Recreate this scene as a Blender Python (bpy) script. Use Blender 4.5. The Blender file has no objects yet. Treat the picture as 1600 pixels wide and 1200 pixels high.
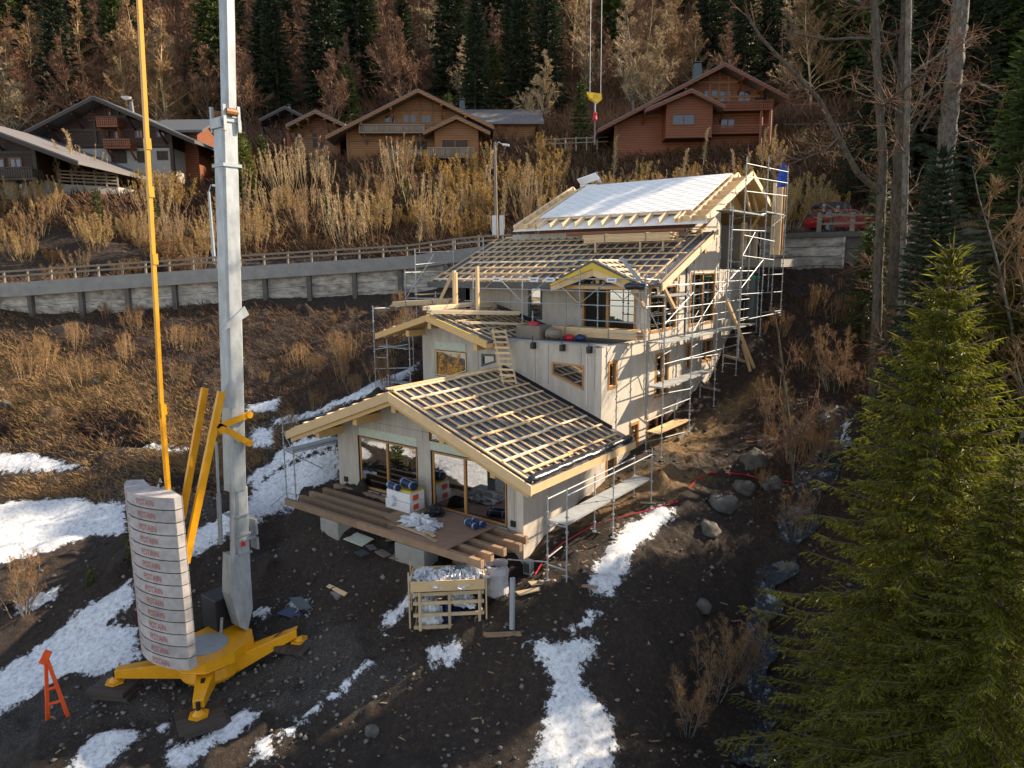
import bpy, math, random
import numpy as np
from mathutils import Vector, Matrix
from mathutils.geometry import tessellate_polygon
sc = bpy.context.scene
COL = sc.collection
# ---------------------------------------------------------------- camera (world = house frame: +x facade right, +y away, z up)
F_PX, PITCH, ROLL, YAW = 1091.5, 0.168518, -0.0084812, 0.6497013
CAM = np.array([14.5495, -19.7762, 11.2345])
cp, sp = math.cos(PITCH), math.sin(PITCH); cr, sr = math.cos(ROLL), math.sin(ROLL)
cy, sy = math.cos(YAW), math.sin(YAW)
RV = np.array([cy, sy, 0.]); FV = np.array([-sy, cy, 0.]); UV = np.array([0, 0, 1.])
def ray(u, v):
    X, Y = (u-800)/F_PX, (v-600)/F_PX
    x = cr*X+sr*Y; up = sr*X-cr*Y
    return RV*x + FV*(cp+up*sp) + UV*(-sp+up*cp)
def at(u, v, D):
    r = ray(u, v); return CAM + r*(D/(r@FV))
def onp(u, v, ax, val):
    r = ray(u, v); i = 'xyz'.index(ax); return CAM + r*((val-CAM[i])/r[i])
def lv(r, f, z): return np.array([CAM[0], CAM[1], 0])+RV*r+FV*f+UV*z
cam = bpy.data.cameras.new('camera'); co = bpy.data.objects.new('camera', cam); COL.objects.link(co)
fw = ray(800, 600); rt = ray(801, 600)-ray(800, 600); rt /= np.linalg.norm(rt); fw /= np.linalg.norm(fw); upv = np.cross(rt, fw)
co.matrix_world = Matrix(((rt[0], upv[0], -fw[0], CAM[0]), (rt[1], upv[1], -fw[1], CAM[1]), (rt[2], upv[2], -fw[2], CAM[2]), (0, 0, 0, 1)))
cam.sensor_width = 36; cam.lens = F_PX/1600*36; cam.clip_end = 2000; cam.clip_start = 0.1
sc.camera = co
# ---------------------------------------------------------------- light
SUN = Vector((1, 1.70, 1.28)).normalized()
elev = math.asin(SUN.z); azim = math.atan2(SUN.x, SUN.y)
w = bpy.data.worlds.new('World'); sc.world = w; w.use_nodes = True
nt = w.node_tree; bg = nt.nodes['Background']; sky = nt.nodes.new('ShaderNodeTexSky'); sky.sky_type = 'NISHITA'; sky.sun_disc = False
sky.sun_elevation = elev; sky.sun_rotation = azim; sky.air_density = 1.0; sky.dust_density = 0.6; sky.altitude = 1000
hsv = nt.nodes.new('ShaderNodeHueSaturation'); hsv.inputs['Saturation'].default_value = .6; nt.links.new(sky.outputs[0], hsv.inputs['Color']); nt.links.new(hsv.outputs[0], bg.inputs[0]); bg.inputs[1].default_value = 0.125
sl = bpy.data.lights.new('sun', 'SUN'); sl.energy = 5.0; sl.angle = math.radians(0.5); sl.color = (1, 0.83, 0.62)
so = bpy.data.objects.new('sun', sl); COL.objects.link(so); so.rotation_euler = SUN.to_track_quat('Z', 'Y').to_euler()
sc.view_settings.view_transform = 'Standard'; sc.view_settings.look = 'None'; sc.view_settings.exposure = 1.15; sc.view_settings.gamma = 1
sc.cycles.use_denoising = True; sc.cycles.max_bounces = 6; sc.cycles.transparent_max_bounces = 8
# ---------------------------------------------------------------- helpers
rng = np.random.default_rng(7); R = random.Random(5)
def tag(o, label=None, cat=None, group=None, kind=None):
    for k, v in (('label', label), ('category', cat), ('group', group), ('kind', kind)):
        if v: o[k] = v
    return o
def thing(name, label, cat, loc=(0, 0, 0), group=None, rz=0):
    o = bpy.data.objects.new(name, None); COL.objects.link(o); o.location = loc; o.rotation_euler = (0, 0, rz); o.empty_display_size = .1
    return tag(o, label, cat, group)
def origin(p):
    m = Vector((0, 0, 0))
    while p is not None: m = m+Vector(p.location); p = p.parent
    return m
def mesh_from(name, V, Fc, mats, parent=None, var=None, mi=None, smooth=False, loc=None, local=False):
    V = np.asarray(V, dtype=np.float32).reshape(-1, 3).copy(); Fc = [f for f in Fc] if not isinstance(Fc, np.ndarray) else Fc
    off = np.zeros(3)
    if not local:
        if parent is not None: off = np.array(origin(parent))
        elif loc is not None: off = np.array(loc, float)
    V -= off.astype(np.float32)
    me = bpy.data.meshes.new(name)
    if isinstance(Fc, np.ndarray):
        n, k = Fc.shape; me.vertices.add(len(V)); me.vertices.foreach_set('co', V.ravel())
        me.loops.add(n*k); me.loops.foreach_set('vertex_index', Fc.astype(np.int32).ravel())
        me.polygons.add(n); me.polygons.foreach_set('loop_start', np.arange(0, n*k, k, dtype=np.int32))
        try: me.polygons.foreach_set('loop_total', np.full(n, k, dtype=np.int32))
        except Exception: pass
        me.update(calc_edges=True)
    else:
        me.from_pydata(V.tolist(), [], [tuple(f) for f in Fc]); me.update()
    if not isinstance(mats, (list, tuple)): mats = [mats]
    for m in mats: me.materials.append(m)
    if mi is not None: me.polygons.foreach_set('material_index', np.asarray(mi, dtype=np.int32))
    if var is not None:
        a = me.attributes.new('var', 'FLOAT', 'FACE'); a.data.foreach_set('value', np.asarray(var, dtype=np.float32))
    if smooth: me.polygons.foreach_set('use_smooth', np.ones(len(me.polygons), dtype=bool))
    o = bpy.data.objects.new(name, me); COL.objects.link(o)
    if parent is not None: o.parent = parent
    elif loc is not None and not local: o.location = loc
    return o
def unit(a): a = np.asarray(a, float); return a/np.linalg.norm(a)
class MB:
    def __init__(s): s.V = []; s.F = []; s.var = []
    def add(s, V, Fs, var=None):
        b = len(s.V); s.V += [tuple(map(float, p)) for p in V]; s.F += [tuple(b+i for i in f) for f in Fs]
        x = R.random() if var is None else var; s.var += [x]*len(Fs); return s
    def hexa(s, c, var=None):   # 8 corners: bottom 4, top 4
        return s.add(c, [(3, 2, 1, 0), (4, 5, 6, 7), (0, 1, 5, 4), (1, 2, 6, 5), (2, 3, 7, 6), (3, 0, 4, 7)], var)
    def box(s, x0, x1, y0, y1, z0, z1, var=None):
        return s.hexa([(x0, y0, z0), (x1, y0, z0), (x1, y1, z0), (x0, y1, z0), (x0, y0, z1), (x1, y0, z1), (x1, y1, z1), (x0, y1, z1)], var)
    def obox(s, o, U, V, W, var=None):      # corner + three edge vectors
        o, U, V, W = map(lambda a: np.asarray(a, float), (o, U, V, W))
        return s.hexa([o, o+U, o+U+V, o+V, o+W, o+U+W, o+U+V+W, o+V+W], var)
    def beam(s, p, q, w, h, up=(0, 0, 1), var=None):   # centred on the line pq
        p, q = np.asarray(p, float), np.asarray(q, float); d = unit(q-p); up = np.asarray(up, float)
        if abs(d@unit(up)) > .98: up = np.array([0, 1., 0])
        sd = unit(np.cross(d, up)); u2 = np.cross(sd, d)
        o = p-sd*w/2-u2*h/2
        return s.obox(o, sd*w, q-p, u2*h, var)
    def tube(s, p, q, r0, r1=None, n=6, var=None, caps=True):
        p, q = np.asarray(p, float), np.asarray(q, float); r1 = r0 if r1 is None else r1; d = unit(q-p)
        a = unit(np.cross(d, (0, 0, 1) if abs(d[2]) < .9 else (0, 1, 0))); b = np.cross(d, a)
        V = []
        for c, r in ((p, r0), (q, r1)):
            for i in range(n): t = 2*math.pi*i/n; V.append(c+(a*math.cos(t)+b*math.sin(t))*r)
        Fs = [(i, (i+1) % n, n+(i+1) % n, n+i) for i in range(n)]
        if caps: Fs += [tuple(range(n-1, -1, -1)), tuple(range(n, 2*n))]
        return s.add(V, Fs, var)
    def prism(s, poly, ext, var=None):      # planar 3D polygon extruded by ext
        poly = [np.asarray(p, float) for p in poly]; n = len(poly); ext = np.asarray(ext, float)
        V = poly+[p+ext for p in poly]; tri = tessellate_polygon([[Vector(p) for p in poly]])
        Fs = [tuple(t) for t in tri]+[tuple(n+i for i in reversed(t)) for t in tri]+[(i, (i+1) % n, n+(i+1) % n, n+i) for i in range(n)]
        return s.add(V, Fs, var)
    def lathe(s, c, prof, n=12, var=None, squash=(1, 1)):
        c = np.asarray(c, float); V = []; Fs = []; m = len(prof)
        for r, z in prof:
            for i in range(n): t = 2*math.pi*i/n; V.append(c+np.array([math.cos(t)*r*squash[0], math.sin(t)*r*squash[1], z]))
        for j in range(m-1):
            for i in range(n): Fs.append((j*n+i, j*n+(i+1) % n, (j+1)*n+(i+1) % n, (j+1)*n+i))
        Fs += [tuple(range(n-1, -1, -1)), tuple(range((m-1)*n, m*n))]
        return s.add(V, Fs, var)
    def build(s, name, m, parent=None, loc=None, smooth=False, label=None, bevel=0, local=False):
        o = mesh_from(name, s.V, s.F, m, parent, var=s.var, smooth=smooth, loc=loc, local=local)
        if label: o['label'] = label
        if bevel:
            b = o.modifiers.new('bevel', 'BEVEL'); b.width = bevel; b.segments = 2; b.limit_method = 'ANGLE'
        return o
def tube_obj(name, p, q, r, m, parent, n=6): return MB().tube(p, q, r, n=n).build(name, m, parent)
def path_tube(mb, pts, r, n=6):
    for a, b in zip(pts[:-1], pts[1:]): mb.tube(a, b, r, n=n, var=.5)
    return mb
# ---------------------------------------------------------------- materials
def mat(name, col, rough=.7, var=.25, noise=.2, nscale=3., bump=0., bscale=20., metal=0., col2=None, stretch=None, spec=.5, trans=0., hue=0., wave=None, sheen=0):
    m = bpy.data.materials.new(name); m.use_nodes = True; n = m.node_tree; N = n.nodes; L = n.links
    b = N['Principled BSDF']; b.inputs['Roughness'].default_value = rough; b.inputs['Metallic'].default_value = metal; b.inputs['Specular IOR Level'].default_value = spec
    c2 = col2 or tuple(c*.6 for c in col)
    tc = N.new('ShaderNodeTexCoord'); mp = N.new('ShaderNodeMapping'); L.new(tc.outputs['Object'], mp.inputs[0])
    if stretch: mp.inputs['Scale'].default_value = stretch
    nz = N.new('ShaderNodeTexNoise'); nz.inputs['Scale'].default_value = nscale; nz.inputs['Detail'].default_value = 6; nz.inputs['Roughness'].default_value = .65; L.new(mp.outputs[0], nz.inputs[0])
    mr = N.new('ShaderNodeMapRange'); mr.inputs[1].default_value = .35; mr.inputs[2].default_value = .7; L.new(nz.outputs[0], mr.inputs[0])
    mul = N.new('ShaderNodeMath'); mul.operation = 'MULTIPLY'; L.new(mr.outputs[0], mul.inputs[0]); mul.inputs[1].default_value = noise*2 if not col2 else 1.
    mx = N.new('ShaderNodeMix'); mx.data_type = 'RGBA'; L.new(mul.outputs[0], mx.inputs[0]); mx.inputs[6].default_value = (*col, 1); mx.inputs[7].default_value = (*c2, 1)
    at_ = N.new('ShaderNodeAttribute'); at_.attribute_name = 'var'
    hs = N.new('ShaderNodeHueSaturation'); L.new(mx.outputs[2], hs.inputs['Color'])
    vr = N.new('ShaderNodeMapRange'); vr.inputs[3].default_value = 1-var; vr.inputs[4].default_value = 1+var; L.new(at_.outputs['Fac'], vr.inputs[0]); L.new(vr.outputs[0], hs.inputs['Value'])
    if hue:
        hr = N.new('ShaderNodeMapRange'); hr.inputs[3].default_value = .5-hue; hr.inputs[4].default_value = .5+hue; L.new(at_.outputs['Fac'], hr.inputs[0]); L.new(hr.outputs[0], hs.inputs['Hue'])
    if wave:
        wv = N.new('ShaderNodeTexWave'); wv.bands_direction = 'Z'; wv.inputs['Scale'].default_value = wave; wv.inputs['Distortion'].default_value = .3; L.new(tc.outputs['Object'], wv.inputs[0])
        wr = N.new('ShaderNodeMapRange'); wr.inputs[1].default_value = .0; wr.inputs[2].default_value = .35; wr.inputs[3].default_value = .45; wr.inputs[4].default_value = 1; L.new(wv.outputs['Fac'], wr.inputs[0])
        wm = N.new('ShaderNodeMix'); wm.data_type = 'RGBA'; wm.blend_type = 'MULTIPLY'; wm.inputs[0].default_value = 1; L.new(hs.outputs[0], wm.inputs[6]); L.new(wr.outputs[0], wm.inputs[7]); L.new(wm.outputs[2], b.inputs['Base Color'])
    else: L.new(hs.outputs[0], b.inputs['Base Color'])
    if bump:
        n2 = N.new('ShaderNodeTexNoise'); n2.inputs['Scale'].default_value = bscale; n2.inputs['Detail'].default_value = 4; L.new(mp.outputs[0], n2.inputs[0])
        bp = N.new('ShaderNodeBump'); bp.inputs['Strength'].default_value = bump; bp.inputs['Distance'].default_value = .03; L.new(n2.outputs[0], bp.inputs['Height']); L.new(bp.outputs[0], b.inputs['Normal'])
    if trans:
        tr = N.new('ShaderNodeBsdfTranslucent'); L.new(hs.outputs[0], tr.inputs[0]); ms = N.new('ShaderNodeMixShader'); ms.inputs[0].default_value = trans
        L.new(b.outputs[0], ms.inputs[1]); L.new(tr.outputs[0], ms.inputs[2]); L.new(ms.outputs[0], N['Material Output'].inputs[0])
    return m
def glass_mat(name, tint=(.55, .6, .6), refl=.35):
    m = bpy.data.materials.new(name); m.use_nodes = True; N = m.node_tree.nodes; L = m.node_tree.links; N.remove(N['Principled BSDF'])
    t = N.new('ShaderNodeBsdfTransparent'); t.inputs[0].default_value = (*tint, 1); g = N.new('ShaderNodeBsdfGlossy'); g.inputs['Roughness'].default_value = .02
    lw = N.new('ShaderNodeLayerWeight'); lw.inputs[0].default_value = .5; mr = N.new('ShaderNodeMapRange'); mr.inputs[3].default_value = refl*.6; mr.inputs[4].default_value = 1; L.new(lw.outputs['Fresnel'], mr.inputs[0])
    ms = N.new('ShaderNodeMixShader'); L.new(mr.outputs[0], ms.inputs[0]); L.new(t.outputs[0], ms.inputs[1]); L.new(g.outputs[0], ms.inputs[2]); L.new(ms.outputs[0], N['Material Output'].inputs[0])
    return m
M = dict(
 pine=mat('fresh_pine', (.66, .45, .23), .6, .16, .18, 2.5, .15, 30, stretch=(1, 1, 1)),
 pine_pale=mat('pale_spruce', (.78, .60, .38), .6, .14, .15, 2.5),
 pine_grey=mat('greyed_batten', (.50, .37, .22), .7, .25, .25, 3),
 glulam=mat('glulam', (.60, .37, .14), .55, .10, .2, 4),
 deckwood=mat('weathered_deck_wood', (.29, .185, .11), .75, .25, .35, 3, .3, 25),
 darkwood=mat('wet_dark_timber', (.05, .038, .03), .6, .35, .3, 6),
 oak=mat('stained_frame', (.42, .20, .06), .45, .1, .15, 5),
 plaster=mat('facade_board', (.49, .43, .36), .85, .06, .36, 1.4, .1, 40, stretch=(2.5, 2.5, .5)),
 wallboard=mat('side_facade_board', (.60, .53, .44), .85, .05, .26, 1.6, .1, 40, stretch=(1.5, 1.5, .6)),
 lintel=mat('lintel_foam', (.55, .58, .46), .9, .05, .25, 6),
 concrete=mat('concrete', (.36, .34, .30), .9, .12, .35, 1.2, .3, 18),
 ballast=mat('ballast_concrete', (.43, .39, .37), .85, .09, .42, 3, .1, 30),
 membrane=mat('roof_membrane', (.035, .045, .075), .4, .3, .4, 3.5, 1., 8, col2=(.15, .15, .155)),  # pale patches put reflected sheen and dust streaks into the colour
 foil=mat('black_foil', (.02, .022, .03), .3, .2, .3, 3, .6, 5),
 insul=mat('insulation_board', (.84, .82, .78), .6, .03, .06, 3),
 white=mat('white_board', (.72, .70, .68), .7, .05, .12, 3),
 yellowboard=mat('yellow_board', (.62, .42, .03), .6, .05, .15, 3),
 galv=mat('galvanised_steel', (.34, .36, .37), .5, .12, .25, 5, metal=.25),
 galvmast=mat('galvanised_mast', (.42, .44, .44), .5, .04, .45, 3.5, .05, 60, metal=.25, stretch=(1, 1, .4)),
 deckmetal=mat('scaffold_deck', (.40, .42, .42), .6, .08, .3, 3, metal=.3),
 crane=mat('crane_yellow', (.74, .33, .006), .38, .03, .22, 2.5, .05, 30),
 orange=mat('orange_paint', (.75, .09, .012), .45, .05, .15, 5),
 black=mat('black_plastic', (.012, .012, .014), .5, .1, .2, 4),
 void=mat('dark_interior', (.06, .05, .045), .9, .1, .2, 2),
 bluesheet=mat('navy_roll', (.012, .028, .09), .4, .1, .2, 5),
 bluelight=mat('pale_blue_band', (.30, .40, .55), .5, .05, .1, 5),
 plastic=mat('crumpled_plastic', (.62, .63, .64), .35, .12, .2, 5, .6, 12),
 bagcloth=mat('woven_bag', (.45, .43, .44), .7, .05, .15, 6, .5, 20),
 redcable=mat('red_cable', (.45, .012, .02), .4),
 redpaint=mat('red_car_paint', (.26, .008, .012), .25, .0, .03),
 carglass=glass_mat('car_glass', (.08, .09, .1), .5),
 glass=glass_mat('window_glass', (.36, .38, .36), .62),
 tyre=mat('rubber', (.015, .015, .015), .8),
 stone=mat('boulder_stone', (.15, .135, .115), .95, .2, .6, 2.0, 1.0, 5, col2=(.045, .04, .033)),
 larch=mat('chalet_larch', (.33, .135, .035), .6, .12, .35, 1.5, .1, 20, stretch=(.6, .6, 7), wave=1.3),
 larch2=mat('chalet_red_larch', (.24, .068, .02), .6, .12, .35, 1.5, .1, 20, stretch=(.6, .6, 7), wave=1.3),
 browncl=mat('chalet_dark_boards', (.045, .017, .011), .7, .12, .35, 1.5, stretch=(.6, .6, 7), wave=1.3),
 tan=mat('chalet_tan_boards', (.25, .12, .045), .65, .12, .3, 1.5, stretch=(.6, .6, 7), wave=1.3),
 render=mat('white_render', (.36, .33, .29), .9, .03, .15, 2),
 slate=mat('grey_roof', (.17, .155, .15), .6, .12, .3, 8, .5, 9),
 tiles=mat('dark_roof_tiles', (.11, .115, .12), .55, .12, .3, 6, .6, 7),
 greymetal=mat('dark_grey_metal', (.06, .075, .08), .4, .05, .15, 4),
 shutter=mat('dark_shutter', (.05, .032, .022), .7, .1, .2, 4),
 weathered=mat('weathered_rail', (.24, .19, .14), .8, .2, .3, 5),
 wallpanel=mat('retaining_plank_panel', (.52, .47, .40), .9, .12, .5, 1.3, .5, 8, stretch=(1, 1, 3), col2=(.15, .125, .095)),
 wallpost=mat('stained_concrete_post', (.13, .115, .10), .9, .1, .4, 2, .3, 10),
 cornice=mat('cornice_concrete', (.29, .27, .245), .9, .05, .35, 1.5, .3, 10),
 asphalt=mat('asphalt', (.055, .055, .058), .9, .1, .2, 4),
 hookyellow=mat('hook_yellow', (.85, .52, .02), .4),
 bark=mat('grey_bark', (.13, .105, .075), .95, .2, .5, 9, 1., 25, stretch=(1, 1, .3), col2=(.03, .022, .014)),
 barklight=mat('pale_bark', (.22, .19, .15), .95, .2, .5, 7, 1., 25, stretch=(1, 1, .6), col2=(.05, .04, .028)),
 sprucebark=mat('spruce_bark', (.10, .07, .05), .9, .2, .4, 5),
 twig=mat('bare_twigs', (.28, .16, .065), .8, .3, .2, 5),
 twigbrown=mat('forest_twigs', (.20, .098, .05), .85, .3, .2, 5),
 twigpale=mat('pale_twigs', (.44, .31, .16), .8, .3, .2, 5),
 mosstuft=mat('moss_tufts', (.075, .062, .018), .9, .5, .2, 5, hue=.02), chipwood=mat('wood_chips', (.22, .15, .08), .8, .5, .2, 5), catkin=mat('yellow_catkins', (.50, .31, .045), .8, .3, .2, 5, trans=.3, hue=.01),
 leaf_olive=mat('olive_leaves', (.42, .25, .035), .8, .35, .2, 5, trans=.35, hue=.015),
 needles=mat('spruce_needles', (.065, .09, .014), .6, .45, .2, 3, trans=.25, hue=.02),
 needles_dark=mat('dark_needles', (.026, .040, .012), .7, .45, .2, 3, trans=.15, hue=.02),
 needles_light=mat('yellow_green_needles', (.13, .15, .022), .6, .4, .2, 3, trans=.35, hue=.02),  # own yellow-green of the golden conifers and short grass
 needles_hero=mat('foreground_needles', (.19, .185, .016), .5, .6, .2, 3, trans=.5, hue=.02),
 straw=mat('dry_grass', (.27, .165, .07), .9, .4, .2, 3, trans=.2, hue=.01),
 straw_dark=mat('dark_dead_grass', (.11, .055, .025), .9, .4, .2, 3, hue=.01),
 skin=mat('skin', (.50, .27, .18), .6), navy=mat('navy_shirt', (.012, .02, .05), .8), khaki=mat('khaki_trousers', (.22, .17, .09), .8), hair=mat('grey_hair', (.3, .28, .26), .8),
 redprint=mat('red_print', (.55, .14, .12), .7, .1, .5, 15), greyprint=mat('grey_print', (.66, .66, .66), .7), blueprint=mat('blue_print', (.05, .18, .35), .6),
 water=None)
def water_mat():
    m = bpy.data.materials.new('stream_water'); m.use_nodes = True; N = m.node_tree.nodes; L = m.node_tree.links; b = N['Principled BSDF']
    tc = N.new('ShaderNodeTexCoord'); nz = N.new('ShaderNodeTexNoise'); nz.inputs['Scale'].default_value = 2.6; nz.inputs['Detail'].default_value = 8; nz.inputs['Roughness'].default_value = .75; L.new(tc.outputs['Object'], nz.inputs[0])
    cr_ = N.new('ShaderNodeValToRGB'); cr_.color_ramp.elements[0].position = .53; cr_.color_ramp.elements[0].color = (.025, .035, .04, 1); cr_.color_ramp.elements[1].position = .68; cr_.color_ramp.elements[1].color = (.55, .62, .68, 1)
    L.new(nz.outputs[0], cr_.inputs[0]); L.new(cr_.outputs[0], b.inputs['Base Color']); b.inputs['Roughness'].default_value = .15
    bp = N.new('ShaderNodeBump'); bp.inputs['Distance'].default_value = .15; L.new(nz.outputs[0], bp.inputs['Height']); L.new(bp.outputs[0], b.inputs['Normal']); return m
M['water'] = water_mat()
# ---------------------------------------------------------------- terrain
def fnoise(x, y, seed=0, octs=4, base=1.0):
    x = np.asarray(x, float); y = np.asarray(y, float); out = 0; amp = 1; tot = 0
    for o in range(octs):
        rs = np.random.default_rng(seed*17+o); tab = rs.random((256, 256))
        fx = x*base*2**o+1000.37*(o+1); fy = y*base*2**o+731.1*(o+1); ix = np.floor(fx).astype(int); iy = np.floor(fy).astype(int)
        tx = fx-ix; ty = fy-iy; tx = tx*tx*(3-2*tx); ty = ty*ty*(3-2*ty)
        a = tab[ix % 256, iy % 256]; b = tab[(ix+1) % 256, iy % 256]; c = tab[ix % 256, (iy+1) % 256]; d = tab[(ix+1) % 256, (iy+1) % 256]
        out = out+amp*((a*(1-tx)+b*tx)*(1-ty)+(c*(1-tx)+d*tx)*ty-.5); tot += amp; amp *= .5
    return out/tot*2
def zp(u, v, z): return onp(u, v, 'z', z)
low = [(.3, -.3, -.1), (-5, -.5, .1), (-12.4, -1.2, -1.2), (1.8, -1.1, .4), (2.6, -.9, .65), (2.6, 2.3, 1.45), (2.6, 5.5, 1.65), (.3, 9.3, 2.6), (.3, 17.8, 4.5), (2, 20, 6.4), (-13.3, 4.6, 4.9), (-10.9, 5.2, 4.2),
       (0, 22, 8.3), (-12, 1.2, 1.2), (-14, 10, 5.9), (-14, 16, 7.8), (-5, 5, 2), (-5, 15, 7), (-5, 22, 9.4), (3.5, 25, 9.0)]
low += [tuple(zp(*a)) for a in [(700, 1005, -1.0), (800, 985, -.6), (560, 880, 0), (510, 925, -.6), (620, 940, -.6), (500, 1000, -1.6), (470, 1010, -2.0), (318, 1130, -2.9), (180, 1075, -2.8), (95, 1130, -3.0), (340, 985, -2.4), (450, 930, -1.4), (430, 870, -1.2),
   (150, 1190, -3.5), (450, 1190, -3.2), (600, 1150, -2.9), (620, 1050, -1.9), (750, 1180, -2.6), (750, 1060, -1.6), (900, 1180, -2.3), (900, 1050, -1.2), (880, 960, -.2), (1000, 1000, -.8), (1000, 900, .4), (960, 840, 1.0), (1040, 1180, -2.7), (1100, 1180, -3.5), (1100, 1000, -1.6), (1100, 900, -.2),
   (1060, 800, 1.3), (1110, 830, .9), (1180, 1080, -4.0), (1060, 650, 3.6), (1050, 730, 2.5), (980, 770, 1.7), (-400, 1190, -3.5)]]
low += [tuple(at(*a)) for a in [(1250, 480, 43.2), (1285, 438, 44.3), (1200, 560, 39.5), (1200, 640, 35.5), (1150, 700, 33), (1330, 560, 38.5), (1390, 600, 33), (1480, 520, 36), (1350, 450, 42.5), (1320, 640, 34.8), (1300, 690, 31.8), (1255, 800, 28), (1240, 860, 26.8), (1185, 930, 25.3), (1150, 850, 26.8), (1190, 745, 31), (1100, 750, 30.3), (1500, 1000, 20), (1500, 1180, 17), (1300, 1000, 22.6), (1350, 1150, 19.2), (1550, 760, 26), (1450, 800, 25)]]
low += [(-8.5, -3.1, .8), (-7, -2.6, .9), (-2.4, -3.1, .8), (-3.7, -2.6, .9)]
low += [tuple(at(*a)) for a in [(-250, 470, 48), (0, 482, 48), (100, 485, 49), (250, 478, 50), (400, 468, 50.5), (550, 460, 52), (650, 455, 53), (0, 540, 45.5), (150, 555, 45), (300, 540, 45.5), (450, 545, 45.5), (560, 560, 43),
   (0, 600, 42), (120, 590, 41.5), (250, 610, 41), (60, 655, 38.5), (200, 660, 38), (0, 700, 37), (120, 700, 36.3), (200, 700, 36), (300, 690, 37), (400, 640, 39), (400, 700, 35.5), (0, 760, 34), (120, 760, 34), (280, 765, 33), (0, 860, 29.5), (100, 830, 31), (200, 830, 30.5), (300, 850, 28), (380, 790, 29.5), (470, 745, 31),
   (500, 650, 35), (60, 930, 26.5), (180, 900, 27), (100, 1000, 24.6), (200, 960, 25), (0, 1060, 23), (250, 900, 26.5), (-300, 700, 36), (-300, 1000, 24), (590, 600, 35), (-100, 1190, 20), (1700, 700, 24), (1750, 500, 35), (1800, 1000, 16), (800, 1500, 12), (200, 1500, 12), (1300, 1500, 12)]]
WALLP = [(-700, 452, 43), (-250, 445, 46.5), (0, 443, 48), (370, 417, 50.5), (640, 400, 52.5), (740, 386, 53), (980, 376, 50), (1215, 365, 47), (1320, 362, 45.5), (1620, 356, 43.5), (2300, 345, 40)]
WALLW = [at(*a) for a in WALLP]
high = [tuple(p) for p in WALLW]+[tuple(p+FV*5.5) for p in WALLW]
high += [tuple(at(*a)) for a in [(0, 322, 59.5), (100, 320, 59.5), (180, 316, 62.5), (-200, 330, 59), (-300, 400, 62), (0, 360, 56.5), (150, 362, 57), (300, 375, 63), (600, 355, 65), (900, 340, 64), (1200, 330, 62), (1500, 330, 60), (-300, 330, 70), (80, 318, 72), (300, 288, 75), (600, 256, 78), (850, 240, 78), (1050, 222, 78), (1270, 215, 74), (1300, 245, 68), (1500, 240, 68), (1700, 230, 66),
   (-400, 270, 85), (0, 262, 86), (300, 240, 88), (600, 222, 90), (900, 205, 90), (1200, 188, 90), (1500, 190, 85), (2000, 180, 80), (-900, 300, 80)]]
def ray_h(u, D, zz): p = at(u, 400, D); return (p[0], p[1], zz)
for u in (-900, -300, 300, 900, 1500, 2200):
    for D, z in ((100, 30), (130, 49), (170, 74), (230, 112), (330, 170)): high.append(ray_h(u, D, z+(u-500)*.003))
def rbf(pts):
    P = np.array(pts, float); d = np.hypot(P[:, None, 0]-P[None, :, 0], P[:, None, 1]-P[None, :, 1]); n = len(P)
    K = -d+np.eye(n)*.3; A = np.zeros((n+3, n+3)); A[:n, :n] = K; A[:n, n] = 1; A[:n, n+1:] = P[:, :2]; A[n, :n] = 1; A[n+1:, :n] = P[:, :2].T
    c = np.linalg.solve(A, np.concatenate([P[:, 2], np.zeros(3)])); return P[:, :2], c
RL, RH = rbf(low), rbf(high)
def rbf_eval(S, x, y):
    P, c = S; n = len(P); out = c[n]+c[n+1]*x+c[n+2]*y
    for i in range(n): out = out-c[i]*np.hypot(x-P[i, 0], y-P[i, 1])
    return out
wl_r = np.array([(p-CAM)@RV for p in WALLW]); wl_f = np.array([(p-CAM)@FV for p in WALLW]); wl_z = np.array([p[2] for p in WALLW])
def wall_f(r): return np.interp(r, wl_r, wl_f)
def hgt(x, y, detail=True):
    x = np.asarray(x, float); y = np.asarray(y, float); dx = x-CAM[0]; dy = y-CAM[1]; r = dx*RV[0]+dy*RV[1]; f = dx*FV[0]+dy*FV[1]
    s = f-wall_f(r); lo = rbf_eval(RL, x, y); hi = rbf_eval(RH, x, y); t = np.clip((s-.15)/.5, 0, 1)
    lo = np.where(s > -6, np.minimum(lo, hi-.8), lo)
    far = np.clip((f-90)/60, 0, 1)
    road = (s > 0) & (s < 5.4); rz = np.interp(r, wl_r, wl_z); hi = np.where(road, rz-.02, hi)
    z = lo*(1-t)+hi*t
    if detail: z = z+np.where(road, 0, 1)*(fnoise(x, y, 3, 4, .35)*(.28+far*2.5)+fnoise(x, y, 5, 3, 1.7)*.10+np.abs(fnoise(x, y, 6, 2, 2.6))*.10)
    # cut bank hollow at the left
    return z
def gz(x, y): return float(hgt(x, y))
def ground(u, v, dmin=14, dmax=120):      # where the ray of a picture point meets the ground
    D = np.concatenate([np.arange(dmin, 60, .12), np.arange(60, dmax, .5)]); r = ray(u, v); r = r/(r@FV); P = CAM[None]+r[None]*D[:, None]
    b = P[:, 2] < hgt(P[:, 0], P[:, 1]); i = int(np.argmax(b)) if b.any() else len(D)-1; p = P[i]; return np.array([p[0], p[1], gz(p[0], p[1])])
def axis_grid(segs):
    out = []
    for a, b, st in segs: out.append(np.arange(a, b, st))
    return np.concatenate(out+[np.array([segs[-1][1]])])
gf = axis_grid([(-80, 8, 5), (8, 16, .8), (16, 36, .15), (36, 47, .25), (47, 60, .16), (60, 110, .9), (110, 335, 4.5)])
gr = axis_grid([(-260, -60, 6), (-60, -30, .6), (-30, -20, .25), (-20, 22, .15), (22, 50, .6), (50, 260, 6)])
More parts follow.
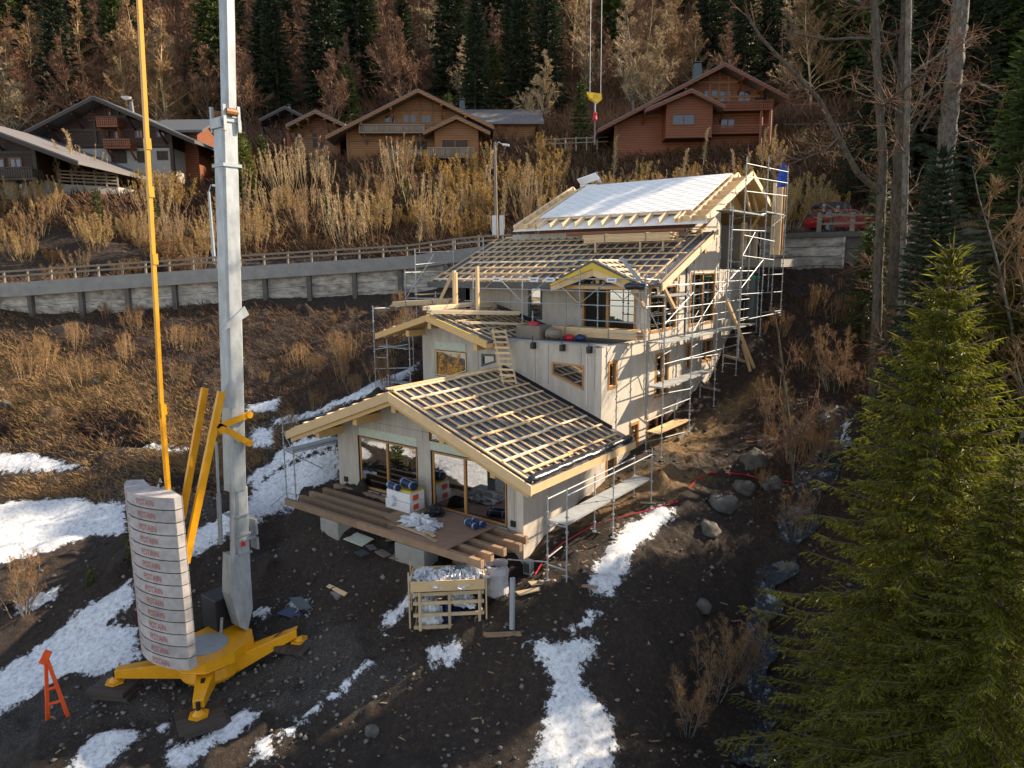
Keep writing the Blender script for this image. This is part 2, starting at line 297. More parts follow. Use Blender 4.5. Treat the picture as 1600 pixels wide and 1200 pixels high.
GR, GF = np.meshgrid(gr, gf); TX = CAM[0]+GR*RV[0]+GF*FV[0]; TY = CAM[1]+GR*RV[1]+GF*FV[1]
TZ = np.zeros_like(TX)
for i in range(0, TX.shape[0], 40): TZ[i:i+40] = hgt(TX[i:i+40], TY[i:i+40])
def poly_sd(pw, X, Y):      # signed distance, + inside
    P = np.array(pw)[:, :2]; n = len(P); d = np.full(X.shape, 1e9); ins = np.zeros(X.shape, bool)
    for i in range(n):
        a, b = P[i], P[(i+1) % n]; e = b-a; wx, wy = X-a[0], Y-a[1]; t = np.clip((wx*e[0]+wy*e[1])/(e@e+1e-9), 0, 1); d = np.minimum(d, np.hypot(wx-t*e[0], wy-t*e[1]))
        c = ((a[1] > Y) != (b[1] > Y)) & (X < (b[0]-a[0])*(Y-a[1])/(b[1]-a[1]+1e-12)+a[0]); ins ^= c
    return np.where(ins, d, -d)
def mask(polys, soft):
    m = np.full(TX.shape, -9.)
    for pl in polys: m = np.maximum(m, poly_sd([ground(u, v) for u, v in pl], TX, TY))
    return np.clip(.5+m/soft/2, 0, 1)
snow_p = [[(-900, 740), (-80, 790), (-140, 1000), (-60, 1090), (-200, 1180), (-900, 1190)], [(-700, 620), (-200, 640), (-250, 690), (-700, 700)], [(-60, 795), (40, 783), (110, 778), (200, 785), (200, 838), (140, 840), (80, 862), (20, 882), (-60, 890)], [(-40, 712), (50, 710), (100, 722), (135, 731), (60, 740), (-40, 737)],
 [(530, 700), (530, 748), (490, 765), (440, 800), (400, 822), (345, 850), (300, 875), (285, 850), (310, 825), (340, 812), (385, 790), (400, 760), (440, 730), (480, 715)],
 [(385, 748), (425, 718), (440, 700), (520, 680), (528, 700), (480, 714), (440, 730), (395, 764)], [(425, 655), (500, 640), (560, 612), (600, 590), (640, 575), (655, 565), (650, 580), (600, 612), (550, 630), (500, 648), (460, 662), (428, 665)],
 [(-60, 1075), (0, 1050), (60, 1010), (120, 960), (205, 905), (212, 940), (170, 975), (215, 985), (222, 1030), (190, 1045), (150, 1062), (110, 1052), (60, 1085), (0, 1120), (-60, 1150)], [(25, 945), (60, 930), (92, 925), (88, 940), (50, 958), (28, 962)],
 [(100, 1210), (140, 1150), (170, 1140), (225, 1143), (190, 1180), (160, 1210)], [(262, 1165), (300, 1160), (340, 1140), (380, 1108), (407, 1115), (395, 1135), (350, 1165), (310, 1190), (290, 1210), (258, 1210)],
 [(430, 1155), (470, 1120), (530, 1075), (575, 1030), (592, 1038), (540, 1082), (480, 1132), (440, 1160)], [(595, 968), (640, 932), (652, 942), (630, 965), (600, 990)],
 [(918, 912), (928, 880), (955, 850), (975, 820), (1020, 798), (1055, 793), (1050, 815), (1002, 845), (985, 880), (970, 915), (955, 937), (925, 932)], [(820, 1005), (870, 1000), (905, 998), (945, 998), (930, 1025), (905, 1060), (932, 1090), (955, 1120), (965, 1170), (960, 1215), (822, 1215), (842, 1160), (850, 1120), (860, 1070), (845, 1035)],
 [(892, 985), (922, 955), (942, 962), (915, 988)], [(385, 957), (425, 953), (420, 972), (392, 980)], [(448, 942), (485, 938), (482, 958), (455, 960)], [(380, 632), (440, 622), (436, 642), (395, 648)], [(388, 672), (430, 668), (428, 700), (395, 702)], [(660, 1012), (720, 1005), (722, 1040), (680, 1045)],
 [(1295, 668), (1330, 655), (1328, 700), (1300, 705)], [(200, 693), (300, 700), (295, 706), (200, 700)], [(240, 1135), (262, 1128), (262, 1148), (245, 1152)], [(395, 1160), (425, 1150), (430, 1185), (390, 1200)]]
straw_p = [[(-80, 545), (0, 530), (90, 545), (200, 580), (280, 620), (330, 660), (330, 700), (250, 740), (150, 700), (120, 690), (0, 700), (-80, 700)], [(250, 640), (420, 640), (430, 720), (330, 760), (230, 740)], [(-80, 740), (140, 745), (180, 790), (-80, 795)], [(-50, 600), (0, 640), (40, 640), (40, 690), (-50, 700)]]
grass_p = [[(1215, 205), (1290, 203), (1325, 225), (1320, 252), (1270, 252), (1225, 235)], [(160, 232), (330, 240), (330, 262), (160, 262)], [(880, 226), (960, 222), (960, 235), (880, 240)]]
gravel_p = [[(150, 760), (215, 742), (345, 752), (345, 800), (280, 815), (190, 800)], [(60, 690), (190, 688), (200, 700), (120, 712), (60, 706)], [(330, 1000), (520, 960), (650, 1050), (560, 1110), (420, 1130), (150, 1120), (120, 1150), (0, 1200), (-50, 1120), (120, 1080)]]
sun_tint_p = [[(900, 770), (960, 740), (1010, 725), (1080, 735), (1150, 750), (1060, 790), (980, 812), (915, 835), (880, 830)], [(1000, 690), (1100, 640), (1200, 560), (1210, 600), (1130, 690), (1080, 740)]]  # same soil, painted yellow-tan where the sun falls on it
gzone = np.clip((GF-wall_f(GR)-5)/3, 0, 1)
A_snow = mask(snow_p, .55); A_straw = mask(straw_p, 2.2); A_grass = mask(grass_p, 2.); A_gravel = mask(gravel_p, 1.2); A_sun_tint = mask(sun_tint_p, 1.0)
A_straw = np.maximum(A_straw, gzone*.35)
hol = mask([[(108, 650), (150, 635), (225, 640), (240, 660), (228, 692), (150, 700), (118, 690)], [(240, 745), (330, 730), (345, 750), (340, 768), (250, 765)], [(-20, 655), (30, 640), (45, 665), (20, 690), (-20, 690)]], .35); TZ -= hol*1.5
A_straw = A_straw*(1-hol)
TZ += np.where((GF < 50) & (A_snow < .3), 1, 0)*np.maximum(fnoise(TX, TY, 21, 3, .9), 0)**2*.9
rut = np.exp(-((GF-22.5-.18*GR)/.22)**2)+np.exp(-((GF-24.1-.18*GR)/.22)**2); TZ -= rut*.12*(GF < 30)
gzf = np.clip((GF-82)/6, 0, 1)
sn = np.clip((A_snow-.5)*3+fnoise(TX, TY, 9, 4, 1.1)*.9, 0, 1); TZ += sn*.10-np.where(A_snow > .5, np.maximum(fnoise(TX, TY, 31, 2, 1.3), 0)*.06, 0)
ny, nx = TX.shape; idx = np.arange(ny*nx).reshape(ny, nx)
quads = np.stack([idx[:-1, :-1], idx[:-1, 1:], idx[1:, 1:], idx[1:, :-1]], -1).reshape(-1, 4)
def terrain_mat():
    m = bpy.data.materials.new('hillside_ground'); m.use_nodes = True; N = m.node_tree.nodes; L = m.node_tree.links; b = N['Principled BSDF']; b.inputs['Roughness'].default_value = .9
    tc = N.new('ShaderNodeTexCoord')
    def noise(s, d=6, r=.65):
        n = N.new('ShaderNodeTexNoise'); n.inputs['Scale'].default_value = s; n.inputs['Detail'].default_value = d; n.inputs['Roughness'].default_value = r; L.new(tc.outputs['Object'], n.inputs[0]); return n
    def ramp(src, p0, c0, p1, c1, pm=None, cm=None):
        r = N.new('ShaderNodeValToRGB'); e = r.color_ramp.elements; e[0].position = p0; e[0].color = (*c0, 1); e[1].position = p1; e[1].color = (*c1, 1)
        if pm: x = e.new(pm); x.color = (*cm, 1)
        L.new(src, r.inputs[0]); return r.outputs[0]
    def mix(f, a, c):
        x = N.new('ShaderNodeMix'); x.data_type = 'RGBA'; L.new(f, x.inputs[0]); L.new(a, x.inputs[6]); L.new(c, x.inputs[7]); return x.outputs[2]
    def attr(n): a = N.new('ShaderNodeAttribute'); a.attribute_name = n; return a.outputs['Fac']
    def edge(f, nz, k=6, off=0.5, w=.9):    # mask sharpened along a noisy edge
        a = N.new('ShaderNodeMath'); a.operation = 'MULTIPLY_ADD'; L.new(nz, a.inputs[0]); a.inputs[1].default_value = w; L.new(f, a.inputs[2])
        s = N.new('ShaderNodeMath'); s.operation = 'SUBTRACT'; L.new(a.outputs[0], s.inputs[0]); s.inputs[1].default_value = off+w*.5
        t = N.new('ShaderNodeMath'); t.operation = 'MULTIPLY'; t.use_clamp = True; L.new(s.outputs[0], t.inputs[0]); t.inputs[1].default_value = k; return t.outputs[0]
    n1 = noise(.9); n2 = noise(6, 8, .75); n3 = noise(28, 5, .7); n4 = noise(3.2, 8, .8)
    soil = ramp(n2.outputs[0], .33, (.010, .0065, .0045), .72, (.20, .115, .058), .54, (.052, .031, .018))
    soil2 = ramp(n3.outputs[0], .36, (.013, .009, .007), .78, (.21, .15, .10), .60, (.058, .039, .026))
    base = mix(n1.outputs[0], soil, soil2)
    sun_tint = ramp(n2.outputs[0], .3, (.10, .055, .022), .7, (.36, .22, .09)); base = mix(edge(attr('sun_tint'), n4.outputs[0], 3), base, sun_tint)  # sunlit tone of the soil put into its colour
    grav = ramp(n3.outputs[0], .36, (.03, .026, .023), .68, (.26, .225, .19), .53, (.075, .062, .052)); base = mix(edge(attr('gravel'), n4.outputs[0], 2.5, .35), base, grav)
    st = ramp(n2.outputs[0], .3, (.05, .027, .012), .7, (.26, .15, .06)); base = mix(edge(attr('straw'), n4.outputs[0], 2.5), base, st)
    gr_ = ramp(n2.outputs[0], .3, (.06, .075, .012), .7, (.20, .21, .04)); base = mix(edge(attr('grass'), n4.outputs[0], 2.5), base, gr_)
    vo = N.new('ShaderNodeTexVoronoi'); vo.inputs['Scale'].default_value = 2.3; vo.feature = 'F1'; L.new(tc.outputs['Object'], vo.inputs[0])
    duff = ramp(n2.outputs[0], .3, (.020, .010, .006), .7, (.11, .052, .026)); base = mix(attr('forest'), base, duff)
    sc_ = ramp(n2.outputs[0], .30, (.25, .23, .21), .66, (.78, .79, .80), .47, (.58, .59, .60)); sc2 = mix(ramp(n3.outputs[0], .62, (0, 0, 0), .74, (.8, .8, .8)), sc_, soil)
    wet = mix(edge(attr('snow'), n4.outputs[0], 2.2, .3, 1.25), base, ramp(n2.outputs[0], .3, (.008, .006, .005), .7, (.035, .026, .02)))
    snb = mix(edge(attr('snow'), n4.outputs[0], 9, .5, 1.7), wet, sc2)
    L.new(snb, b.inputs['Base Color'])
    bp = N.new('ShaderNodeBump'); bp.inputs['Distance'].default_value = .22; bp.inputs['Strength'].default_value = .9
    v2 = N.new('ShaderNodeTexVoronoi'); v2.inputs['Scale'].default_value = 3.4; v2.feature = 'SMOOTH_F1'; L.new(tc.outputs['Object'], v2.inputs[0])
    bp2 = N.new('ShaderNodeBump'); bp2.inputs['Distance'].default_value = .35; bp2.inputs['Strength'].default_value = .7; bp2.invert = True; L.new(v2.outputs['Distance'], bp2.inputs['Height']); L.new(bp2.outputs[0], bp.inputs['Normal'])
    hm = N.new('ShaderNodeMath'); hm.operation = 'MULTIPLY_ADD'; L.new(n3.outputs[0], hm.inputs[0]); hm.inputs[1].default_value = .35; L.new(n2.outputs[0], hm.inputs[2])
    inv = N.new('ShaderNodeMath'); inv.operation = 'SUBTRACT'; inv.inputs[0].default_value = 1.; L.new(edge(attr('snow'), n4.outputs[0], 9, .5, 1.25), inv.inputs[1])
    mm = N.new('ShaderNodeMath'); mm.operation = 'MULTIPLY_ADD'; L.new(inv.outputs[0], mm.inputs[0]); mm.inputs[1].default_value = .8; mm.inputs[2].default_value = .2; L.new(mm.outputs[0], bp.inputs['Strength']); m3 = N.new('ShaderNodeMath'); m3.operation = 'MULTIPLY_ADD'; L.new(inv.outputs[0], m3.inputs[0]); m3.inputs[1].default_value = .65; m3.inputs[2].default_value = .06; L.new(m3.outputs[0], bp2.inputs['Strength'])
    L.new(hm.outputs[0], bp.inputs['Height']); L.new(bp.outputs[0], b.inputs['Normal']); return m
ter = mesh_from('ground', np.stack([TX, TY, TZ], -1).reshape(-1, 3), quads, terrain_mat(), smooth=True); tag(ter, 'dark earth hillside with patches of old snow, dry grass and gravel', 'ground', kind='structure')
for nm, A in (('snow', A_snow), ('straw', A_straw), ('grass', A_grass), ('gravel', A_gravel), ('sun_tint', A_sun_tint), ('forest', gzf)):
    a = ter.data.attributes.new(nm, 'FLOAT', 'POINT'); a.data.foreach_set('value', A.astype(np.float32).ravel())
def amask(A, x, y):
    dx = x-CAM[0]; dy = y-CAM[1]; r = dx*RV[0]+dy*RV[1]; f = dx*FV[0]+dy*FV[1]; i = np.clip(np.searchsorted(gf, f), 0, ny-1); j = np.clip(np.searchsorted(gr, r), 0, nx-1); return A[i, j]
# road strip on the ledge above the retaining wall
rr = np.linspace(-70, 80, 160); V = []
for k in rr:
    z = np.interp(k, wl_r, wl_z); fcur = wall_f(k)
    for s_ in (.45, 5.2): V.append(lv(k, fcur+s_, z+.03))
Q = np.array([(2*i, 2*i+2, 2*i+3, 2*i+1) for i in range(len(rr)-1)])
tag(mesh_from('road', V, Q, M['asphalt']), 'narrow asphalt road on the ledge above the retaining wall', 'road', kind='structure')
# stream
sp_ = [(1325, 640), (1305, 690), (1270, 760), (1252, 800), (1235, 850), (1205, 900), (1190, 930), (1180, 980), (1178, 1030), (1180, 1080), (1185, 1140), (1190, 1220)]
pts = [ground(u, v) for u, v in sp_]; zz = [p[2] for p in pts]
for i in range(1, len(zz)): zz[i] = min(zz[i], zz[i-1]-.05)
V = []; ns = 14; Q = []
fine = []
for i in range(len(pts)-1):
    for t in np.linspace(0, 1, 6, endpoint=False): fine.append(np.array([*(pts[i][:2]*(1-t)+pts[i+1][:2]*t), zz[i]*(1-t)+zz[i+1]*t]))
for i, p in enumerate(fine):
    q = fine[min(i+1, len(fine)-1)]-fine[max(i-1, 0)]; q[2] = 0; sd = unit(np.cross(unit(q), (0, 0, 1))); wd = .62+.25*math.sin(i*.7)
    for j in range(ns): x = (j/(ns-1)-.5)*2; pp = p+sd*x*wd; V.append((pp[0], pp[1], max(p[2], gz(pp[0], pp[1])-.05)*.5+p[2]*.5+.12+.06*math.sin(i*1.9+j*2.3)))
for i in range(len(fine)-1):
    for j in range(ns-1): Q.append((i*ns+j, i*ns+j+1, (i+1)*ns+j+1, (i+1)*ns+j))
tag(mesh_from('stream', V, np.array(Q), M['water'], smooth=True), 'white mountain stream tumbling down the ravine', 'stream', kind='structure')
# ---------------------------------------------------------------- construction house
def Pf(val): return lambda a, b: np.array([a, val, b])
def Ps(val): return lambda a, b: np.array([val, a, b])
def px2(axis, val, pts):
    out = []
    for u, v in pts: p = onp(u, v, axis, val); out.append((p[0], p[2]) if axis == 'y' else (p[1], p[2]))
    return out
def inset(poly, wd):
    P = [np.array(p, float) for p in poly]; n = len(P); area = sum(P[i][0]*P[(i+1) % n][1]-P[(i+1) % n][0]*P[i][1] for i in range(n)); sg = 1 if area > 0 else -1; out = []
    for i in range(n):
        a, b, c = P[i-1], P[i], P[(i+1) % n]; d1 = unit(b-a); d2 = unit(c-b); n1 = np.array([-d1[1], d1[0]])*sg; n2 = np.array([-d2[1], d2[0]])*sg
        A = np.array([d1, -d2]).T; t = np.linalg.solve(A, (c+n2*wd*0+n2*wd-(c-b))-(b+n1*wd)) if abs(np.cross(d1, d2)) > 1e-4 else [0]; out.append(b+n1*wd+d1*t[0])
    return out
def ring(mb, outer, wd, P, nrm, depth, var=.5):
    inn = inset(outer, wd); n = len(outer); nrm = np.array(nrm, float)
    V = [P(*p) for p in outer]+[P(*p) for p in inn]; V += [v-nrm*depth for v in V]; Fs = []
    for i in range(n):
        j = (i+1) % n; Fs += [(i, j, n+j, n+i), (2*n+i, 3*n+i, 3*n+j, 2*n+j), (i, 2*n+i, 2*n+j, j), (n+i, n+j, 3*n+j, 3*n+i)]
    mb.add(V, Fs, var); return inn
def wall_panel(outer, holes, P, nrm, th):
    loops = [outer]+holes; mb = MB(); nrm = np.array(nrm, float); V = []; Fs = []
    for lp in loops: V += [P(*p) for p in lp]
    n = len(V); tri = tessellate_polygon([[Vector((p[0], p[1], 0)) for p in lp] for lp in loops]); V += [v-nrm*th for v in V]
    Fs = [tuple(t) for t in tri]+[tuple(n+i for i in reversed(t)) for t in tri]; b = 0
    for lp in loops:
        m = len(lp)
        for i in range(m): j = (i+1) % m; Fs.append((b+i, b+j, n+b+j, n+b+i))
        b += m
    return mb.add(V, Fs, .5)
def window(parent, poly, P, nrm, m='oak', fw_=.085, mull=(), dark=True, glass='glass', proud=.02, name='window', label=None, tr=()):
    nrm = np.array(nrm, float); mb = MB(); Pp = lambda a, b: P(a, b)+nrm*proud
    inn = ring(mb, poly, fw_, Pp, nrm, .14)
    xs = [p[0] for p in inn]; zs = [p[1] for p in inn]; x0, x1 = min(xs), max(xs); z0, z1 = min(zs), max(zs)
    for f in mull:
        x = x0+(x1-x0)*f; a = P(x-.05, z0-.01)-nrm*.11; mb.obox(a, P(x+.05, z0-.01)-P(x-.05, z0-.01), nrm*.105, P(x, z1+.01)-P(x, z0-.01), .6)
    for f in tr:
        z = z0+(z1-z0)*f; mb.obox(P(x0-.01, z-.03)-nrm*.09, P(x1+.01, z)-P(x0-.01, z), nrm*.06, P(x0, z+.06)-P(x0, z), .6)
    o = mb.build(name, M[m], parent, label=label)
    g = MB(); g.add([P(*p)-nrm*.06 for p in inn], [tuple(range(len(inn)))], .5); g.build('pane', M[glass], o)
    if dark:
        d = MB(); ring(d, inset(poly, -.035), .035, lambda a, b: P(a, b)+nrm*.012, nrm, .05); d.build('gasket', M['black'], o)
    return o
house = thing('chalet_under_construction', 'three-tiered grey chalet under construction with unfinished batten roofs, wrapped in scaffolding', 'house', (0, 0, 0))
NY, PX_ = (0, -1, 0), (1, 0, 0)
# --- front wing
r1 = lambda x: 6.47-abs(x+5.27)*.366
def rw(x): return r1(x)-.42
H1 = [(-9.02, 1.52), (-5.42, 1.52), (-5.42, 3.87), (-9.02, 3.87)]; H2 = [(-4.6, 1.5), (-.78, 1.5), (-.78, 3.88), (-4.6, 3.88)]; H3 = [(-4.65, 4.32), (-3.3, 4.32), (-3.3, 4.6), (-4.65, 5.15)]
H3 = [(-4.65, 4.32), (-2.7, 4.32), (-4.65, 5.1)]
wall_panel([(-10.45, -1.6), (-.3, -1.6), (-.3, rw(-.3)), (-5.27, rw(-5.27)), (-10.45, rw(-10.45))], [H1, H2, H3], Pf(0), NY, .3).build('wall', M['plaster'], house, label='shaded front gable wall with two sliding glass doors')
for H, mu in ((H1, (.5,)), (H2, (.46,))): window(house, H, Pf(-.0), NY, mull=mu, fw_=.1, name='sliding_door', proud=-.04)
window(house, H3, Pf(0), NY, fw_=.06, proud=-.04)
for x0, x1 in ((-8.95, -5.4), (-4.62, -1.6)):
    mb = MB(); mb.prism([(x0, -.012, 3.93), (x1, -.012, 3.93), (x1, -.012, 4.28), (x0, -.012, 4.28)], (0, .02, 0), .5); mb.build('lintel', M['lintel'], house)
mb = MB()
for H in (H1, H2): mb.box(H[0][0]-.1, H[1][0]+.1, -.10, .0, 1.43, 1.5)
mb.build('door_sill', M['galv'], house)
mb = MB()
for x in (-9.95, -5.2, -.45): MB().box(x-.1, x+.1, -.08, -.002, 1.62, 1.84).build('wall_bracket', M['black'], house)
mb = MB()      # board joints on the front wall
for x in (-7.6, -5.05, -.42): mb.box(x-.006, x+.006, -.004, .001, 4.3 if x != -.42 else 1.9, rw(x)-.05 if x != -.42 else 4.0)
mb.box(-10.0, -3.2, -.004, .001, 4.62, 4.632); mb.build('board_joint', M['greymetal'], house)
# --- long right-hand facade, x = 0
def side(px): return px2('x', 0, px)
SW = dict(door=[(6.1, 1.2), (7.0, 1.2), (7.0, 3.1), (6.1, 3.1)], low=[(8.2, 2.0), (9.15, 2.0), (9.15, 4.05), (8.2, 4.05)], small=[(6.14, 5.92), (6.95, 5.92), (6.95, 7.15), (6.14, 7.15)], base=[(10.0, 2.7), (12.3, 2.7), (12.3, 3.95), (10.0, 3.95)],
 mid=[(10.7, 4.82), (12.25, 4.82), (12.25, 7.0), (10.7, 7.0)], slit=[(14.3, 5.8), (15.0, 5.8), (15.0, 7.15), (14.3, 7.15)], mid2=[(16.2, 5.9), (17.9, 5.9), (17.9, 7.15), (16.2, 7.15)], tall=[(14.6, 8.0), (17.95, 8.0), (17.95, 10.8), (14.6, 10.8)], corner=[(9.95, 8.02), (12.95, 8.02), (12.95, 10.25), (9.95, 10.25)])
r3 = lambda y: 10.38+(y-8.2)*.405
outer = [(.0, -1.6), (21.9, 3.2), (21.9, 10.9), (18.4, 10.9), (18.4, 14.9), (14.2, 13.2), (14.0, 12.35), (9.7, r3(9.7)-.25), (9.7, 7.78), (5.6, 7.78), (5.6, 4.02), (.0, 4.02)]
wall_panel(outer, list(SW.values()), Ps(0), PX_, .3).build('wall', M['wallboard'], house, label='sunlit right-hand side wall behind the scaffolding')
for k, H in SW.items():
    if k == 'door': window(house, H, Ps(0), PX_, mull=(), name='door', proud=.01, fw_=.13)
    else: window(house, H, Ps(0), PX_, mull={'base': (.5,), 'mid': (.55,), 'mid2': (.5,), 'tall': (.5,), 'corner': (.55,)}.get(k, ()), fw_=.13, dark=False, tr={'mid': (.3,), 'tall': ()}.get(k, ()))
mb = MB()
for y in (1.7, 3.9, 5.58, 13.2, 18.9): mb.box(-.001, .004, y-.006, y+.006, -.5 if y < 5 else 2.5, 4.0 if y < 5.5 else (7.7 if y < 6 else (11.6 if y < 14 else 10.8)))
mb.build('board_joint', M['greymetal'], house)
mb = MB(); mb.box(0.002, .06, 14.0, 14.14, 3.5, 12.0); mb.box(.002, .06, 9.78, 9.9, 4.0, 7.7); mb.build('gutter_pipe', M['galv'], house)
# --- second tier wall, y = 5.6
r2 = lambda x: 8.94-abs(x+8.8)*.30
T1 = px2('y', 5.6, [(681, 586), (703, 588), (729, 580), (728, 552), (680, 547)]); T2 = px2('y', 5.6, [(753, 571.5), (773.5, 565.5), (773, 555), (753, 554)]); T3 = px2('y', 5.6, [(862, 585), (912.5, 610.5), (912.5, 571), (862, 565)])
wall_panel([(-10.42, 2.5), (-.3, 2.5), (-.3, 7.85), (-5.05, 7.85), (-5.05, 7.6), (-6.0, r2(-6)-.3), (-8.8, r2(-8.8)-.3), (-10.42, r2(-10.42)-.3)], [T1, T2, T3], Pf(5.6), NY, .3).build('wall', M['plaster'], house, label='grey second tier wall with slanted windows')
window(house, T1, Pf(5.6), NY, m='pine', fw_=.06); window(house, T2, Pf(5.6), NY, m='greymetal', fw_=.06); window(house, T3, Pf(5.6), NY, fw_=.08, dark=False)
MB().box(-9.5, -7.5, 5.575, 5.6, 7.16, 7.52).build('lintel', M['lintel'], house)
mb = MB()
for x in (-6.75, -5.1, -3.4, -2.7, -1.0, -.32): mb.box(x-.006, x+.006, 5.592, 5.6, 6.0, 7.75)
mb.build('board_joint', M['greymetal'], house)
MB().box(-5.1, .06, 5.54, 6.0, 7.86, 7.9).build('parapet_cap', M['galv'], house)
mb = MB(); mb.box(-.72, -.69, 5.56, 5.59, 5.3, 7.6); mb.build('hanging_strap', M['white'], house)
for x in (-3.45, -1.9, -.55):
    b = MB(); b.box(x-.06, x+.1, 5.35, 5.6, 7.55, 7.83); b.tube((x, 5.45, 7.8), (x, 5.45, 8.15), .02); b.build('parapet_bracket', M['black'], house)
# left walls, back walls, floors
mb = MB(); mb.box(-10.45, -10.15, .3, 5.6, -1.2, rw(-10.45)); mb.box(-10.42, -10.12, 5.9, 9.7, 3, r2(-10.42)-.3); mb.box(-11.0, -10.7, 9.7, 14.2, 4, r3(9.7)-.2); mb.box(-9.2, -8.9, 14.3, 24.5, 5, 13.6); mb.box(-9, -.0, 24.2, 24.5, 5, 13.6)
mb.box(-10.9, 0, 13.9, 14.15, 7.8, 13.0)
mb.build('wall', M['plaster'], house, label='plain rear and left walls')
mb = MB(); mb.box(-10.1, -.32, .32, 5.5, 1.2, 1.42); mb.box(-10.1, -.32, 5.95, 9.6, 4.55, 4.8); mb.box(-10.7, -.32, 9.95, 13.8, 7.5, 7.78); mb.box(-8.9, -.32, 14.2, 24.1, 10.6, 10.9); mb.box(-8.9, -.32, 9.95, 24, 4.4, 4.6); mb.box(-8.9, -.32, 5.95, 24, 2.0, 2.3); mb.box(-8.9, -.32, 14.2, 24, 7.5, 7.7)
mb.build('floor_slab', M['concrete'], house)
MB().box(-10.1, -.32, 5.3, 5.5, 1.42, 4.2).build('inner_wall', M['plaster'], house)
MB().box(-5.0, -.3, 5.9, 9.7, 7.5, 7.72).build('terrace', M['concrete'], house)
# --- third tier front wall y = 9.7
D3 = [(-3.5, 7.85), (-.55, 7.85), (-.55, 10.15), (-3.5, 10.15)]; D4 = [(-6.72, 8.5), (-5.9, 8.5), (-5.9, 10.2), (-6.72, 10.2)]
wall_panel([(-11, 7), (-.3, 7), (-.3, r3(9.7)-.25), (-11, r3(9.7)-.25)], [D3, D4], Pf(9.7), NY, .3).build('wall', M['plaster'], house, label='shaded third tier wall behind the terrace')
fr = MB(); ring(fr, D3, .12, Pf(9.68), NY, .16); fr.obox((-2.1, 9.6, 7.9), (.12, 0, 0), (0, .12, 0), (0, 0, 2.2)); dd = fr.build('patio_door', M['oak'], house, label='half open glazed terrace door')
MB().add([(-2.0, 9.7, 7.95), (-.66, 9.7, 7.95), (-.66, 9.7, 10.05), (-2.0, 9.7, 10.05)], [(0, 1, 2, 3)]).build('pane', M['glass'], dd)
window(house, D4, Pf(9.7), NY, m='greymetal', fw_=.07)
mb = MB()
for x in (-9.2, -7.9, -4.4): mb.box(x-.006, x+.006, 9.692, 9.7, 8.0, 10.4)
mb.build('board_joint', M['greymetal'], house)
# fourth tier front wall, y = 14.2
wall_panel([(-9.0, 12.3), (0, 12.3), (0, 13.3), (-9.0, 13.3)], [], Pf(14.2), NY, .1).build('wall', M['plaster'], house, label='low strip of wall under the white upper roof')
mb = MB(); mb.box(-8.8, .4, 13.75, 13.95, 13.0, 13.22, .2); mb.build('eave_purlin', M['larch2'], house)
# ---- roofs
def roof_slope(roof, o, U, V, L, S, nb, ncb, m_b='pine', rag=.25, batt=(.11, .05), gap=(.35, .25), cov=None, rafters=10, tails=0):
    """o eave corner on top of the membrane, U along the eave, V up the slope"""
    U, V = unit(U), unit(V); W = unit(np.cross(U, V)); W = W if W[2] > 0 else -W; o = np.array(o, float)
    for i in range(ncb):
        t = gap[0]*.2+(L-gap[0]*.4)*i/(ncb-1)-.03; a = R.uniform(.0, .18); MB().obox(o+U*t+V*a+W*.032, U*.09, V*(S-a-.05), W*.05).build('counter_batten', M[m_b if R.random() > .2 else 'pine_grey'], roof)
    for i in range(nb):
        s = gap[1]+(S-gap[1]-.12)*i/(nb-1); a = R.uniform(-.05, rag); e = L-R.uniform(.0, rag); cut = a+(e-a)*R.uniform(.45, .6); b = MB()
        b.obox(o+U*a+V*s+W*.084, U*(cut-a)+V*R.uniform(-.03, .03), V*batt[0], W*batt[1]); b.obox(o+U*(cut-.25)+V*(s+.02)+W*(.084+batt[1]*.9+.004), U*(e-cut+.25), V*batt[0]*.9, W*batt[1]*.6)
        b.build('batten', M['pine_pale' if m_b == 'pine' and R.random() > .5 else m_b], roof)
    for i in range(rafters):
        t = .1+(L-.3)*i/(rafters-1); MB().obox(o+U*t-W*.26+V*.06, U*.1, V*(S-.1), W*.2).build('rafter', M['glulam'], roof)
# roof 1
def membrane(name, polys, m, label, th=.06):
    mb = MB()
    for p in polys: mb.prism(p, (0, 0, -th), .5)
    return mb.build(name, M[m], house, label=label)
ya, yb = -1.55, 5.6; xr, xe, xl = -5.27, 1.45, -12.0; zr, ze = 6.42, 3.96
r = membrane('roof', [[(xr, ya, zr), (xe, ya, ze), (xe, 5.95, ze), (.3, 5.95, ze+.42), (.02, 5.59, ze+.525), (xr, 5.59, zr)], [(xl, ya, ze), (xr, ya, zr), (xr, 5.59, zr), (xl, 5.59, ze)]], 'membrane', 'front gable roof covered in timber battens over dark membrane')
Vr = np.array([-(xe-xr), 0, zr-ze]); Vl = np.array([xr-xl, 0, zr-ze]); S1 = np.linalg.norm(Vr)
roof_slope(r, (xe, ya+.12, ze), (0, 1, 0), Vr, 7.0, S1, 9, 15, gap=(.3, .55), rag=.3, rafters=11)
roof_slope(r, (xl, ya+.12, ze), (0, 1, 0), Vl, 7.0, S1, 9, 15, gap=(.3, .3), rafters=11)
mb = MB(); mb.beam((xr, ya-.1, zr+.17), (xr, 5.45, zr+.17), .14, .06); mb.build('ridge_batten', M['pine'], r)
def rake(roof, x0, z0, x1, z1, y, h=.3, th=.06, m='pine', dz=.03):
    MB().prism([(x0, y, z0+dz), (x1, y, z1+dz), (x1, y, z1+dz-h), (x0, y, z0+dz-h)], (0, th, 0)).build('fascia', M[m], roof)
rake(r, xr, zr, xe+.05, ze-.02, ya-.06, .36); rake(r, xl-.05, ze-.02, xr, zr, ya-.06, .36)
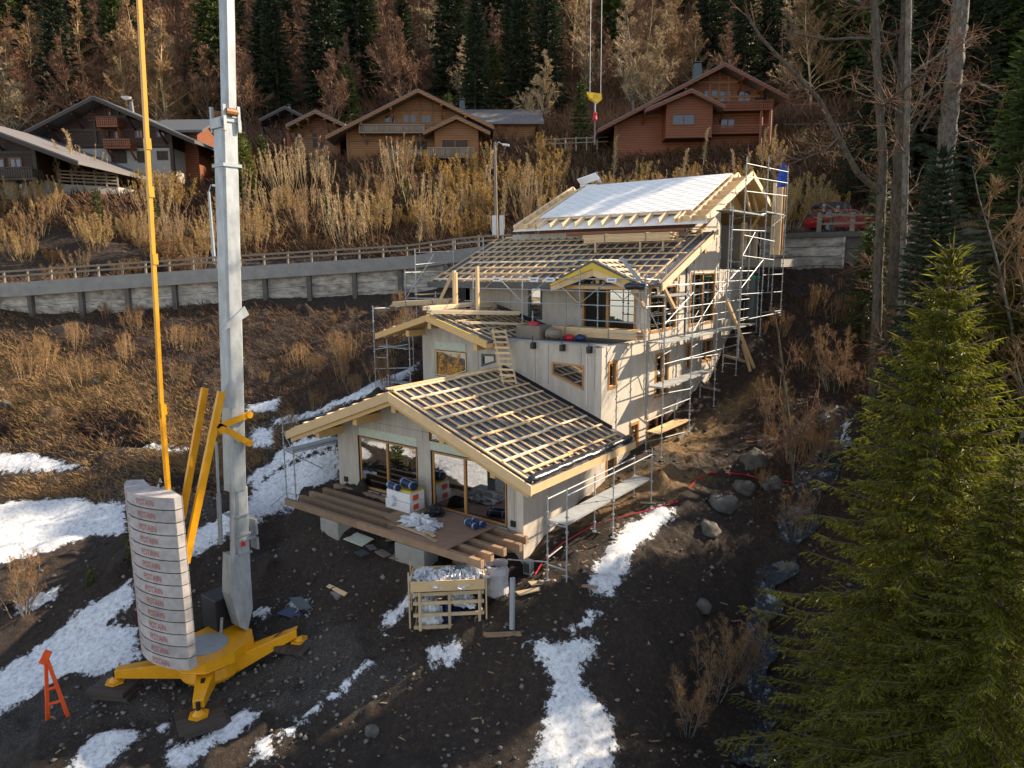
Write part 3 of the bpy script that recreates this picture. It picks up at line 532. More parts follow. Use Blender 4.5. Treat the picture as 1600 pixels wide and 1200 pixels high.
rake(r, xr+.0, zr-.28, xe-.15, ze-.25, ya+.06, .26, m='glulam'); rake(r, xl+.15, ze-.25, xr, zr-.28, ya+.06, .26, m='glulam')
MB().box(xe-.02, xe+.04, ya, 5.95, ze-.32, ze-.03).build('eave_board', M['pine'], r)
mb = MB(); mb.obox((xe-.02, ya+.0, ze-.33), (-1.4, 0, .51), (0, 7.5, 0), (0, 0, .03)); mb.obox((xl+.02, ya, ze-.33), (1.5, 0, .55), (0, 7.1, 0), (0, 0, .03)); mb.build('soffit', M['pine'], r)
for x in (-10.1, -7.6, -5.27, -2.75, -.35):
    zt = r1(x)-.48-(.05 if x == -5.27 else 0); b = MB(); b.box(x-.12, x+.12, -1.35, 0, zt-.34, zt); b.build('purlin', M['glulam'], r)
def crumpled(name, a, b, rad, m, parent, n=24, k=12, flat=.75, seed=1):
    rg = np.random.default_rng(seed); a, b = np.array(a, float), np.array(b, float); d = unit(b-a); s1 = unit(np.cross(d, (0, 0, 1))); s2 = np.cross(s1, d); V = []; Fs = []
    for i in range(n+1):
        t = i/n; c = a+(b-a)*t+s1*rg.normal(0, rad*.12)
        e = 1 if 0 < i < n else .4
        for j in range(k):
            th = 2*math.pi*(j+i*.35)/k; q = rad*e*(1+rg.uniform(-.22, .22)); V.append(c+s1*math.cos(th)*q+s2*math.sin(th)*q*flat)
    for i in range(n):
        for j in range(k): Fs.append((i*k+j, i*k+(j+1) % k, (i+1)*k+(j+1) % k, (i+1)*k+j))
    Fs += [tuple(range(k-1, -1, -1)), tuple(range(n*k, n*k+k))]
    return mesh_from(name, V, Fs, M[m], parent, var=[.5]*len(Fs), smooth=True)
crumpled('rolled_foil', (xe-.16, ya+.05, ze+.13), (xe-.14, 5.9, ze+.14), .2, 'foil', r)
mb = MB(); mb.prism([(xr, 5.57, zr), (.55, 5.57, ze+.3), (.55, 5.57, ze+.58), (xr, 5.57, zr+.28)], (0, .025, 0)); mb.build('flashing', M['foil'], r)
# roof 2
ya2, xr2, xe2, xl2, zr2, ze2 = 4.3, -8.8, -5.15, -12.4, 8.9, 7.84
r = membrane('roof', [[(xr2, ya2, zr2), (xe2, ya2, ze2), (xe2, 9.68, ze2), (xr2, 9.68, zr2)], [(xl2, ya2, ze2), (xr2, ya2, zr2), (xr2, 9.68, zr2), (xl2, 9.68, ze2)]], 'membrane', 'second tier gable roof strewn with loose battens')
V2 = np.array([xr2-xe2, 0, zr2-ze2]); S2 = np.linalg.norm(V2)
roof_slope(r, (xe2, ya2+.5, ze2), (0, 1, 0), V2, 4.8, S2, 6, 11, m_b='pine_grey', rag=.5, rafters=8, gap=(.3, .6)); roof_slope(r, (xl2, ya2+.3, ze2), (0, 1, 0), (xr2-xl2, 0, zr2-ze2), 5.0, S2, 6, 11, rafters=8)
rake(r, xr2, zr2, xe2+.03, ze2, ya2-.06, .3, m='glulam'); rake(r, xl2-.03, ze2, xr2, zr2, ya2-.06, .3, m='glulam')
rake(r, xr2, zr2+.0, xe2+.03, ze2, ya2-.03, .08, m='yellowboard', dz=.06); MB().box(xe2-.03, xe2+.03, ya2, 5.55, ze2-.28, ze2-.07).build('eave_board', M['glulam'], r)
for x in (-10.3, -8.8, -5.95): zt = r2(x)-.38; MB().box(x-.11, x+.11, 4.45, 5.6, zt-.3, zt).build('purlin', M['glulam'], r)
MB().prism([(xr2, 9.66, zr2), (-5.0, 9.66, ze2-.06), (-5.0, 9.66, ze2+.24), (xr2, 9.66, zr2+.3)], (0, .03, 0)).build('flashing', M['foil'], r)
t = MB()
for i in range(6): x = -8.4+i*.23; t.prism([(x, 5.585, 8.1+.02*i), (x+.15, 5.585, 8.1+.02*i), (x+.11, 5.585, 8.32+.02*i), (x+.04, 5.585, 8.3)], (0, .01, 0))
t.build('red_print', M['redprint'], r)
# roof 3
y3, x3l, x3r, y3t = 8.2, -12.3, 1.45, 14.2; z3, z3t = 10.35, 10.35+6.0*.405
r = membrane('roof', [[(x3l, y3, z3), (x3r, y3, z3), (x3r, y3t, z3t), (x3l, y3t, z3t)]], 'membrane', 'wide third tier roof with rows of battens across dark membrane')
V3 = np.array([0, 6.0, z3t-z3]); S3 = np.linalg.norm(V3)
roof_slope(r, (x3l+.1, y3, z3), (1, 0, 0), V3, x3r-x3l-.25, S3, 9, 25, m_b='pine', rag=.9, rafters=22, gap=(.2, .15))
MB().prism([(x3r, y3-.1, z3+.06), (x3r, y3t, z3t+.1), (x3r, y3t, z3t-.22), (x3r, y3-.1, z3-.26)], (.06, 0, 0)).build('fascia', M['pine_pale'], r)
MB().prism([(x3r-.3, y3+.1, z3-.1), (x3r-.3, y3t, z3t-.1), (x3r-.3, y3t, z3t-.42), (x3r-.3, y3+.1, z3-.42)], (.08, 0, 0)).build('fascia', M['pine_pale'], r)
MB().prism([(x3l-.06, y3, z3+.03), (x3l-.06, y3t, z3t+.03), (x3l-.06, y3t, z3t-.25), (x3l-.06, y3, z3-.25)], (.06, 0, 0)).build('fascia', M['pine'], r)
mb = MB(); mb.prism([(x3l-.1, y3-.06, z3+.05), (-3.9, y3-.06, z3+.05), (-3.9, y3-.06, z3-.25), (x3l-.1, y3-.06, z3-.28)], (0, .05, 0)); mb.build('hanging_membrane', M['foil'], r)
for i in range(9): x = -10.9+i*.62; MB().box(x, x+.1, 8.35, 9.7, 10.1, 10.28).build('rafter_tail', M['glulam'], r)
MB().beam((1.3, 9.75, 9.3), (1.3, 8.6, 10.25), .12, .14).build('brace', M['pine'], r)
for y in (9.9, 13.0): MB().obox((-.1, y, r3(y)-.6), (1.45, 0, 0), (0, .16, 0), (0, 0, .26)).build('purlin', M['glulam'], r)
# dormer over the terrace door
dx, dyf, dzr, dze, dh = -1.82, 7.85, 11.4, 10.38, 2.3
sl_ = (dzr-dze)/dh
def back(z): return y3+(z-z3)/.405
r = membrane('roof', [[(dx, dyf, dzr), (dx+dh, dyf, dze), (dx+dh, back(dze)+.25, dze), (dx, back(dzr)-.1, dzr)], [(dx-dh, dyf, dze), (dx, dyf, dzr), (dx, back(dzr)-.1, dzr), (dx-dh, back(dze)+.25, dze)]], 'membrane', 'small dormer roof with a yellow edge above the terrace door')
for s in (-1, 1):
    x0, x1 = (dx, dx+s*dh)
    a, b = (x0, x1)
    MB().prism([(a, dyf-.05, dzr+.03), (b, dyf-.05, dze+.03), (b, dyf-.05, dze-.04), (a, dyf-.05, dzr-.08)], (0, .05, 0)).build('foil_edge', M['foil'], r)
    MB().prism([(a, dyf-.03, dzr-.06), (b, dyf-.03, dze-.04), (b, dyf-.03, dze-.12), (a, dyf-.03, dzr-.36)], (0, .05, 0)).build('yellow_edge', M['yellowboard'], r)
    MB().prism([(a, dyf+.03, dzr-.36), (b, dyf+.03, dze-.1), (b, dyf+.03, dze-.4), (a, dyf+.03, dzr-.68)], (0, .08, 0)).build('fascia', M['pine'], r)
    MB().beam((dx+s*1.75, 9.7, 9.2), (dx+s*1.75, 8.35, 10.1), .14, .14).build('brace', M['pine'], r)
MB().box(dx-2.0, dx+2.0, 8.3, 8.46, 10.12, 10.34).build('tie_beam', M['glulam'], r); MB().box(dx-.09, dx+.09, 8.28, 8.44, 10.34, 11.1).build('king_post', M['glulam'], r)
MB().box(dx-.1, dx+.1, dyf+.1, back(dzr)-.3, dzr-.5, dzr-.25).build('purlin', M['glulam'], r)
for s in (-1, 1):
    V = np.array([-s*dh, 0, dzr-dze])
    for i in range(4): MB().obox((dx+s*dh, dyf+.15+i*.5, dze+.03), V*(1.0), (0, .07, 0), (0, 0, .05)).build('counter_batten', M['pine_pale'], r)
    for i in range(5): k = .08+.2*i; MB().obox(np.array([dx+s*dh, dyf+.1, dze+.085])+V*k, V*.045, (0, 1.6+1.1*k, 0), (0, 0, .045)).build('batten', M['pine_pale'], r)
mb = MB(); mb.prism([(dx+dh-.1, dyf+.1, dze+.12), (dx+dh+.15, dyf+.05, dze+.12), (dx+dh*.2+.2, dyf+1.6, dzr+.1), (dx+dh*.2, dyf+1.6, dzr+.1)], (0, 0, .05)); mb.build('lead_strip', M['galv'], r)
crumpled('rolled_foil', (dx+dh-.6, dyf-.1, dze-.08), (dx+dh+.5, dyf-.12, dze-.1), .2, 'foil', r, n=9)
# roof 4 : white insulation boards between open rafters
y4, yr4, y4b, x4l, x4r = 13.0, 19.3, 25.6, -10.2, 1.4; z4, zr4 = 13.42, 16.1
k4 = (zr4-z4)/(yr4-y4); V4 = unit((0, 1, k4)); S4 = math.hypot(yr4-y4, zr4-z4); W4 = unit((0, -k4, 1)); V4b = unit((0, -1, k4)); W4b = unit((0, k4, 1))
r = MB().obox((x4l+.0, y4, z4-.3), (x4r-x4l, 0, 0), V4*S4, W4*.03).obox((x4l, y4b, z4-.3), (x4r-x4l, 0, 0), V4b*S4, W4b*.03).build('roof', M['insul'], house, label='uppermost roof with white insulation boards and open pale rafters')
MB().obox(np.array((x4l, y4, z4-.3))+V4*.9-W4*.035, (x4r-x4l, 0, 0), V4*(S4-.9), W4*.03).obox(np.array((x4l, y4b, z4-.3))+V4b*.9-W4b*.035, (x4r-x4l, 0, 0), V4b*(S4-.9), W4b*.03).build('soffit_boards', M['glulam'], r)
b = MB()
for (o, V, Wn, sg) in (((x4l+1.15, y4, z4), V4, W4, 1), ((x4l+1.15, y4b, z4), V4b, W4b, 1)):
    o = np.array(o); n = 7
    for j in range(5):
        for i in range(5): L_ = (x4r-x4l-2.35)/5; S_ = (S4-1.05)/5; b.obox(o+V*(1.0+j*S_)+Wn*(.0)+np.array([i*L_, 0, 0]), (L_-.008, 0, 0), V*(S_-.008), Wn*.045)
b.build('insulation_board', M['insul'], r)
pr = MB(); o = np.array((x4l+1.15, y4, z4))+W4*.0465
for j in range(19):
    for i in range(11):
        x = .25+i*.85+(j % 2)*.4; s = 1.15+j*.31
        if x < 8.9: pr.obox(o+V4*s+np.array([x, 0, 0]), (.5, 0, 0), V4*.035, W4*.002); pr.obox(o+V4*(s+.07)+np.array([x+.1, 0, 0]), (.3, 0, 0), V4*.02, W4*.002)
pr.build('grey_print', M['greyprint'], r)
for o, V, Wn in (((0, y4, z4), V4, W4), ((0, y4b, z4), V4b, W4b)):
    o = np.array(o, float)
    xs = list(np.linspace(x4l+.02, x4r-.12, 15))
    for i, x in enumerate(xs): edge_ = i in (0, 1, 13, 14); L_ = S4+.02 if edge_ else 1.05; MB().obox(o+np.array([x, 0, 0])-Wn*.25, (.08, 0, 0), V*L_, Wn*.29).build('rafter', M['pine_pale'], r)
    MB().obox(o+np.array([x4l+1.2, 0, 0])+V*1.0-Wn*.1, (x4r-x4l-2.4, 0, 0), V*.05, Wn*.16).build('cross_board', M['pine_pale'], r)
    for i0 in (0, 13):
        for q in range(9): MB().obox(o+np.array([xs[i0]+.08, 0, 0])+V*(.25+q*(S4-.4)/9)-Wn*.24, (xs[i0+1]-xs[i0]-.08, 0, 0), V*.05, Wn*.26).build('nogging', M['pine'], r)
        for q in range(9): MB().obox(o+np.array([xs[i0]+(-.0 if i0 else xs[1]-xs[0]+.08)-(.6 if i0 else 0), 0, 0])+V*(.25+q*(S4-.4)/9)-Wn*.24, (.6, 0, 0), V*.05, Wn*.26).build('nogging', M['pine'], r)
    for x in ((x4l+1.4 if True else 0), x4r-.12-1.4): MB().obox(o+np.array([x, 0, 0])-Wn*.25, (.08, 0, 0), V*(S4), Wn*.29).build('rafter', M['pine_pale'], r)
for x, y in ((x4r-.2, 19.3), (x4r-.2, 15.7), (x4r-.2, 22.8)):
    zt = z4+(min(y-y4, y4b-y))*k4-.38; MB().box(-.3, x, y-.1, y+.1, zt-.3, zt).build('purlin', M['glulam'], r)
for y in (14.6, 22.2): MB().beam((.02, y, z4-.9), (1.1, y, z4+(min(y-y4, y4b-y))*k4-.5), .14, .14).build('brace', M['glulam'], r)
MB().prism([(-.05, 18.4, 14.0), (-.05, 22.3, 14.0), (-.05, 19.3, 15.6)], (.1, 0, 0)).build('gable_board', M['glulam'], r)
for y in (19.4, 20.6): MB().beam((.9, y+1.2, 13.9), (.9, y-.2, 15.5), .1, .16).build('brace', M['pine'], r)
MB().box(-8.9, 0, 24.0, 24.3, 10.9, 13.5).build('wall', M['plaster'], house)
for y in (22.2, 24.2): MB().box(-.2, .1, y, y+.25, 10.9, 13.6).build('porch_post', M['pine_pale'], house)
MB().box(-.2, 2.3, 22.0, 25.4, 11.0, 11.45).build('entrance_slab', M['concrete'], house)
MB().box(-3, 0.0, 21.9, 25.4, 10.6, 10.9).build('floor_slab', M['concrete'], house)
# ---------------------------------------------------------------- scaffolding
def post_mb(x, y, z0, z1, r=.027):
    mb = MB().tube((x, y, z0), (x, y, z1), r, n=7); z = z0+.4
    while z < z1-.05: mb.tube((x, y, z-.02), (x, y, z+.02), .062, n=7); z += .52
    mb.tube((x, y, z0), (x, y, z0+.04), .09, n=6); return mb
def scaffold(label, posts, rails=(), decks=(), braces=(), planks=(), signs=(), name='scaffold'):
    p0 = posts[0]; t = thing(name, label, 'scaffold', (p0[0], p0[1], p0[2]), 'scaffolds around the house')
    for p in posts: post_mb(*p).build('post', M['galv'], t)
    for a, b in rails: MB().tube(a, b, .026, n=6).build('rail', M['galv'], t)
    for a, b in braces: MB().tube(a, b, .021, n=5).build('brace', M['galv'], t)
    for x0, x1, y0, y1, z in decks:
        mb = MB(); mb.box(x0, x1, y0, y1, z-.025, z, .5); mb.box(x0, x0+.035, y0, y1, z-.07, z-.026); mb.box(x1-.035, x1, y0, y1, z-.07, z-.026)
        mb.build('platform', M['deckmetal'], t)
    for x0, x1, y0, y1, z in planks:
        n = 2
        for i in range(n): MB().box(x0+(x1-x0)*i/n+.02, x0+(x1-x0)*(i+1)/n-.02, y0+R.uniform(-.15, .1), y1+R.uniform(-.1, .2), z+.004*i, z+.045).build('plank', M['pine'], t)
    for p in signs:
        mb = MB(); mb.box(p[0]-.24, p[0]+.24, p[1]-.035, p[1]-.028, p[2]-.1, p[2]+.1, .9); s_ = mb.build('sign_plate', M['white'], t)
        b = MB()
        for i in range(5): b.box(p[0]-.17+i*.07, p[0]-.12+i*.07, p[1]-.04, p[1]-.036, p[2]-.04, p[2]+.04)
        b.build('sign_print', M['blueprint'], s_)
    return t
g_ = lambda x, y: gz(x, y)-.02
# front right tower beside the front wing
ys = [-1.1, 2.05, 5.2]
scaffold('low scaffold with one grey walkway beside the front wing', [(x, y, g_(x, y), 3.95 if x > 2 else 3.55) for y in ys for x in (1.82, 2.6)],
 rails=[((1.82, ys[0], 3.45), (1.82, ys[2], 3.45)), ((2.6, ys[0], 3.72), (2.6, ys[2], 3.72)), ((1.82, ys[0], 1.1), (2.6, ys[0], 1.1)), ((1.82, ys[0], 1.35), (1.82, -.2, 1.45)), ((1.82, -1.1, 1.2), (.3, -1.4, 1.0)), ((1.82, ys[1], 2.62), (2.6, ys[1], 2.62)), ((1.82, ys[2], 2.62), (2.6, ys[2], 2.62)), ((1.82, ys[0], 2.62), (2.6, ys[0], 2.62))],
 decks=[(1.86, 2.56, ys[0], ys[1]-.02, 2.72), (1.86, 2.56, ys[1]+.02, ys[2], 2.72)])
# left end of the front wing
scaffold('narrow scaffold tower left of the front wing', [(-12.7, -1.3, g_(-12.7, -1.3), 4.25), (-12., -1.3, g_(-12, -1.3), 4.1), (-12.7, 1.6, g_(-12.7, 1.6), 4.2), (-12., 1.6, g_(-12, 1.6), 3.9), (-12.7, 4.4, g_(-12.7, 4.4), 5.2)],
 rails=[((-12, -1.3, .9), (-12, 1.6, .9)), ((-12, -1.3, .4), (-12, 1.6, .4)), ((-12, -1.3, 2.9), (-12, 1.6, 2.9)), ((-12.7, -1.3, 2.95), (-12, -1.3, 2.95)), ((-12.7, -1.3, .9), (-12, -1.3, .9)), ((-12.7, -1.3, 4.15), (-12.7, 4.4, 4.3)), ((-12.7, -1.3, 3.6), (-12.7, 1.6, 3.6)), ((-12.7, 1.6, 2.9), (-12, 1.6, 2.9))],
 decks=[(-12.66, -12.04, -1.3, 1.6, 3.0)], braces=[((-12.7, -1.3, .9), (-14.6, -2.3, -.9)), ((-12.7, -1.3, 2.95), (-12.7, 1.6, 1.0)), ((-12.7, -1.3, 3.9), (-12.0, -1.3, 2.95)), ((-12.0, 1.6, 2.6), (-12.0, 3.2, 1.2))])
# long facade scaffold
yc = [9.0, 12.1, 15.25, 18.4, 21.5]; xi, xo = .45, 1.22
tops_o = [11.2, 11.6, 13.2, 10.9, 13.0]; tops_i = [10.7, 11.4, 10.3, 10.4, 9]
P_ = []
for y, to, ti in zip(yc, tops_o, tops_i): P_ += [(xo, y, g_(xo, y), to), (xi, y, max(g_(xi, y), 2.4), ti)]
rl = []
for z in (4.75, 6.8, 8.7, 9.25, 10.3):
    for a, b in zip(yc[:-1], yc[1:]):
        if z < 5 and a > 11: continue
        if z < 7 and a > 18: continue
        rl.append(((xo, a, z), (xo, b, z)))
for z in (5.7, 7.75, 9.8, 3.6):
    for y in yc:
        if z > g_(xo, y): rl.append(((xi, y, z), (xo, y, z)))
for z in (5.25, 7.25, 8.2, 9.75, 10.8, 3.1, 4.1):
    for a, b in zip(yc[:-1], yc[1:]):
        if (z < 5 and a > 11) or (z < 6 and a > 15) or (z > 10.5 and a < 12): continue
        if R.random() < .75: rl.append(((xo if R.random() < .6 else xi, a, z), (xo if R.random() < .6 else xi, b, z+R.uniform(-.03, .03))))
for y in (10.5, 13.7, 16.8, 20.0): P_.append((xi+.1, y, max(g_(xi, y)+.5, 5.7), 9.9+R.uniform(-.5, 1.2)))
rl += [((xi, 12.1, 6.55), (xo+.1, 15.2, 6.6)), ((xi, 9, 8.9), (xi, 12.1, 8.9)), ((xi, 12.1, 10.2), (xi, 15.2, 10.2)), ((xi, 18.4, 9.3), (xi, 21.5, 9.3))]
scaffold('tall multi-level scaffold along the sunlit right side wall', P_, rails=rl,
 decks=[(xi+.05, xo-.05, a+.03, b-.03, 5.75) for a, b in zip(yc[:2], yc[1:3])]+[(xi+.05, xo-.05, a+.03, b-.03, 7.75) for a, b in zip(yc[:4], yc[1:5])]+[(xi+.05, xo-.05, 8.95, 12.05, 9.85)],
 planks=[(xi+.02, xo-.02, 8.9, 12.2, 3.6)], braces=[((xi-.1, 9, 9.4), (xo, 9.0, 7.8)), ((xo, 9.0, 8.6), (xo, 12.1, 9.9)), ((xi, 9, 7.7), (xi, 10.2, 6.0)), ((xo, 12.1, 8), (xo, 15.2, 9.8)), ((xo, 15.25, 9.8), (xo, 18.4, 11.0))])
# corner scaffold round the uppermost gable
sx, sX = 1.65, 2.4
PP = [(sX, 15.2, 6.5, 16.3), (sX, 18.5, 7.3, 16.7), (sX, 22.0, 8.2, 16.6), (sx, 15.3, 9.4, 14.2), (sx, 18.4, 9.5, 13.9), (sX, 20.2, 8.6, 15.2), (sx, 21.9, 9.5, 14.4), (sX, 13.6, 9.4, 13.9)]
rl = [((sX, 15.2, z), (sX, 22.0, z+.25)) for z in (14.7, 15.4, 16.0)]+[((sX, 13.6, 12.8), (sX, 18.5, 12.9)), ((sX, 15.2, 11.6), (sX, 20.2, 11.4)), ((sX, 15.2, 12.6), (sX, 20.2, 12.4)), ((sx, 15.3, 11.3), (sX, 15.2, 11.3)), ((sx, 18.4, 9.6), (sX, 18.5, 9.6)), ((sX, 15.2, 9.7), (sX, 22, 9.6)), ((sX, 18.5, 10.6), (sX, 22, 10.6)), ((sX, 18.5, 8.6), (sX, 22, 8.5)), ((xo, 18.4, 8.1), (sX, 22, 8.4))]
scaffold('highest scaffold wrapping the gable end of the white roof', PP, rails=rl, decks=[(sx, sX-.05, 13.4, 18.4, 13.75), (sx, sX-.05, 18.5, 21.9, 13.95)],
 braces=[((sX, 15.2, 11.6), (sX, 16.9, 12.8)), ((sX, 16.9, 12.85), (sX, 18.5, 11.5)), ((sX, 15.2, 10.0), (sX, 18.4, 11.4)), ((sx, 15.3, 13.4), (sX, 18.5, 13.8)), ((sX, 22, 13.9), (sX, 19.6, 13.2))])
# terrace scaffold in front of the third tier
yf = 7.62
xs_ = [-8.7, -5.6, -2.35, .95]
PP = [(x, yf, z0, z1) for x, z0, z1 in zip(xs_, (9.2, 7.8, 7.9, 7.75), (10.75, 10.9, 11.05, 10.85))]+[(.3, yf+.7, 7.8, 10.1), (-1.75, yf+.6, 7.9, 10.2), (-4.7, yf-.4, 7.9, 9.1)]
rl = [((xs_[0]-.3, yf, 10.62), (xs_[3], yf, 10.6)), ((xs_[0]+.1, yf, 10.1), (xs_[3], yf, 10.02)), ((xs_[0]-.6, yf, 9.45), (xs_[3], yf, 9.42)), ((xs_[2], yf, 8.25), (xs_[3], yf, 8.2)), ((xs_[2], yf, 8.75), (xs_[3], yf, 8.7)), ((xs_[3], yf, 10.6), (1.22, 9.0, 10.5)), ((xs_[3], yf, 9.42), (1.22, 9.0, 9.4))]
br = []
for a, b in zip(xs_[:-1], xs_[1:]): m_ = (a+b)/2; br += [((a+.05, yf, 9.5), (m_-.2, yf, 10.55)), ((b-.05, yf, 9.5), (m_+.2, yf, 10.55))]
scaffold('guardrail scaffold with small signs in front of the third tier', PP, rails=rl, braces=br, signs=[((a+b)/2 and ((a+b)/2, yf, 10.55)) for a, b in zip(xs_[:-1], xs_[1:])]+[(-4.9, yf, 10.55)], decks=[(-5.5, .9, 7.7, 8.1, 9.38)] if False else [])
# left end scaffold of the third tier
xl_ = -12.85
scaffold('scaffold at the far left end of the third tier roof', [(xl_, 7.7, 8.3, 12.15), (xl_, 6.9, 8.3, 11.05), (xl_, 10.8, 7.5, 12.7), (-11.3, 7.6, 8.2, 9.9), (-10.6, 10.8, 8.3, 12.8)],
 rails=[((xl_, 7.7, 11.95), (-10.6, 7.9, 11.98)), ((xl_, 7.7, 11.3), (xl_, 10.8, 11.5)), ((xl_, 6.9, 10.9), (xl_, 10.8, 10.9)), ((xl_, 6.9, 10.2), (xl_, 7.7, 10.2)), ((xl_, 6.9, 9.4), (-9.5, 7.5, 9.5)), ((xl_, 10.8, 12.45), (-10.6, 10.9, 12.55))],
 decks=[(-12.8, -10.6, 7.0, 7.6, 9.55)], braces=[((xl_, 7.7, 10.3), (xl_, 9.2, 11.9)), ((xl_, 9.4, 11.9), (xl_, 10.8, 10.7)), ((xl_, 6.9, 9.5), (xl_, 7.7, 10.4))], planks=[(-12.6, -11.9, 7.3, 9.0, 9.7)])
scaffold('narrow scaffold left of the second tier wall', [(-12.8, 4.5, g_(-12.8, 4.5), 9.25), (-12.05, 4.7, g_(-12, 4.7), 7.55), (-10.75, 5.0, g_(-10.75, 5), 7.7), (-12.8, 7.3, g_(-12.8, 7.3), 9.0)],
 rails=[((-12.8, 4.5, 9.1), (-11.6, 4.5, 9.15)), ((-12.8, 4.5, 7.0), (-10.75, 4.9, 7.35)), ((-12.8, 4.5, 6.6), (-12.05, 4.7, 6.6)), ((-12.8, 4.5, 6.0), (-10.75, 5, 6.15)), ((-12.8, 4.5, 9.1), (-12.8, 7.3, 9.1))],
 decks=[(-12.75, -10.8, 4.75, 5.35, 7.15), (-12.75, -10.8, 4.75, 5.35, 5.35)])
# ---------------------------------------------------------------- timber on roofs and terrace
def bundle(label, a, b, w_, h_, n, m='pine', name='timber_bundle', group=None, straps=True, fan=0):
    a, b = np.array(a, float), np.array(b, float); t = thing(name, label, 'timber', tuple(a), group); d = unit(b-a); sd = unit(np.cross(d, (0, 0, 1))); L_ = np.linalg.norm(b-a); up_ = np.cross(sd, d)
    rows = n; cols = 3
    for i in range(rows):
        for j in range(cols):
            e = R.uniform(-.1, .1); f_ = fan*(j-1)*.0+fan*R.uniform(0, 1)*((i+1)/rows)
            MB().obox(a+d*e+sd*(j-1.5)*w_/cols+up_*(i*h_/rows), d*(L_+R.uniform(-.1, .15+fan)), sd*(w_/cols-.012), up_*(h_/rows-.008)).build('board', M[m], t)
    if straps:
        for f in (.25, .72):
            c = a+d*L_*f; MB().obox(c-sd*(w_/2+.02)-up_*.02, d*.06, sd*(w_+.02), up_*(h_+.04)).build('strap', M['weathered'], t)
    return t
bundle('long strapped bundle of battens on the terrace parapet', (-4.35, 7.9, 7.98), (.5, 7.95, 7.96), .7, .42, 7, fan=.25)
mb_t = bundle('strapped stack of boards propped below the white roof', (-4.55, 11.9, 12.32), (.25, 11.9, 12.33), .8, .4, 6, m='pine')
for x in (-3.9, -1.4, -.2): MB().box(x, x+.1, 11.5, 11.6, r3(11.5)+.1, 12.32).build('support_post', M['pine_grey'], mb_t)
MB().box(-6.5, .3, 12.9, 13.1, 12.75, 12.92).build('red_beam', M['larch2'], mb_t)
bundle('sunlit bundle of beams poking over the second tier gable', (-8.45, 4.05, 9.03), (-6.6, 8.6, 8.75), .45, .2, 2, m='pine_pale', straps=False)
bundle('second bundle of long beams lying on the ridge of the second tier', (-9.2, 4.7, 9.12), (-8.9, 9.2, 9.2), .5, .2, 2, m='pine_pale', straps=False)
bundle('loose planks lying lower on the second tier roof', (-6.9, 4.9, 8.58), (-5.6, 8.8, 8.25), .3, .1, 2, m='pine_pale', straps=False)
bundle('untidy pile of weathered offcuts on the left scaffold', (-12.7, 5.8, 9.15), (-10.2, 7.4, 9.3), .6, .25, 3, m='pine_grey', fan=.3)
for i, (x, lab) in enumerate(((-9.05, 'upright timber prop with a slanting brace left of the terrace'), (-7.55, 'single upright timber prop on the second tier roof'))):
    t = thing('timber_prop', lab, 'post', (x, 6.6, 9.0)); MB().box(x-.07, x+.07, 6.53, 6.67, r2(x)+.05, 11.2 if i else 11.0).build('post', M['pine'], t)
    if i == 0: MB().beam((x-1.5, 6.5, r2(-10.5)+.2), (x-.05, 6.6, 10.95), .1, .12).build('brace', M['pine_grey'], t); MB().box(x+.12, x+.2, 6.5, 6.62, r2(x)+.05, 10.9).build('post', M['pine'], t)
# ladder from the second tier roof down to the front roof
a = onp(786, 518, 'y', 5.3); b = onp(817, 597, 'y', 4.6); t = thing('ladder', 'home-made timber ladder leaning between the two roofs', 'ladder', tuple(b))
a1, b1 = np.array([-5.15, 5.2, 8.35]), np.array([-3.75, 4.15, 6.1]); sdl = np.array([.27, .12, 0])
for s in (-1, 1): MB().beam(a1+sdl*s, b1+sdl*s, .07, .1).build('rail', M['pine_grey'], t)
for i in range(10): c = a1+(b1-a1)*(i+.5)/10+np.array([0, -.06, .03]); MB().beam(c-sdl*1.15, c+sdl*1.15, .05, .09).build('rung', M['pine'], t)
t = thing('crate', 'open plywood box with a brown tarp on the terrace edge', 'box', (-4.6, 6.4, 7.8)); MB().box(-4.9, -3.6, 6.2, 6.26, 7.9, 8.5).box(-4.9, -4.84, 6.26, 7.2, 7.9, 8.5).box(-3.66, -3.6, 6.26, 7.2, 7.9, 8.5).box(-4.84, -3.66, 7.14, 7.2, 7.9, 8.5).box(-4.84, -3.66, 6.26, 7.14, 7.9, 7.95).build('side_boards', M['weathered'], t)
crumpled('tarp', (-3.5, 6.6, 8.2), (-2.8, 6.7, 8.1), .32, 'weathered', t, n=6); crumpled('red_cloth', (-4.6, 6.7, 8.5), (-4.0, 6.7, 8.5), .2, 'redcable', t, n=5)
for (x, y, c, lab, m_) in ((-2.6, 7.1, 'bag', 'small dark red bag on the terrace floor', 'redcable'), (-2.1, 7.3, 'bag', 'small dark teal bag on the terrace floor', 'bluesheet')):
    tag(crumpled('tool_bag', (x-.25, y, 7.95), (x+.25, y, 7.95), .2, m_, None, n=5), lab, c)
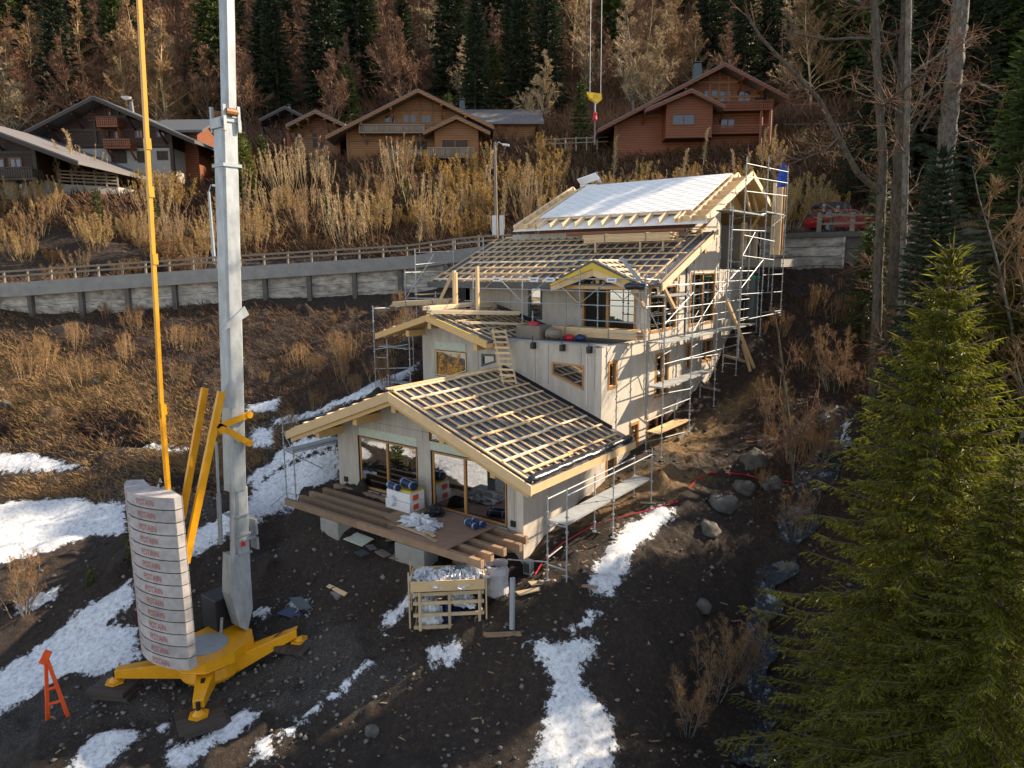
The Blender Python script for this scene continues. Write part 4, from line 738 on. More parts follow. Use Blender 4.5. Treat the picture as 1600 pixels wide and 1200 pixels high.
# ---------------------------------------------------------------- deck frame
dk = thing('deck_frame', 'unfinished deck of dark timber beams in front of the sliding doors', 'deck', (-5, -1.5, 1.2))
for y, xa, xb in ((-.25, -10.48, .35), (-.93, -10.4, .57), (-1.58, -10.5, .36), (-2.18, -10.42, .27), (-2.8, -10.56, .34)):
    xm = R.uniform(-6, -4.5)
    for x0, x1 in ((xa, xm-.01), (xm+.01, xb)): MB().box(x0, x1, y-.09, y+.09, 1.2, 1.47+R.uniform(0, .02)).build('beam', M['deckwood'], dk, bevel=.008)
for x0, x1 in ((-8.1, -7.0), (-3.75, -2.25)): MB().box(x0, x1, -2.95, -2.2, g_(x0, -2.6)-.3, 1.19).build('concrete_block', M['concrete'], dk, bevel=.02)
MB().box(-1.2, -.6, -2.6, -.3, .9, 1.18).build('cross_beam', M['deckwood'], dk)
tag(MB().prism([(-4.1, -2.95, 1.5), (-1.18, -2.9, 1.5), (-1.15, -.22, 1.5), (-4.0, -.2, 1.5)], (0, 0, .03)).build('plywood_sheet', mat('plywood', (.33, .20, .13), .75, .1, .3, 2), loc=(-2.6, -1.5, 1.5)), 'dirty plywood sheet lying across the deck beams', 'plywood')
tag(MB().prism([(-5.5, -1.9, 1.5), (-4.15, -2.3, 1.5), (-4.12, -.2, 1.5), (-5.3, -.2, 1.5)], (0, 0, .022)).build('plywood_sheet', M['deckwood'], loc=(-5, -1.3, 1.5)), 'dark board under the white boxes on the deck', 'plywood')
t = thing('insulation_pack', 'stack of white insulation packs on the deck between the doors', 'packs', (-5.5, -.7, 1.52))
MB().box(-6.15, -4.75, -1.15, -.3, 1.52, 1.92).build('pack', M['white'], t, bevel=.02); MB().box(-6.12, -4.78, -1.1, -.28, 1.925, 2.3).build('pack', M['white'], t, bevel=.02); MB().box(-5.9, -4.8, -1.0, -.3, 2.305, 2.38).build('carton', M['yellowboard'], t)
for z in (1.62, 2.0): MB().box(-4.748, -4.744, -.95, -.65, z, z+.22).build('orange_label', M['orange'], t)
def roll(label, c, d, L_, rad, name='membrane_roll'):
    c = np.array(c, float); d = unit(d); t = thing(name, label, 'roll', tuple(c-np.array([0, 0, rad])), 'rolls of roofing foil on the deck')
    MB().tube(c-d*L_/2, c+d*L_/2, rad, n=14).build('roll_body', M['bluesheet'], t)
    for f in (-.36, .36): MB().tube(c+d*(L_*f-.035), c+d*(L_*f+.035), rad+.006, n=14).build('band', M['bluelight'], t)
roll('navy roll with pale bands on top of the white packs', (-5.25, -.7, 2.55), (1, -.25, .0), .95, .17); roll('smaller navy roll at the front edge of the white packs', (-5.75, -1.05, 2.46), (1, -.2, 0), .75, .135)
roll('navy roll lying flat by the right sliding door, nearer the wall', (-1.75, -.5, 1.65), (1, -.3, 0), .75, .12); roll('navy roll lying flat by the right sliding door, nearer the edge', (-1.85, -.82, 1.65), (1, -.3, 0), .75, .12)
def heap(name, c, rx, ry, rz, m, label, cat, seed=3, n=22, rough=.35, parent=None, group=None):
    rg = np.random.default_rng(seed); V = []; Fs = []; k = 30; m_ = 12
    for i in range(m_):
        f = i/(m_-1); rr_ = math.cos(f*math.pi/2); zz_ = math.sin(f*math.pi/2)
        for j in range(k): th = 2*math.pi*j/k; q = 1+rg.uniform(-rough, rough); V.append((c[0]+math.cos(th)*rr_*rx*q, c[1]+math.sin(th)*rr_*ry*q, c[2]+zz_*rz*(1+rg.uniform(-rough, rough))))
    for i in range(m_-1):
        for j in range(k): Fs.append((i*k+j, i*k+(j+1) % k, (i+1)*k+(j+1) % k, (i+1)*k+j))
    Fs.append(tuple(range(k-1, -1, -1)))
    o = mesh_from(name, V, Fs, M[m], parent, var=[.5]*len(Fs), loc=tuple(c))
    if parent is None: tag(o, label, cat, group)
    return o
heap('plastic_heap', (-3.6, -1.75, 1.53), .75, .5, .3, 'plastic', 'crumpled heap of translucent plastic sheet on the plywood', 'plastic sheet', rough=.5)
heap('plastic_heap', (-2.95, -2.1, 1.53), .4, .25, .16, 'plastic', 'small scrap of clear plastic at the deck edge', 'plastic sheet', seed=8, rough=.5)
heap('rubbish_bag', (-3.9, -.6, 1.53), .42, .35, .36, 'black', 'black rubbish bag slumped against the right sliding door', 'bag', seed=5, rough=.18)
crumpled('loose', (-5.7, -1.2, 2.1), (-5.6, -1.22, 1.7), .13, 'plastic', None, n=4); tag(bpy.context.scene.objects['loose'], 'wisp of clear plastic hanging from the white packs', 'plastic sheet'); bpy.context.scene.objects['loose'].name = 'plastic_wisp'
for i, (x0, y0, x1, y1) in enumerate(((-4.0, -2.15, -1.9, -2.65), (-4.1, -2.4, -2.6, -2.5), (-3.6, -2.0, -2.2, -2.45))):
    tag(MB().beam((x0, y0, 1.56+.03*i), (x1, y1, 1.56+.03*i), .14, .03).build('loose_board', M['pine_grey'], loc=(x0, y0, 1.54)), ['longest loose board on the plywood sheet', 'short loose board at the front of the deck', 'narrow loose board beside the plastic heap'][i], 'board')
# ---------------------------------------------------------------- things lying on the ground near the deck
def sheet(label, px, m, th=.03, lift=.05, name='board_scrap', cat='board'):
    P = [ground(u, v) for u, v in px]; c = sum(P)/len(P); P = [np.array([p[0], p[1], p[2]*.5+c[2]*.5+lift]) for p in P]
    return tag(MB().prism(P, (0, 0, -th)).build(name, M[m], loc=tuple(c)), label, cat)
sheet('pale square board lying on the mud below the deck', [(537, 850), (558, 834), (584, 846), (566, 863)], 'lintel', lift=.12)
for i, (u, v, m) in enumerate(((572, 858, 'greymetal'), (590, 862, 'slate'), (602, 852, 'deckwood'), (578, 872, 'greymetal'), (612, 870, 'weathered'), (596, 845, 'slate'), (622, 882, 'weathered'))):
    a_ = R.uniform(0, 3); c = ground(u, v); d1 = np.array([math.cos(a_), math.sin(a_), R.uniform(-.1, .1)]); d2 = np.array([-math.sin(a_), math.cos(a_), R.uniform(-.1, .1)])
    tag(MB().obox(c+np.array([0, 0, .04+.03*i % .1]), d1*R.uniform(.4, .7), d2*R.uniform(.25, .45), (0, 0, .03)).build('debris_board', M[m], loc=tuple(c)), 'broken board in the debris pile under the deck', 'board', 'debris pile under the deck')
sheet('light brown offcut of wood lying on dark earth', [(510, 920), (515, 916), (543, 930), (538, 935)], 'pine', name='wood_offcut'); sheet('grey block beside the light brown offcut', [(516, 930), (524, 927), (533, 935), (526, 940)], 'slate', th=.08, name='block_offcut')
sheet('short plank lying at the foot of the low scaffold', [(805, 932), (848, 918), (853, 922), (812, 938)], 'pine_grey', name='plank'); sheet('plank under the front scaffold feet', [(825, 914), (868, 906), (872, 912), (830, 921)], 'pine_grey', name='plank')
sheet('long plank under the outer scaffold feet', [(878, 908), (935, 922), (932, 928), (876, 914)], 'deckwood', name='plank'); sheet('plank laid under the far scaffold post', [(925, 815), (968, 822), (966, 828), (922, 820)], 'weathered', name='plank'); sheet('small plank under the last walkway post', [(1000, 787), (1026, 788), (1024, 792), (1000, 790)], 'weathered', name='plank')
sheet('beam lying beside the stacked crates', [(755, 998), (812, 990), (815, 996), (760, 1004)], 'deckwood', th=.1, lift=.12, name='beam'); sheet('dark blue metal sheet lying on snow by the crane', [(432, 968), (452, 952), (480, 955), (462, 975)], 'bluesheet', lift=.1); sheet('grey panel propped on snow by the crane', [(452, 945), (472, 940), (488, 955), (468, 962)], 'greymetal', lift=.18)
for i, (x, y, z, rx, lab) in enumerate(((3.6, 22, 0, 0, ''),)): pass
# planks and long timbers on the earth beside the right wall
for i, (u0, v0, u1, v1, lab) in enumerate(((1060, 690, 1085, 668, 'timber lying against the foot of the side wall'), (1135, 470, 1178, 580, 'long raking prop leaning down from the scaffold'), (1130, 562, 1165, 568, 'log lying across the earth at the scaffold foot'), (1085, 606, 1125, 614, 'pale pole on the slope beside the scaffold'), (1160, 540, 1172, 583, 'shorter raking prop beside the long one'))):
    a_ = ground(u0, v0) if i in (0, 2, 3) else onp(u0, v0, 'x', 1.5); b_ = ground(u1, v1)
    tag(MB().beam(a_+[0, 0, .1], b_+[0, 0, .1], .12, .14).build('timber', M['pine' if i in (1, 4) else 'weathered'], loc=tuple(b_)), lab, 'timber')
# ---------------------------------------------------------------- crate stack
c0 = np.array([-1.15, -4.55]); ux = unit((1.8, 1.6, 0)); uy = unit((-1.6, 1.8, 0)); W_, D_ = 2.25, 1.0; zb = gz(-.3, -3.8)-.05
def cp_(a, b, z): return np.array([c0[0], c0[1], 0])+ux*a+uy*b+np.array([0, 0, z])
t = thing('slatted_crate', 'wooden slatted crate with plastic inside, lower of two', 'crate', tuple(cp_(1.1, .5, zb)), 'stacked timber crates')
for b in (0, D_):
    for z in (.05, .48, .9, 1.22): MB().obox(cp_(-.05, b-.03, zb+z), ux*(W_+.1), uy*.04, (0, 0, .12)).build('slat', M['pine_grey'], t)
    for a in (.12, 1.1, 2.1): MB().obox(cp_(a, b-.075 if b == 0 else b+.02, zb), ux*.09, uy*.045, (0, 0, 1.36)).build('stud', M['pine_grey'], t)
for a in (0, W_-.04):
    for z in (.1, .5, .95): MB().obox(cp_(a, .03, zb+z), ux*.035, uy*(D_-.04), (0, 0, .12)).build('slat', M['pine_grey'], t)
for q in range(9): MB().obox(cp_(.05+q*.25, .02, zb+.0), ux*.2, uy*(D_-.03), (0, 0, .03)).build('floor_board', M['weathered'], t)
heap('plastic_wrap', cp_(.5, .45, zb+.05), .45, .35, .9, 'plastic', '', '', parent=t, seed=11, rough=.2); heap('plastic_wrap', cp_(1.6, .45, zb+.7), .5, .3, .4, 'plastic', '', '', parent=t, seed=12, rough=.3); heap('dark_filling', cp_(1.3, .5, zb+.05), .7, .35, .55, 'bluesheet', '', '', parent=t, seed=13)
t = thing('pallet_box', 'open wooden box full of plastic scraps, on top of the crate', 'crate', tuple(cp_(1.1, .5, zb+1.38)), 'stacked timber crates')
for b in (-.05, D_+.1): MB().obox(cp_(-.12, b-.03, zb+1.4), ux*(W_+.2), uy*.035, (0, 0, .36)).build('side_board', M['pine'], t)
for a in (-.12, W_+.05): MB().obox(cp_(a, 0, zb+1.4), ux*.035, uy*(D_+.08), (0, 0, .36)).build('side_board', M['pine'], t)
for a, b in ((-.2, .0), (W_+.1, .0), (-.2, D_+.0), (W_+.1, D_)): MB().obox(cp_(a, b-.05, zb+.1), ux*.05, uy*.1, (0, 0, 1.95)).build('corner_post', M['pine_grey'], t)
MB().obox(cp_(-.08, 0, zb+1.42), ux*(W_+.1), uy*(D_+.05), (0, 0, .03)).build('floor_board', M['weathered'], t)
for i in range(5): heap('plastic_scrap', cp_(.3+.42*i, .5+.12*(-1)**i, zb+1.5), .42, .42, .32, 'plastic', '', '', parent=t, seed=20+i, rough=.5)
for i, (a, b) in enumerate(((.9, .4), (1.35, .5), (1.7, .7))): MB().obox(cp_(a, b, zb+1.7), ux*.3+np.array([0, 0, .1*i]), uy*.2, (0, .05, .12+.1*i)).build('offcut', M['greymetal' if i < 2 else 'pine_grey'], t)
p = np.array([*onp(776, 936, 'z', -.25)]); p[2] = -.25; bagz = gz(p[0], p[1])
t = thing('rubble_bag', 'white woven bag half open standing next to the crates', 'bag', (p[0], p[1], bagz))
crumpled('bag_body', (p[0], p[1], bagz), (p[0]+.01, p[1], bagz+1.15), .40, 'bagcloth', t, n=10, k=16, flat=1) if False else None
prof = [(.36, 0), (.43, .1), (.44, .35), (.40, .6), (.42, .85), (.38, 1.05), (.42, 1.15), (.37, 1.12), (.34, .9), (.3, .86)]
bb = MB().lathe((p[0], p[1], bagz), prof, 18)
bb.V = [(x+R.uniform(-.03, .03), y+R.uniform(-.03, .03), z+R.uniform(-.03, .03)) for x, y, z in bb.V]; bb.build('bag_body', M['bagcloth'], t); heap('dark_contents', (p[0], p[1], bagz+.85), .28, .28, .12, 'black', '', '', parent=t)
q = ground(800, 985); tag(MB().tube(q+[0, 0, 0], q+[0.02, .03, 1.75], .09, n=10).build('drain_pipe', M['galv'], loc=tuple(q)), 'grey upright drain pipe right of the woven bag', 'pipe')
q = ground(826, 898); t = thing('junction_box', 'small grey electric box at the house corner', 'box', tuple(q)); MB().box(q[0]-.16, q[0]+.16, q[1]-.12, q[1]+.12, q[2], q[2]+.55).build('housing', M['galv'], t, bevel=.02); MB().box(q[0]-.12, q[0]+.12, q[1]-.135, q[1]-.12, q[2]+.1, q[2]+.45).build('lid', M['greymetal'], t)
def cable(label, px, m, rad=.035, name='cable'):
    pts_ = [ground(u, v)+[0, 0, .07] for u, v in px]; fine_ = []
    for a, b in zip(pts_[:-1], pts_[1:]):
        for f in np.linspace(0, 1, 7, endpoint=False): c = a*(1-f)+b*f; fine_.append(np.array([c[0], c[1], max(c[2], gz(c[0], c[1])+.04)]))
    return tag(path_tube(MB(), fine_, rad).build(name, M[m], loc=tuple(pts_[0])), label, 'hose')
cable('red hose snaking from the house corner along the sunny earth', [(836, 903), (850, 878), (880, 855), (905, 838), (935, 822), (985, 808), (1020, 800), (1060, 786), (1075, 770)], 'redcable', .025)
cable('red hose crossing the boulders towards the stream', [(1075, 768), (1090, 752), (1110, 744), (1140, 742), (1165, 745), (1200, 755), (1245, 757)], 'redcable', .035)
# ---------------------------------------------------------------- crane
HX, HY, HZ = -7.2, -8.45, -1.5
cr_ = thing('mobile_crane', 'tall self-erecting crane with yellow base, grey mast and stacked ballast', 'crane', (HX, HY, -2.6))
B = MB()
mt = lambda u, v, y=None: onp(u, v, 'x', HX)
mb0, mt1, mt2 = onp(378, 900, 'x', HX), onp(352, 185, 'x', HX), onp(349, -260, 'x', HX)
def mast_seg(name, a, b, wx, wy, m='galvmast', ch=.07):
    a, b = np.array(a), np.array(b); mb = MB(); pl = [(-wx/2, -wy/2+ch), (-wx/2+ch, -wy/2), (wx/2-ch, -wy/2), (wx/2, -wy/2+ch), (wx/2, wy/2-ch), (wx/2-ch, wy/2), (-wx/2+ch, wy/2), (-wx/2, wy/2-ch)]
    V = [a+[x, y, 0] for x, y in pl]+[b+[x, y, 0] for x, y in pl]; n = 8
    return mb.add(V, [(i, (i+1) % n, n+(i+1) % n, n+i) for i in range(n)]+[tuple(range(7, -1, -1)), tuple(range(8, 16))], .5).build(name, M[m], cr_)
mast_seg('mast', mt1-[0, 0, 2.2], mt2, .42, .38); mlo = mast_seg('mast_sleeve', mb0+[0, 0, 3.2], mt1, .6, .56)
mast_seg('lower_mast', mb0, mb0+[0, 0, 3.25]+(mt1-mb0)*[1, 1, 0]*.2, .5, .46)
def at_h(z): f = (z-mb0[2])/(mt1[2]-mb0[2]); return mb0+(mt1-mb0)*f
for i, u_ in enumerate((-1, 1)):      # roller brackets at the sleeve top
    c = mt1+[u_*.36, 0, 0]; b = MB(); b.box(c[0]-.04, c[0]+.04, c[1]-.3, c[1]-.2, c[2]-.45, c[2]+.35); b.box(c[0]-.04, c[0]+.04, c[1]+.2, c[1]+.3, c[2]-.45, c[2]+.35); k = b.build('roller_bracket', M['galvmast'], cr_)
    MB().tube((c[0], c[1]-.2, c[2]+.15), (c[0], c[1]+.2, c[2]+.15), .12, n=10).build('roller', M['larch'], k)
for u_, s_ in ((-1, 'y'), (1, 'y')): c = mt1+[0, u_*.34, 0]; MB().box(c[0]-.3, c[0]+.3, c[1]-.035, c[1]+.035, c[2]-.35, c[2]-.05).build('collar_plate', M['galvmast'], cr_)
for z in (mt1[2]-.1, mt1[2]-1.5):
    c = at_h(z); b = MB(); b.box(c[0]-.34, c[0]+.34, c[1]-.33, c[1]+.33, z-.05, z+.05); b.build('collar', M['galv'], cr_)
for z in (mb0[2]+.9, mb0[2]+1.6, mb0[2]+2.3): c = mb0; MB().box(c[0]-.31, c[0]+.31, c[1]-.29, c[1]+.29, z-.03, z+.03).build('flange', M['galv'], cr_)
c = onp(368, 505, 'x', HX+.31); MB().prism([(c[0], c[1]-.5, c[2]-.25), (c[0], c[1]-.5, c[2]-.1), (c[0], c[1]+.35, c[2]+.55), (c[0], c[1]+.5, c[2]+.25)], (.05, 0, 0)).build('gusset', M['galvmast'], cr_)
cc = onp(352, 625, 'x', HX+.31); MB().prism([(cc[0], cc[1]-.5, cc[2]-.2), (cc[0], cc[1]+.25, cc[2]+.7), (cc[0], cc[1]+.45, cc[2]+.4), (cc[0], cc[1]+.3, cc[2]-.3)], (.05, 0, 0)).build('gusset', M['galvmast'], cr_)
# cab-like hinge box at the mast foot
fp = [(361, 868), (390, 866), (395, 950), (387, 986), (375, 980), (360, 930)]; P8 = [onp(u, v, 'x', HX+.27) for u, v in fp]; MB().prism(P8, (-.52, 0, 0)).build('mast_foot', M['galvmast'], cr_)
c = onp(380, 850, 'x', HX+.33); MB().box(c[0], c[0]+.01, c[1]-.08, c[1]+.08, c[2]-.08, c[2]+.08).build('warning_sticker', M['redcable'], cr_)
b = MB(); c2 = onp(400, 838, 'x', HX+.3); b.box(HX-.1, HX+.3, c2[1]-.5, c2[1]+.1, c2[2]-.04, c2[2]+.04).box(HX-.1, HX+.3, c2[1]+.02, c2[1]+.1, c2[2]-.5, c2[2]+.6); b.build('side_frame', M['galv'], cr_)
# hydraulic cylinder and cables on the left of the mast
a_, b_ = onp(338, 690, 'x', HX-.1), onp(345, 850, 'x', HX-.1); MB().tube(a_, (a_+b_)/2, .05, n=10).tube((a_+b_)/2, b_, .08, n=10).build('hydraulic_ram', M['galv'], cr_)
a_, b_ = onp(362, 690, 'x', HX+.2), onp(364, 880, 'x', HX+.2); MB().tube(a_, b_, .09, n=10).build('inner_tube', M['pine_pale'] if False else M['galvmast'], cr_)
# yellow struts
for xx, p0, p1, w_ in ((HX+.42, (290, 880), (346, 612), .24), (HX-.42, (284, 810), (320, 606), .22)):
    MB().beam(onp(*p0, 'x', xx), onp(*p1, 'x', xx), .12, w_, up=(0, 1, 0)).build('raking_strut', M['crane'], cr_)
for p0, p1 in (((338, 668), (389, 648)), ((340, 664), (389, 692))):
    MB().beam(onp(*p0, 'x', HX+.45), onp(*p1, 'x', HX+.45), .08, .2, up=(0, 1, 0)).build('link_arm', M['crane'], cr_); 
    q = onp(*p1, 'x', HX+.45); MB().tube(q-[.07, 0, 0], q+[.07, 0, 0], .12, n=12).build('pivot', M['crane'], cr_)
q = onp(347, 672, 'x', HX+.5); MB().tube(q-[.3, 0, 0], q+[.05, 0, 0], .13, n=12).build('pivot', M['crane'], cr_)
tb0, tb1, tb2 = onp(262, 760, 'x', HX), onp(252, 630, 'x', HX), onp(214, -60, 'x', HX)
for s in (-.07, .07): MB().beam(tb0+[s, 0, -.2], tb1+[s, 0, 0], .045, .11).build('tie_rod', M['crane'], cr_)
MB().beam(tb1, tb2, .13, .11).build('tie_rod', M['crane'], cr_)
for v_ in (225, 300, 405, 640): q = onp(217+(262-217)*v_/757, v_, 'x', HX); MB().beam(q-[0, 0, .16], q+[0, 0, .16], .18, .15).build('rod_joint', M['crane'], cr_)
# ballast blocks
top = [(95, 195), (112, 240), (160, 275), (230, 302), (320, 322), (420, 336), (520, 344), (645, 345), (735, 320), (640, 262), (540, 210), (500, 228), (385, 208), (335, 165), (310, 137), (200, 142), (118, 152)]
nb_ = 14; z1, z0 = 4.28, -1.5; T = [onp(180+x/7.06, 730+y/7.06, 'z', z1) for x, y in top]; hb = (z1-z0)/nb_
arc = T[:8]
def arcpt(s, z):
    seg = [np.linalg.norm(b-a) for a, b in zip(arc[:-1], arc[1:])]; i = 0
    while i < len(seg)-1 and s > seg[i]: s -= seg[i]; i += 1
    a, b = arc[i], arc[i+1]; d = (b-a)/seg[i]; n_ = unit(np.cross(d, (0, 0, 1))); p = a+d*s+n_*.02; return (p[0], p[1], z)
def ballast_text():
    cu = bpy.data.curves.new('t', 'FONT'); cu.body = 'POTAIN'; cu.size = .3; cu.space_character = 1.05; o = bpy.data.objects.new('t', cu); COL.objects.link(o); bpy.context.view_layer.update()
    me = bpy.data.meshes.new_from_object(o.evaluated_get(bpy.context.evaluated_depsgraph_get())); V = [tuple(v.co) for v in me.vertices]; Fs = [tuple(p.vertices) for p in me.polygons]; bpy.data.objects.remove(o); return V, Fs
L3 = sum(np.linalg.norm(b-a) for a, b in zip(arc[:3], arc[1:4]));
TV, TF = ballast_text(); alen = sum(np.linalg.norm(b-a) for a, b in zip(arc[:-1], arc[1:]))
cT = sum(T)/len(T); MB().prism([cT+(p-cT)*.955-[0, 0, .06] for p in T], (0, 0, -(z1-z0)+.1)).build('joint_shade_core', M['black'], cr_)  # black core added inside the stack, paints the shade in the block joints
for i in range(nb_):
    zt = z1-i*hb; sh = np.array([0, 0, zt-z1]); blk = MB().prism([p+sh for p in T], (0, 0, -hb+.055), R.random()).build('ballast_block', M['ballast'], cr_, bevel=.012)
    for s0, sc_ in ((.14, .6), (L3, .95)):
        V = [arcpt(s0+x*sc_*.72, zt-hb*.72+y*1.0) for x, y, _ in TV]; mesh_from('red_lettering', V, TF, M['redprint'], blk)
for (u, v) in ((250, 754), (247, 764)): q = onp(u, v, 'z', z1); MB().prism([q+[-.1, 0, 0], q+[.1, 0, 0], q+[0, 0, .16]], (0, .03, 0)).build('lifting_lug', M['galv'], cr_)
# slewing platform and base
ot = [(-1.0, -.9), (-.5, -1.25), (.5, -1.25), (1.1, -.8), (1.2, .2), (.9, 1.1), (.3, 1.4), (-.5, 1.3), (-1.1, .7)]
MB().prism([(HX+a, HY+b, HZ) for a, b in ot], (0, 0, -.32)).build('slewing_platform', M['crane'], cr_, bevel=.03); MB().tube((HX-.05, HY-.1, HZ+.001), (HX-.05, HY-.1, HZ+.03), .72, n=28).build('cover_plate', M['galv'], cr_)
MB().tube((HX-.55, HY-.55, HZ), (HX-.55, HY-.55, HZ+.42), .17, n=14).tube((HX-.55, HY-.55, HZ+.42), (HX-.55, HY-.55, HZ+.5), .2, n=14).build('motor', M['galv'], cr_)
MB().box(HX-1.5, HX-.5, HY+.6, HY+2.0, HZ-.1, HZ+1.15).build('winch_cabinet', M['black'], cr_, bevel=.04); MB().tube((HX-.3, HY+.6, HZ), (HX-.25, HY+.65, HZ+.6), .05, n=8).build('bollard', M['galv'], cr_)
MB().tube((HX, HY, HZ-.34), (HX, HY, HZ-.5), .95, n=32).build('slewing_ring', M['crane'], cr_); MB().lathe((HX, HY, HZ-1.0), [(.95, 0), (1.02, .12), (.95, .48)], 24).build('chassis', M['crane'], cr_, bevel=.02)
pads = [(-9.2, -10.75), (-5.35, -9.95), (-5.15, -6.3), (-9.1, -6.9)]
for i, (px_, py_) in enumerate(pads):
    zg = gz(px_, py_); d = unit((px_-HX, py_-HY, 0)); sd = np.array([-d[1], d[0], 0]); a = np.array([HX, HY, HZ-.72])+d*.85; e = np.array([px_, py_, max(HZ-.95, zg+.62)])
    V = [];
    for p, h, w_ in ((a, .62, .28), (e-d*.05, .28, .17)): V += [p-sd*w_-[0, 0, h/2], p+sd*w_-[0, 0, h/2], p+sd*w_+[0, 0, h/2], p-sd*w_+[0, 0, h/2]]
    arm = MB().add(V, [(3, 2, 1, 0), (4, 5, 6, 7), (0, 1, 5, 4), (1, 2, 6, 5), (2, 3, 7, 6), (3, 0, 4, 7)]).build('outrigger', M['crane'], cr_, bevel=.02)
    MB().add([a+d*.5-sd*.07+[0, 0, .262], a+d*.5+sd*.07+[0, 0, .262], e-d*.4+sd*.05+[0, 0, .15], e-d*.4-sd*.05+[0, 0, .15]], [(0, 1, 2, 3)]).build('slot', M['black'], arm)
    MB().tube(e+[0, 0, .1], e-[0, 0, max(.1, e[2]-zg-.35)], .07, n=10).build('jack_screw', M['black'], arm)
    mb = MB(); mb.prism([(px_+.32*math.cos(k*math.pi/3+.4), py_+.32*math.sin(k*math.pi/3+.4), zg+.27) for k in range(6)], (0, 0, .06)); mb.lathe((px_, py_, zg+.33), [(.2, 0), (.08, .14)], 10); mb.build('foot_plate', M['crane'], arm)
    th = i*.7+.5; w1, w2 = np.array([math.cos(th), math.sin(th), 0]), np.array([-math.sin(th), math.cos(th), 0])
    pt = thing('timber_mat', ['wet dark timber mat under the left outrigger foot', 'wet dark timber mat under the nearest outrigger foot', 'wet dark timber mat under the right outrigger foot', 'timber mat under the outrigger hidden behind the ballast'][i], 'timber mat', (px_, py_, zg), 'timber mats under the crane feet')
    for lay in range(2):
        for k in range(5):
            dd, ss = (w1, w2) if lay == 0 else (w1, w2)
            o_ = np.array([px_, py_, zg-.02+lay*.145])-dd*(.75-.1*lay)+ss*(-.6+k*.24)+dd*(.25 if lay == 0 else 0); MB().obox(o_, dd*1.35, ss*.225, (0, 0, .135)).build('timber', M['darkwood'], pt)
# hook block hanging over the house
hk = onp(930, 150, 'x', -6.5); t = thing('crane_hook', 'yellow hook block on two steel ropes with red chain hook below', 'hook block', tuple(hk))
hu, hv = RV, FV
mb = MB(); mb.prism([hk-hu*.42+[0, 0, .2], hk+hu*.36+[0, 0, .12], hk+hu*.38-[0, 0, .12], hk+hu*.12-[0, 0, .33], hk-hu*.3-[0, 0, .12]], hv*.3); mb.build('block', M['hookyellow'], t, bevel=.03)
for k in range(3): q = hk-hu*(.22-.22*k)-[0, 0, .0]; MB().tube(q-hv*.03, q-hv*.001, .13, n=12).build('sheave', M['hookyellow'], t)
for s in (-.3, .3): MB().tube(hk+hu*s+[0, 0, .1], hk+hu*s+[0, 0, 14], .018, n=5).build('rope', M['galv'], t)
MB().tube(hk-[0, 0, .3], hk-[0, 0, .85], .045, n=8).build('swivel', M['galv'], t); MB().lathe(hk-[0, 0, 1.35], [(.04, 0), (.14, .1), (.1, .3), (.13, .42), (.05, .5)], 10).build('red_hook', M['redcable'], t)
MB().tube(hk-[0, 0, 1.35], hk-[0, 0, 2.6], .05, n=6).build('lifting_chain', M['weathered'], t)
# orange A frame
A0, A1 = ground(75, 1132), ground(107, 1122); tp = onp(82, 1018, 'x', (A0[0]+A1[0])/2); t = thing('steel_trestle', 'bright orange steel A-frame standing in the shaded gravel', 'trestle', tuple(A0))
ax_ = unit(A1-A0); tp = (A0+A1)/2+[0, 0, 2.35]-ax_*.12
for a in (A0, A1):
    kn = a*.82+tp*.18+[0, 0, .0]; MB().beam(a-[0, 0, .03]+(a-kn)*.0, kn, .09, .11).build('leg', M['orange'], t); MB().beam(kn, tp+(a-tp)*.02, .075, .1).build('leg', M['orange'], t)
for f in (.28, .5): MB().beam(A0*(1-f)+tp*f, A1*(1-f)+tp*f, .06, .07).build('cross_bar', M['orange'], t)
MB().beam(tp-ax_*.12-[0, 0, .25], tp+ax_*.1+[0, 0, .1], .1, .22).build('head', M['orange'], t)
# ---------------------------------------------------------------- retaining walls and road rail
def wpt(u):
    q = ray(u, 430); k = (q@RV)/(q@FV); D = 50.
    for _ in range(30): D = .5*D+.5*float(wall_f(k*D))
    r_ = k*D; return r_, D, float(np.interp(r_, wl_r, wl_z))
def strip(mb, ua, ub, z0, z1, s0, s1, n=1, var=None):     # box following the wall line; s = offset behind (+) or in front (-)
    for i in range(n):
        a, b = wpt(ua+(ub-ua)*i/n), wpt(ua+(ub-ua)*(i+1)/n); V = []
        for zz_ in (z0, z1): V += [lv(a[0], a[1]+s0, a[2]+zz_), lv(b[0], b[1]+s0, b[2]+zz_), lv(b[0], b[1]+s1, b[2]+zz_), lv(a[0], a[1]+s1, a[2]+zz_)]
        mb.hexa(V, var)
    return mb
wp = wpt(300); rw_ = thing('retaining_wall', 'long concrete retaining wall with dark posts and stained plank panels under the road', 'wall', tuple(lv(wp[0], wp[1], wp[2]-3)))
strip(MB(), -420, 800, -.95, 0.0, -.42, .5, 24, .5).build('cornice', M['cornice'], rw_)
us = [-410, -320, -225, -130, -42, 45, 125, 198, 272, 344, 414, 483, 554, 625, 697, 770]
for ua, ub in zip(us[:-1], us[1:]):
    strip(MB(), ua-3, ua+3.5, -3.9, -.952, -.3, .1, 1).build('post', M['wallpost'], rw_)
    for j in range(4): strip(MB(), ua+3.5, ub-3, -3.9+j*.74, -3.9+(j+1)*.74-.02, .05+.02*(j % 2), .3, 1).build('panel', M['wallpanel'], rw_)
rl_ = thing('road_rail', 'two-bar timber guard rail along the edge of the road', 'guard rail', tuple(lv(wp[0], wp[1], wp[2])))
for k, u in enumerate(np.arange(-405, 800, 37.2)):
    a = wpt(u); p = lv(a[0], a[1]+.1, a[2]); MB().tube(p, p+[0, 0, .85], .085, n=7).build('post', M['weathered'], rl_)
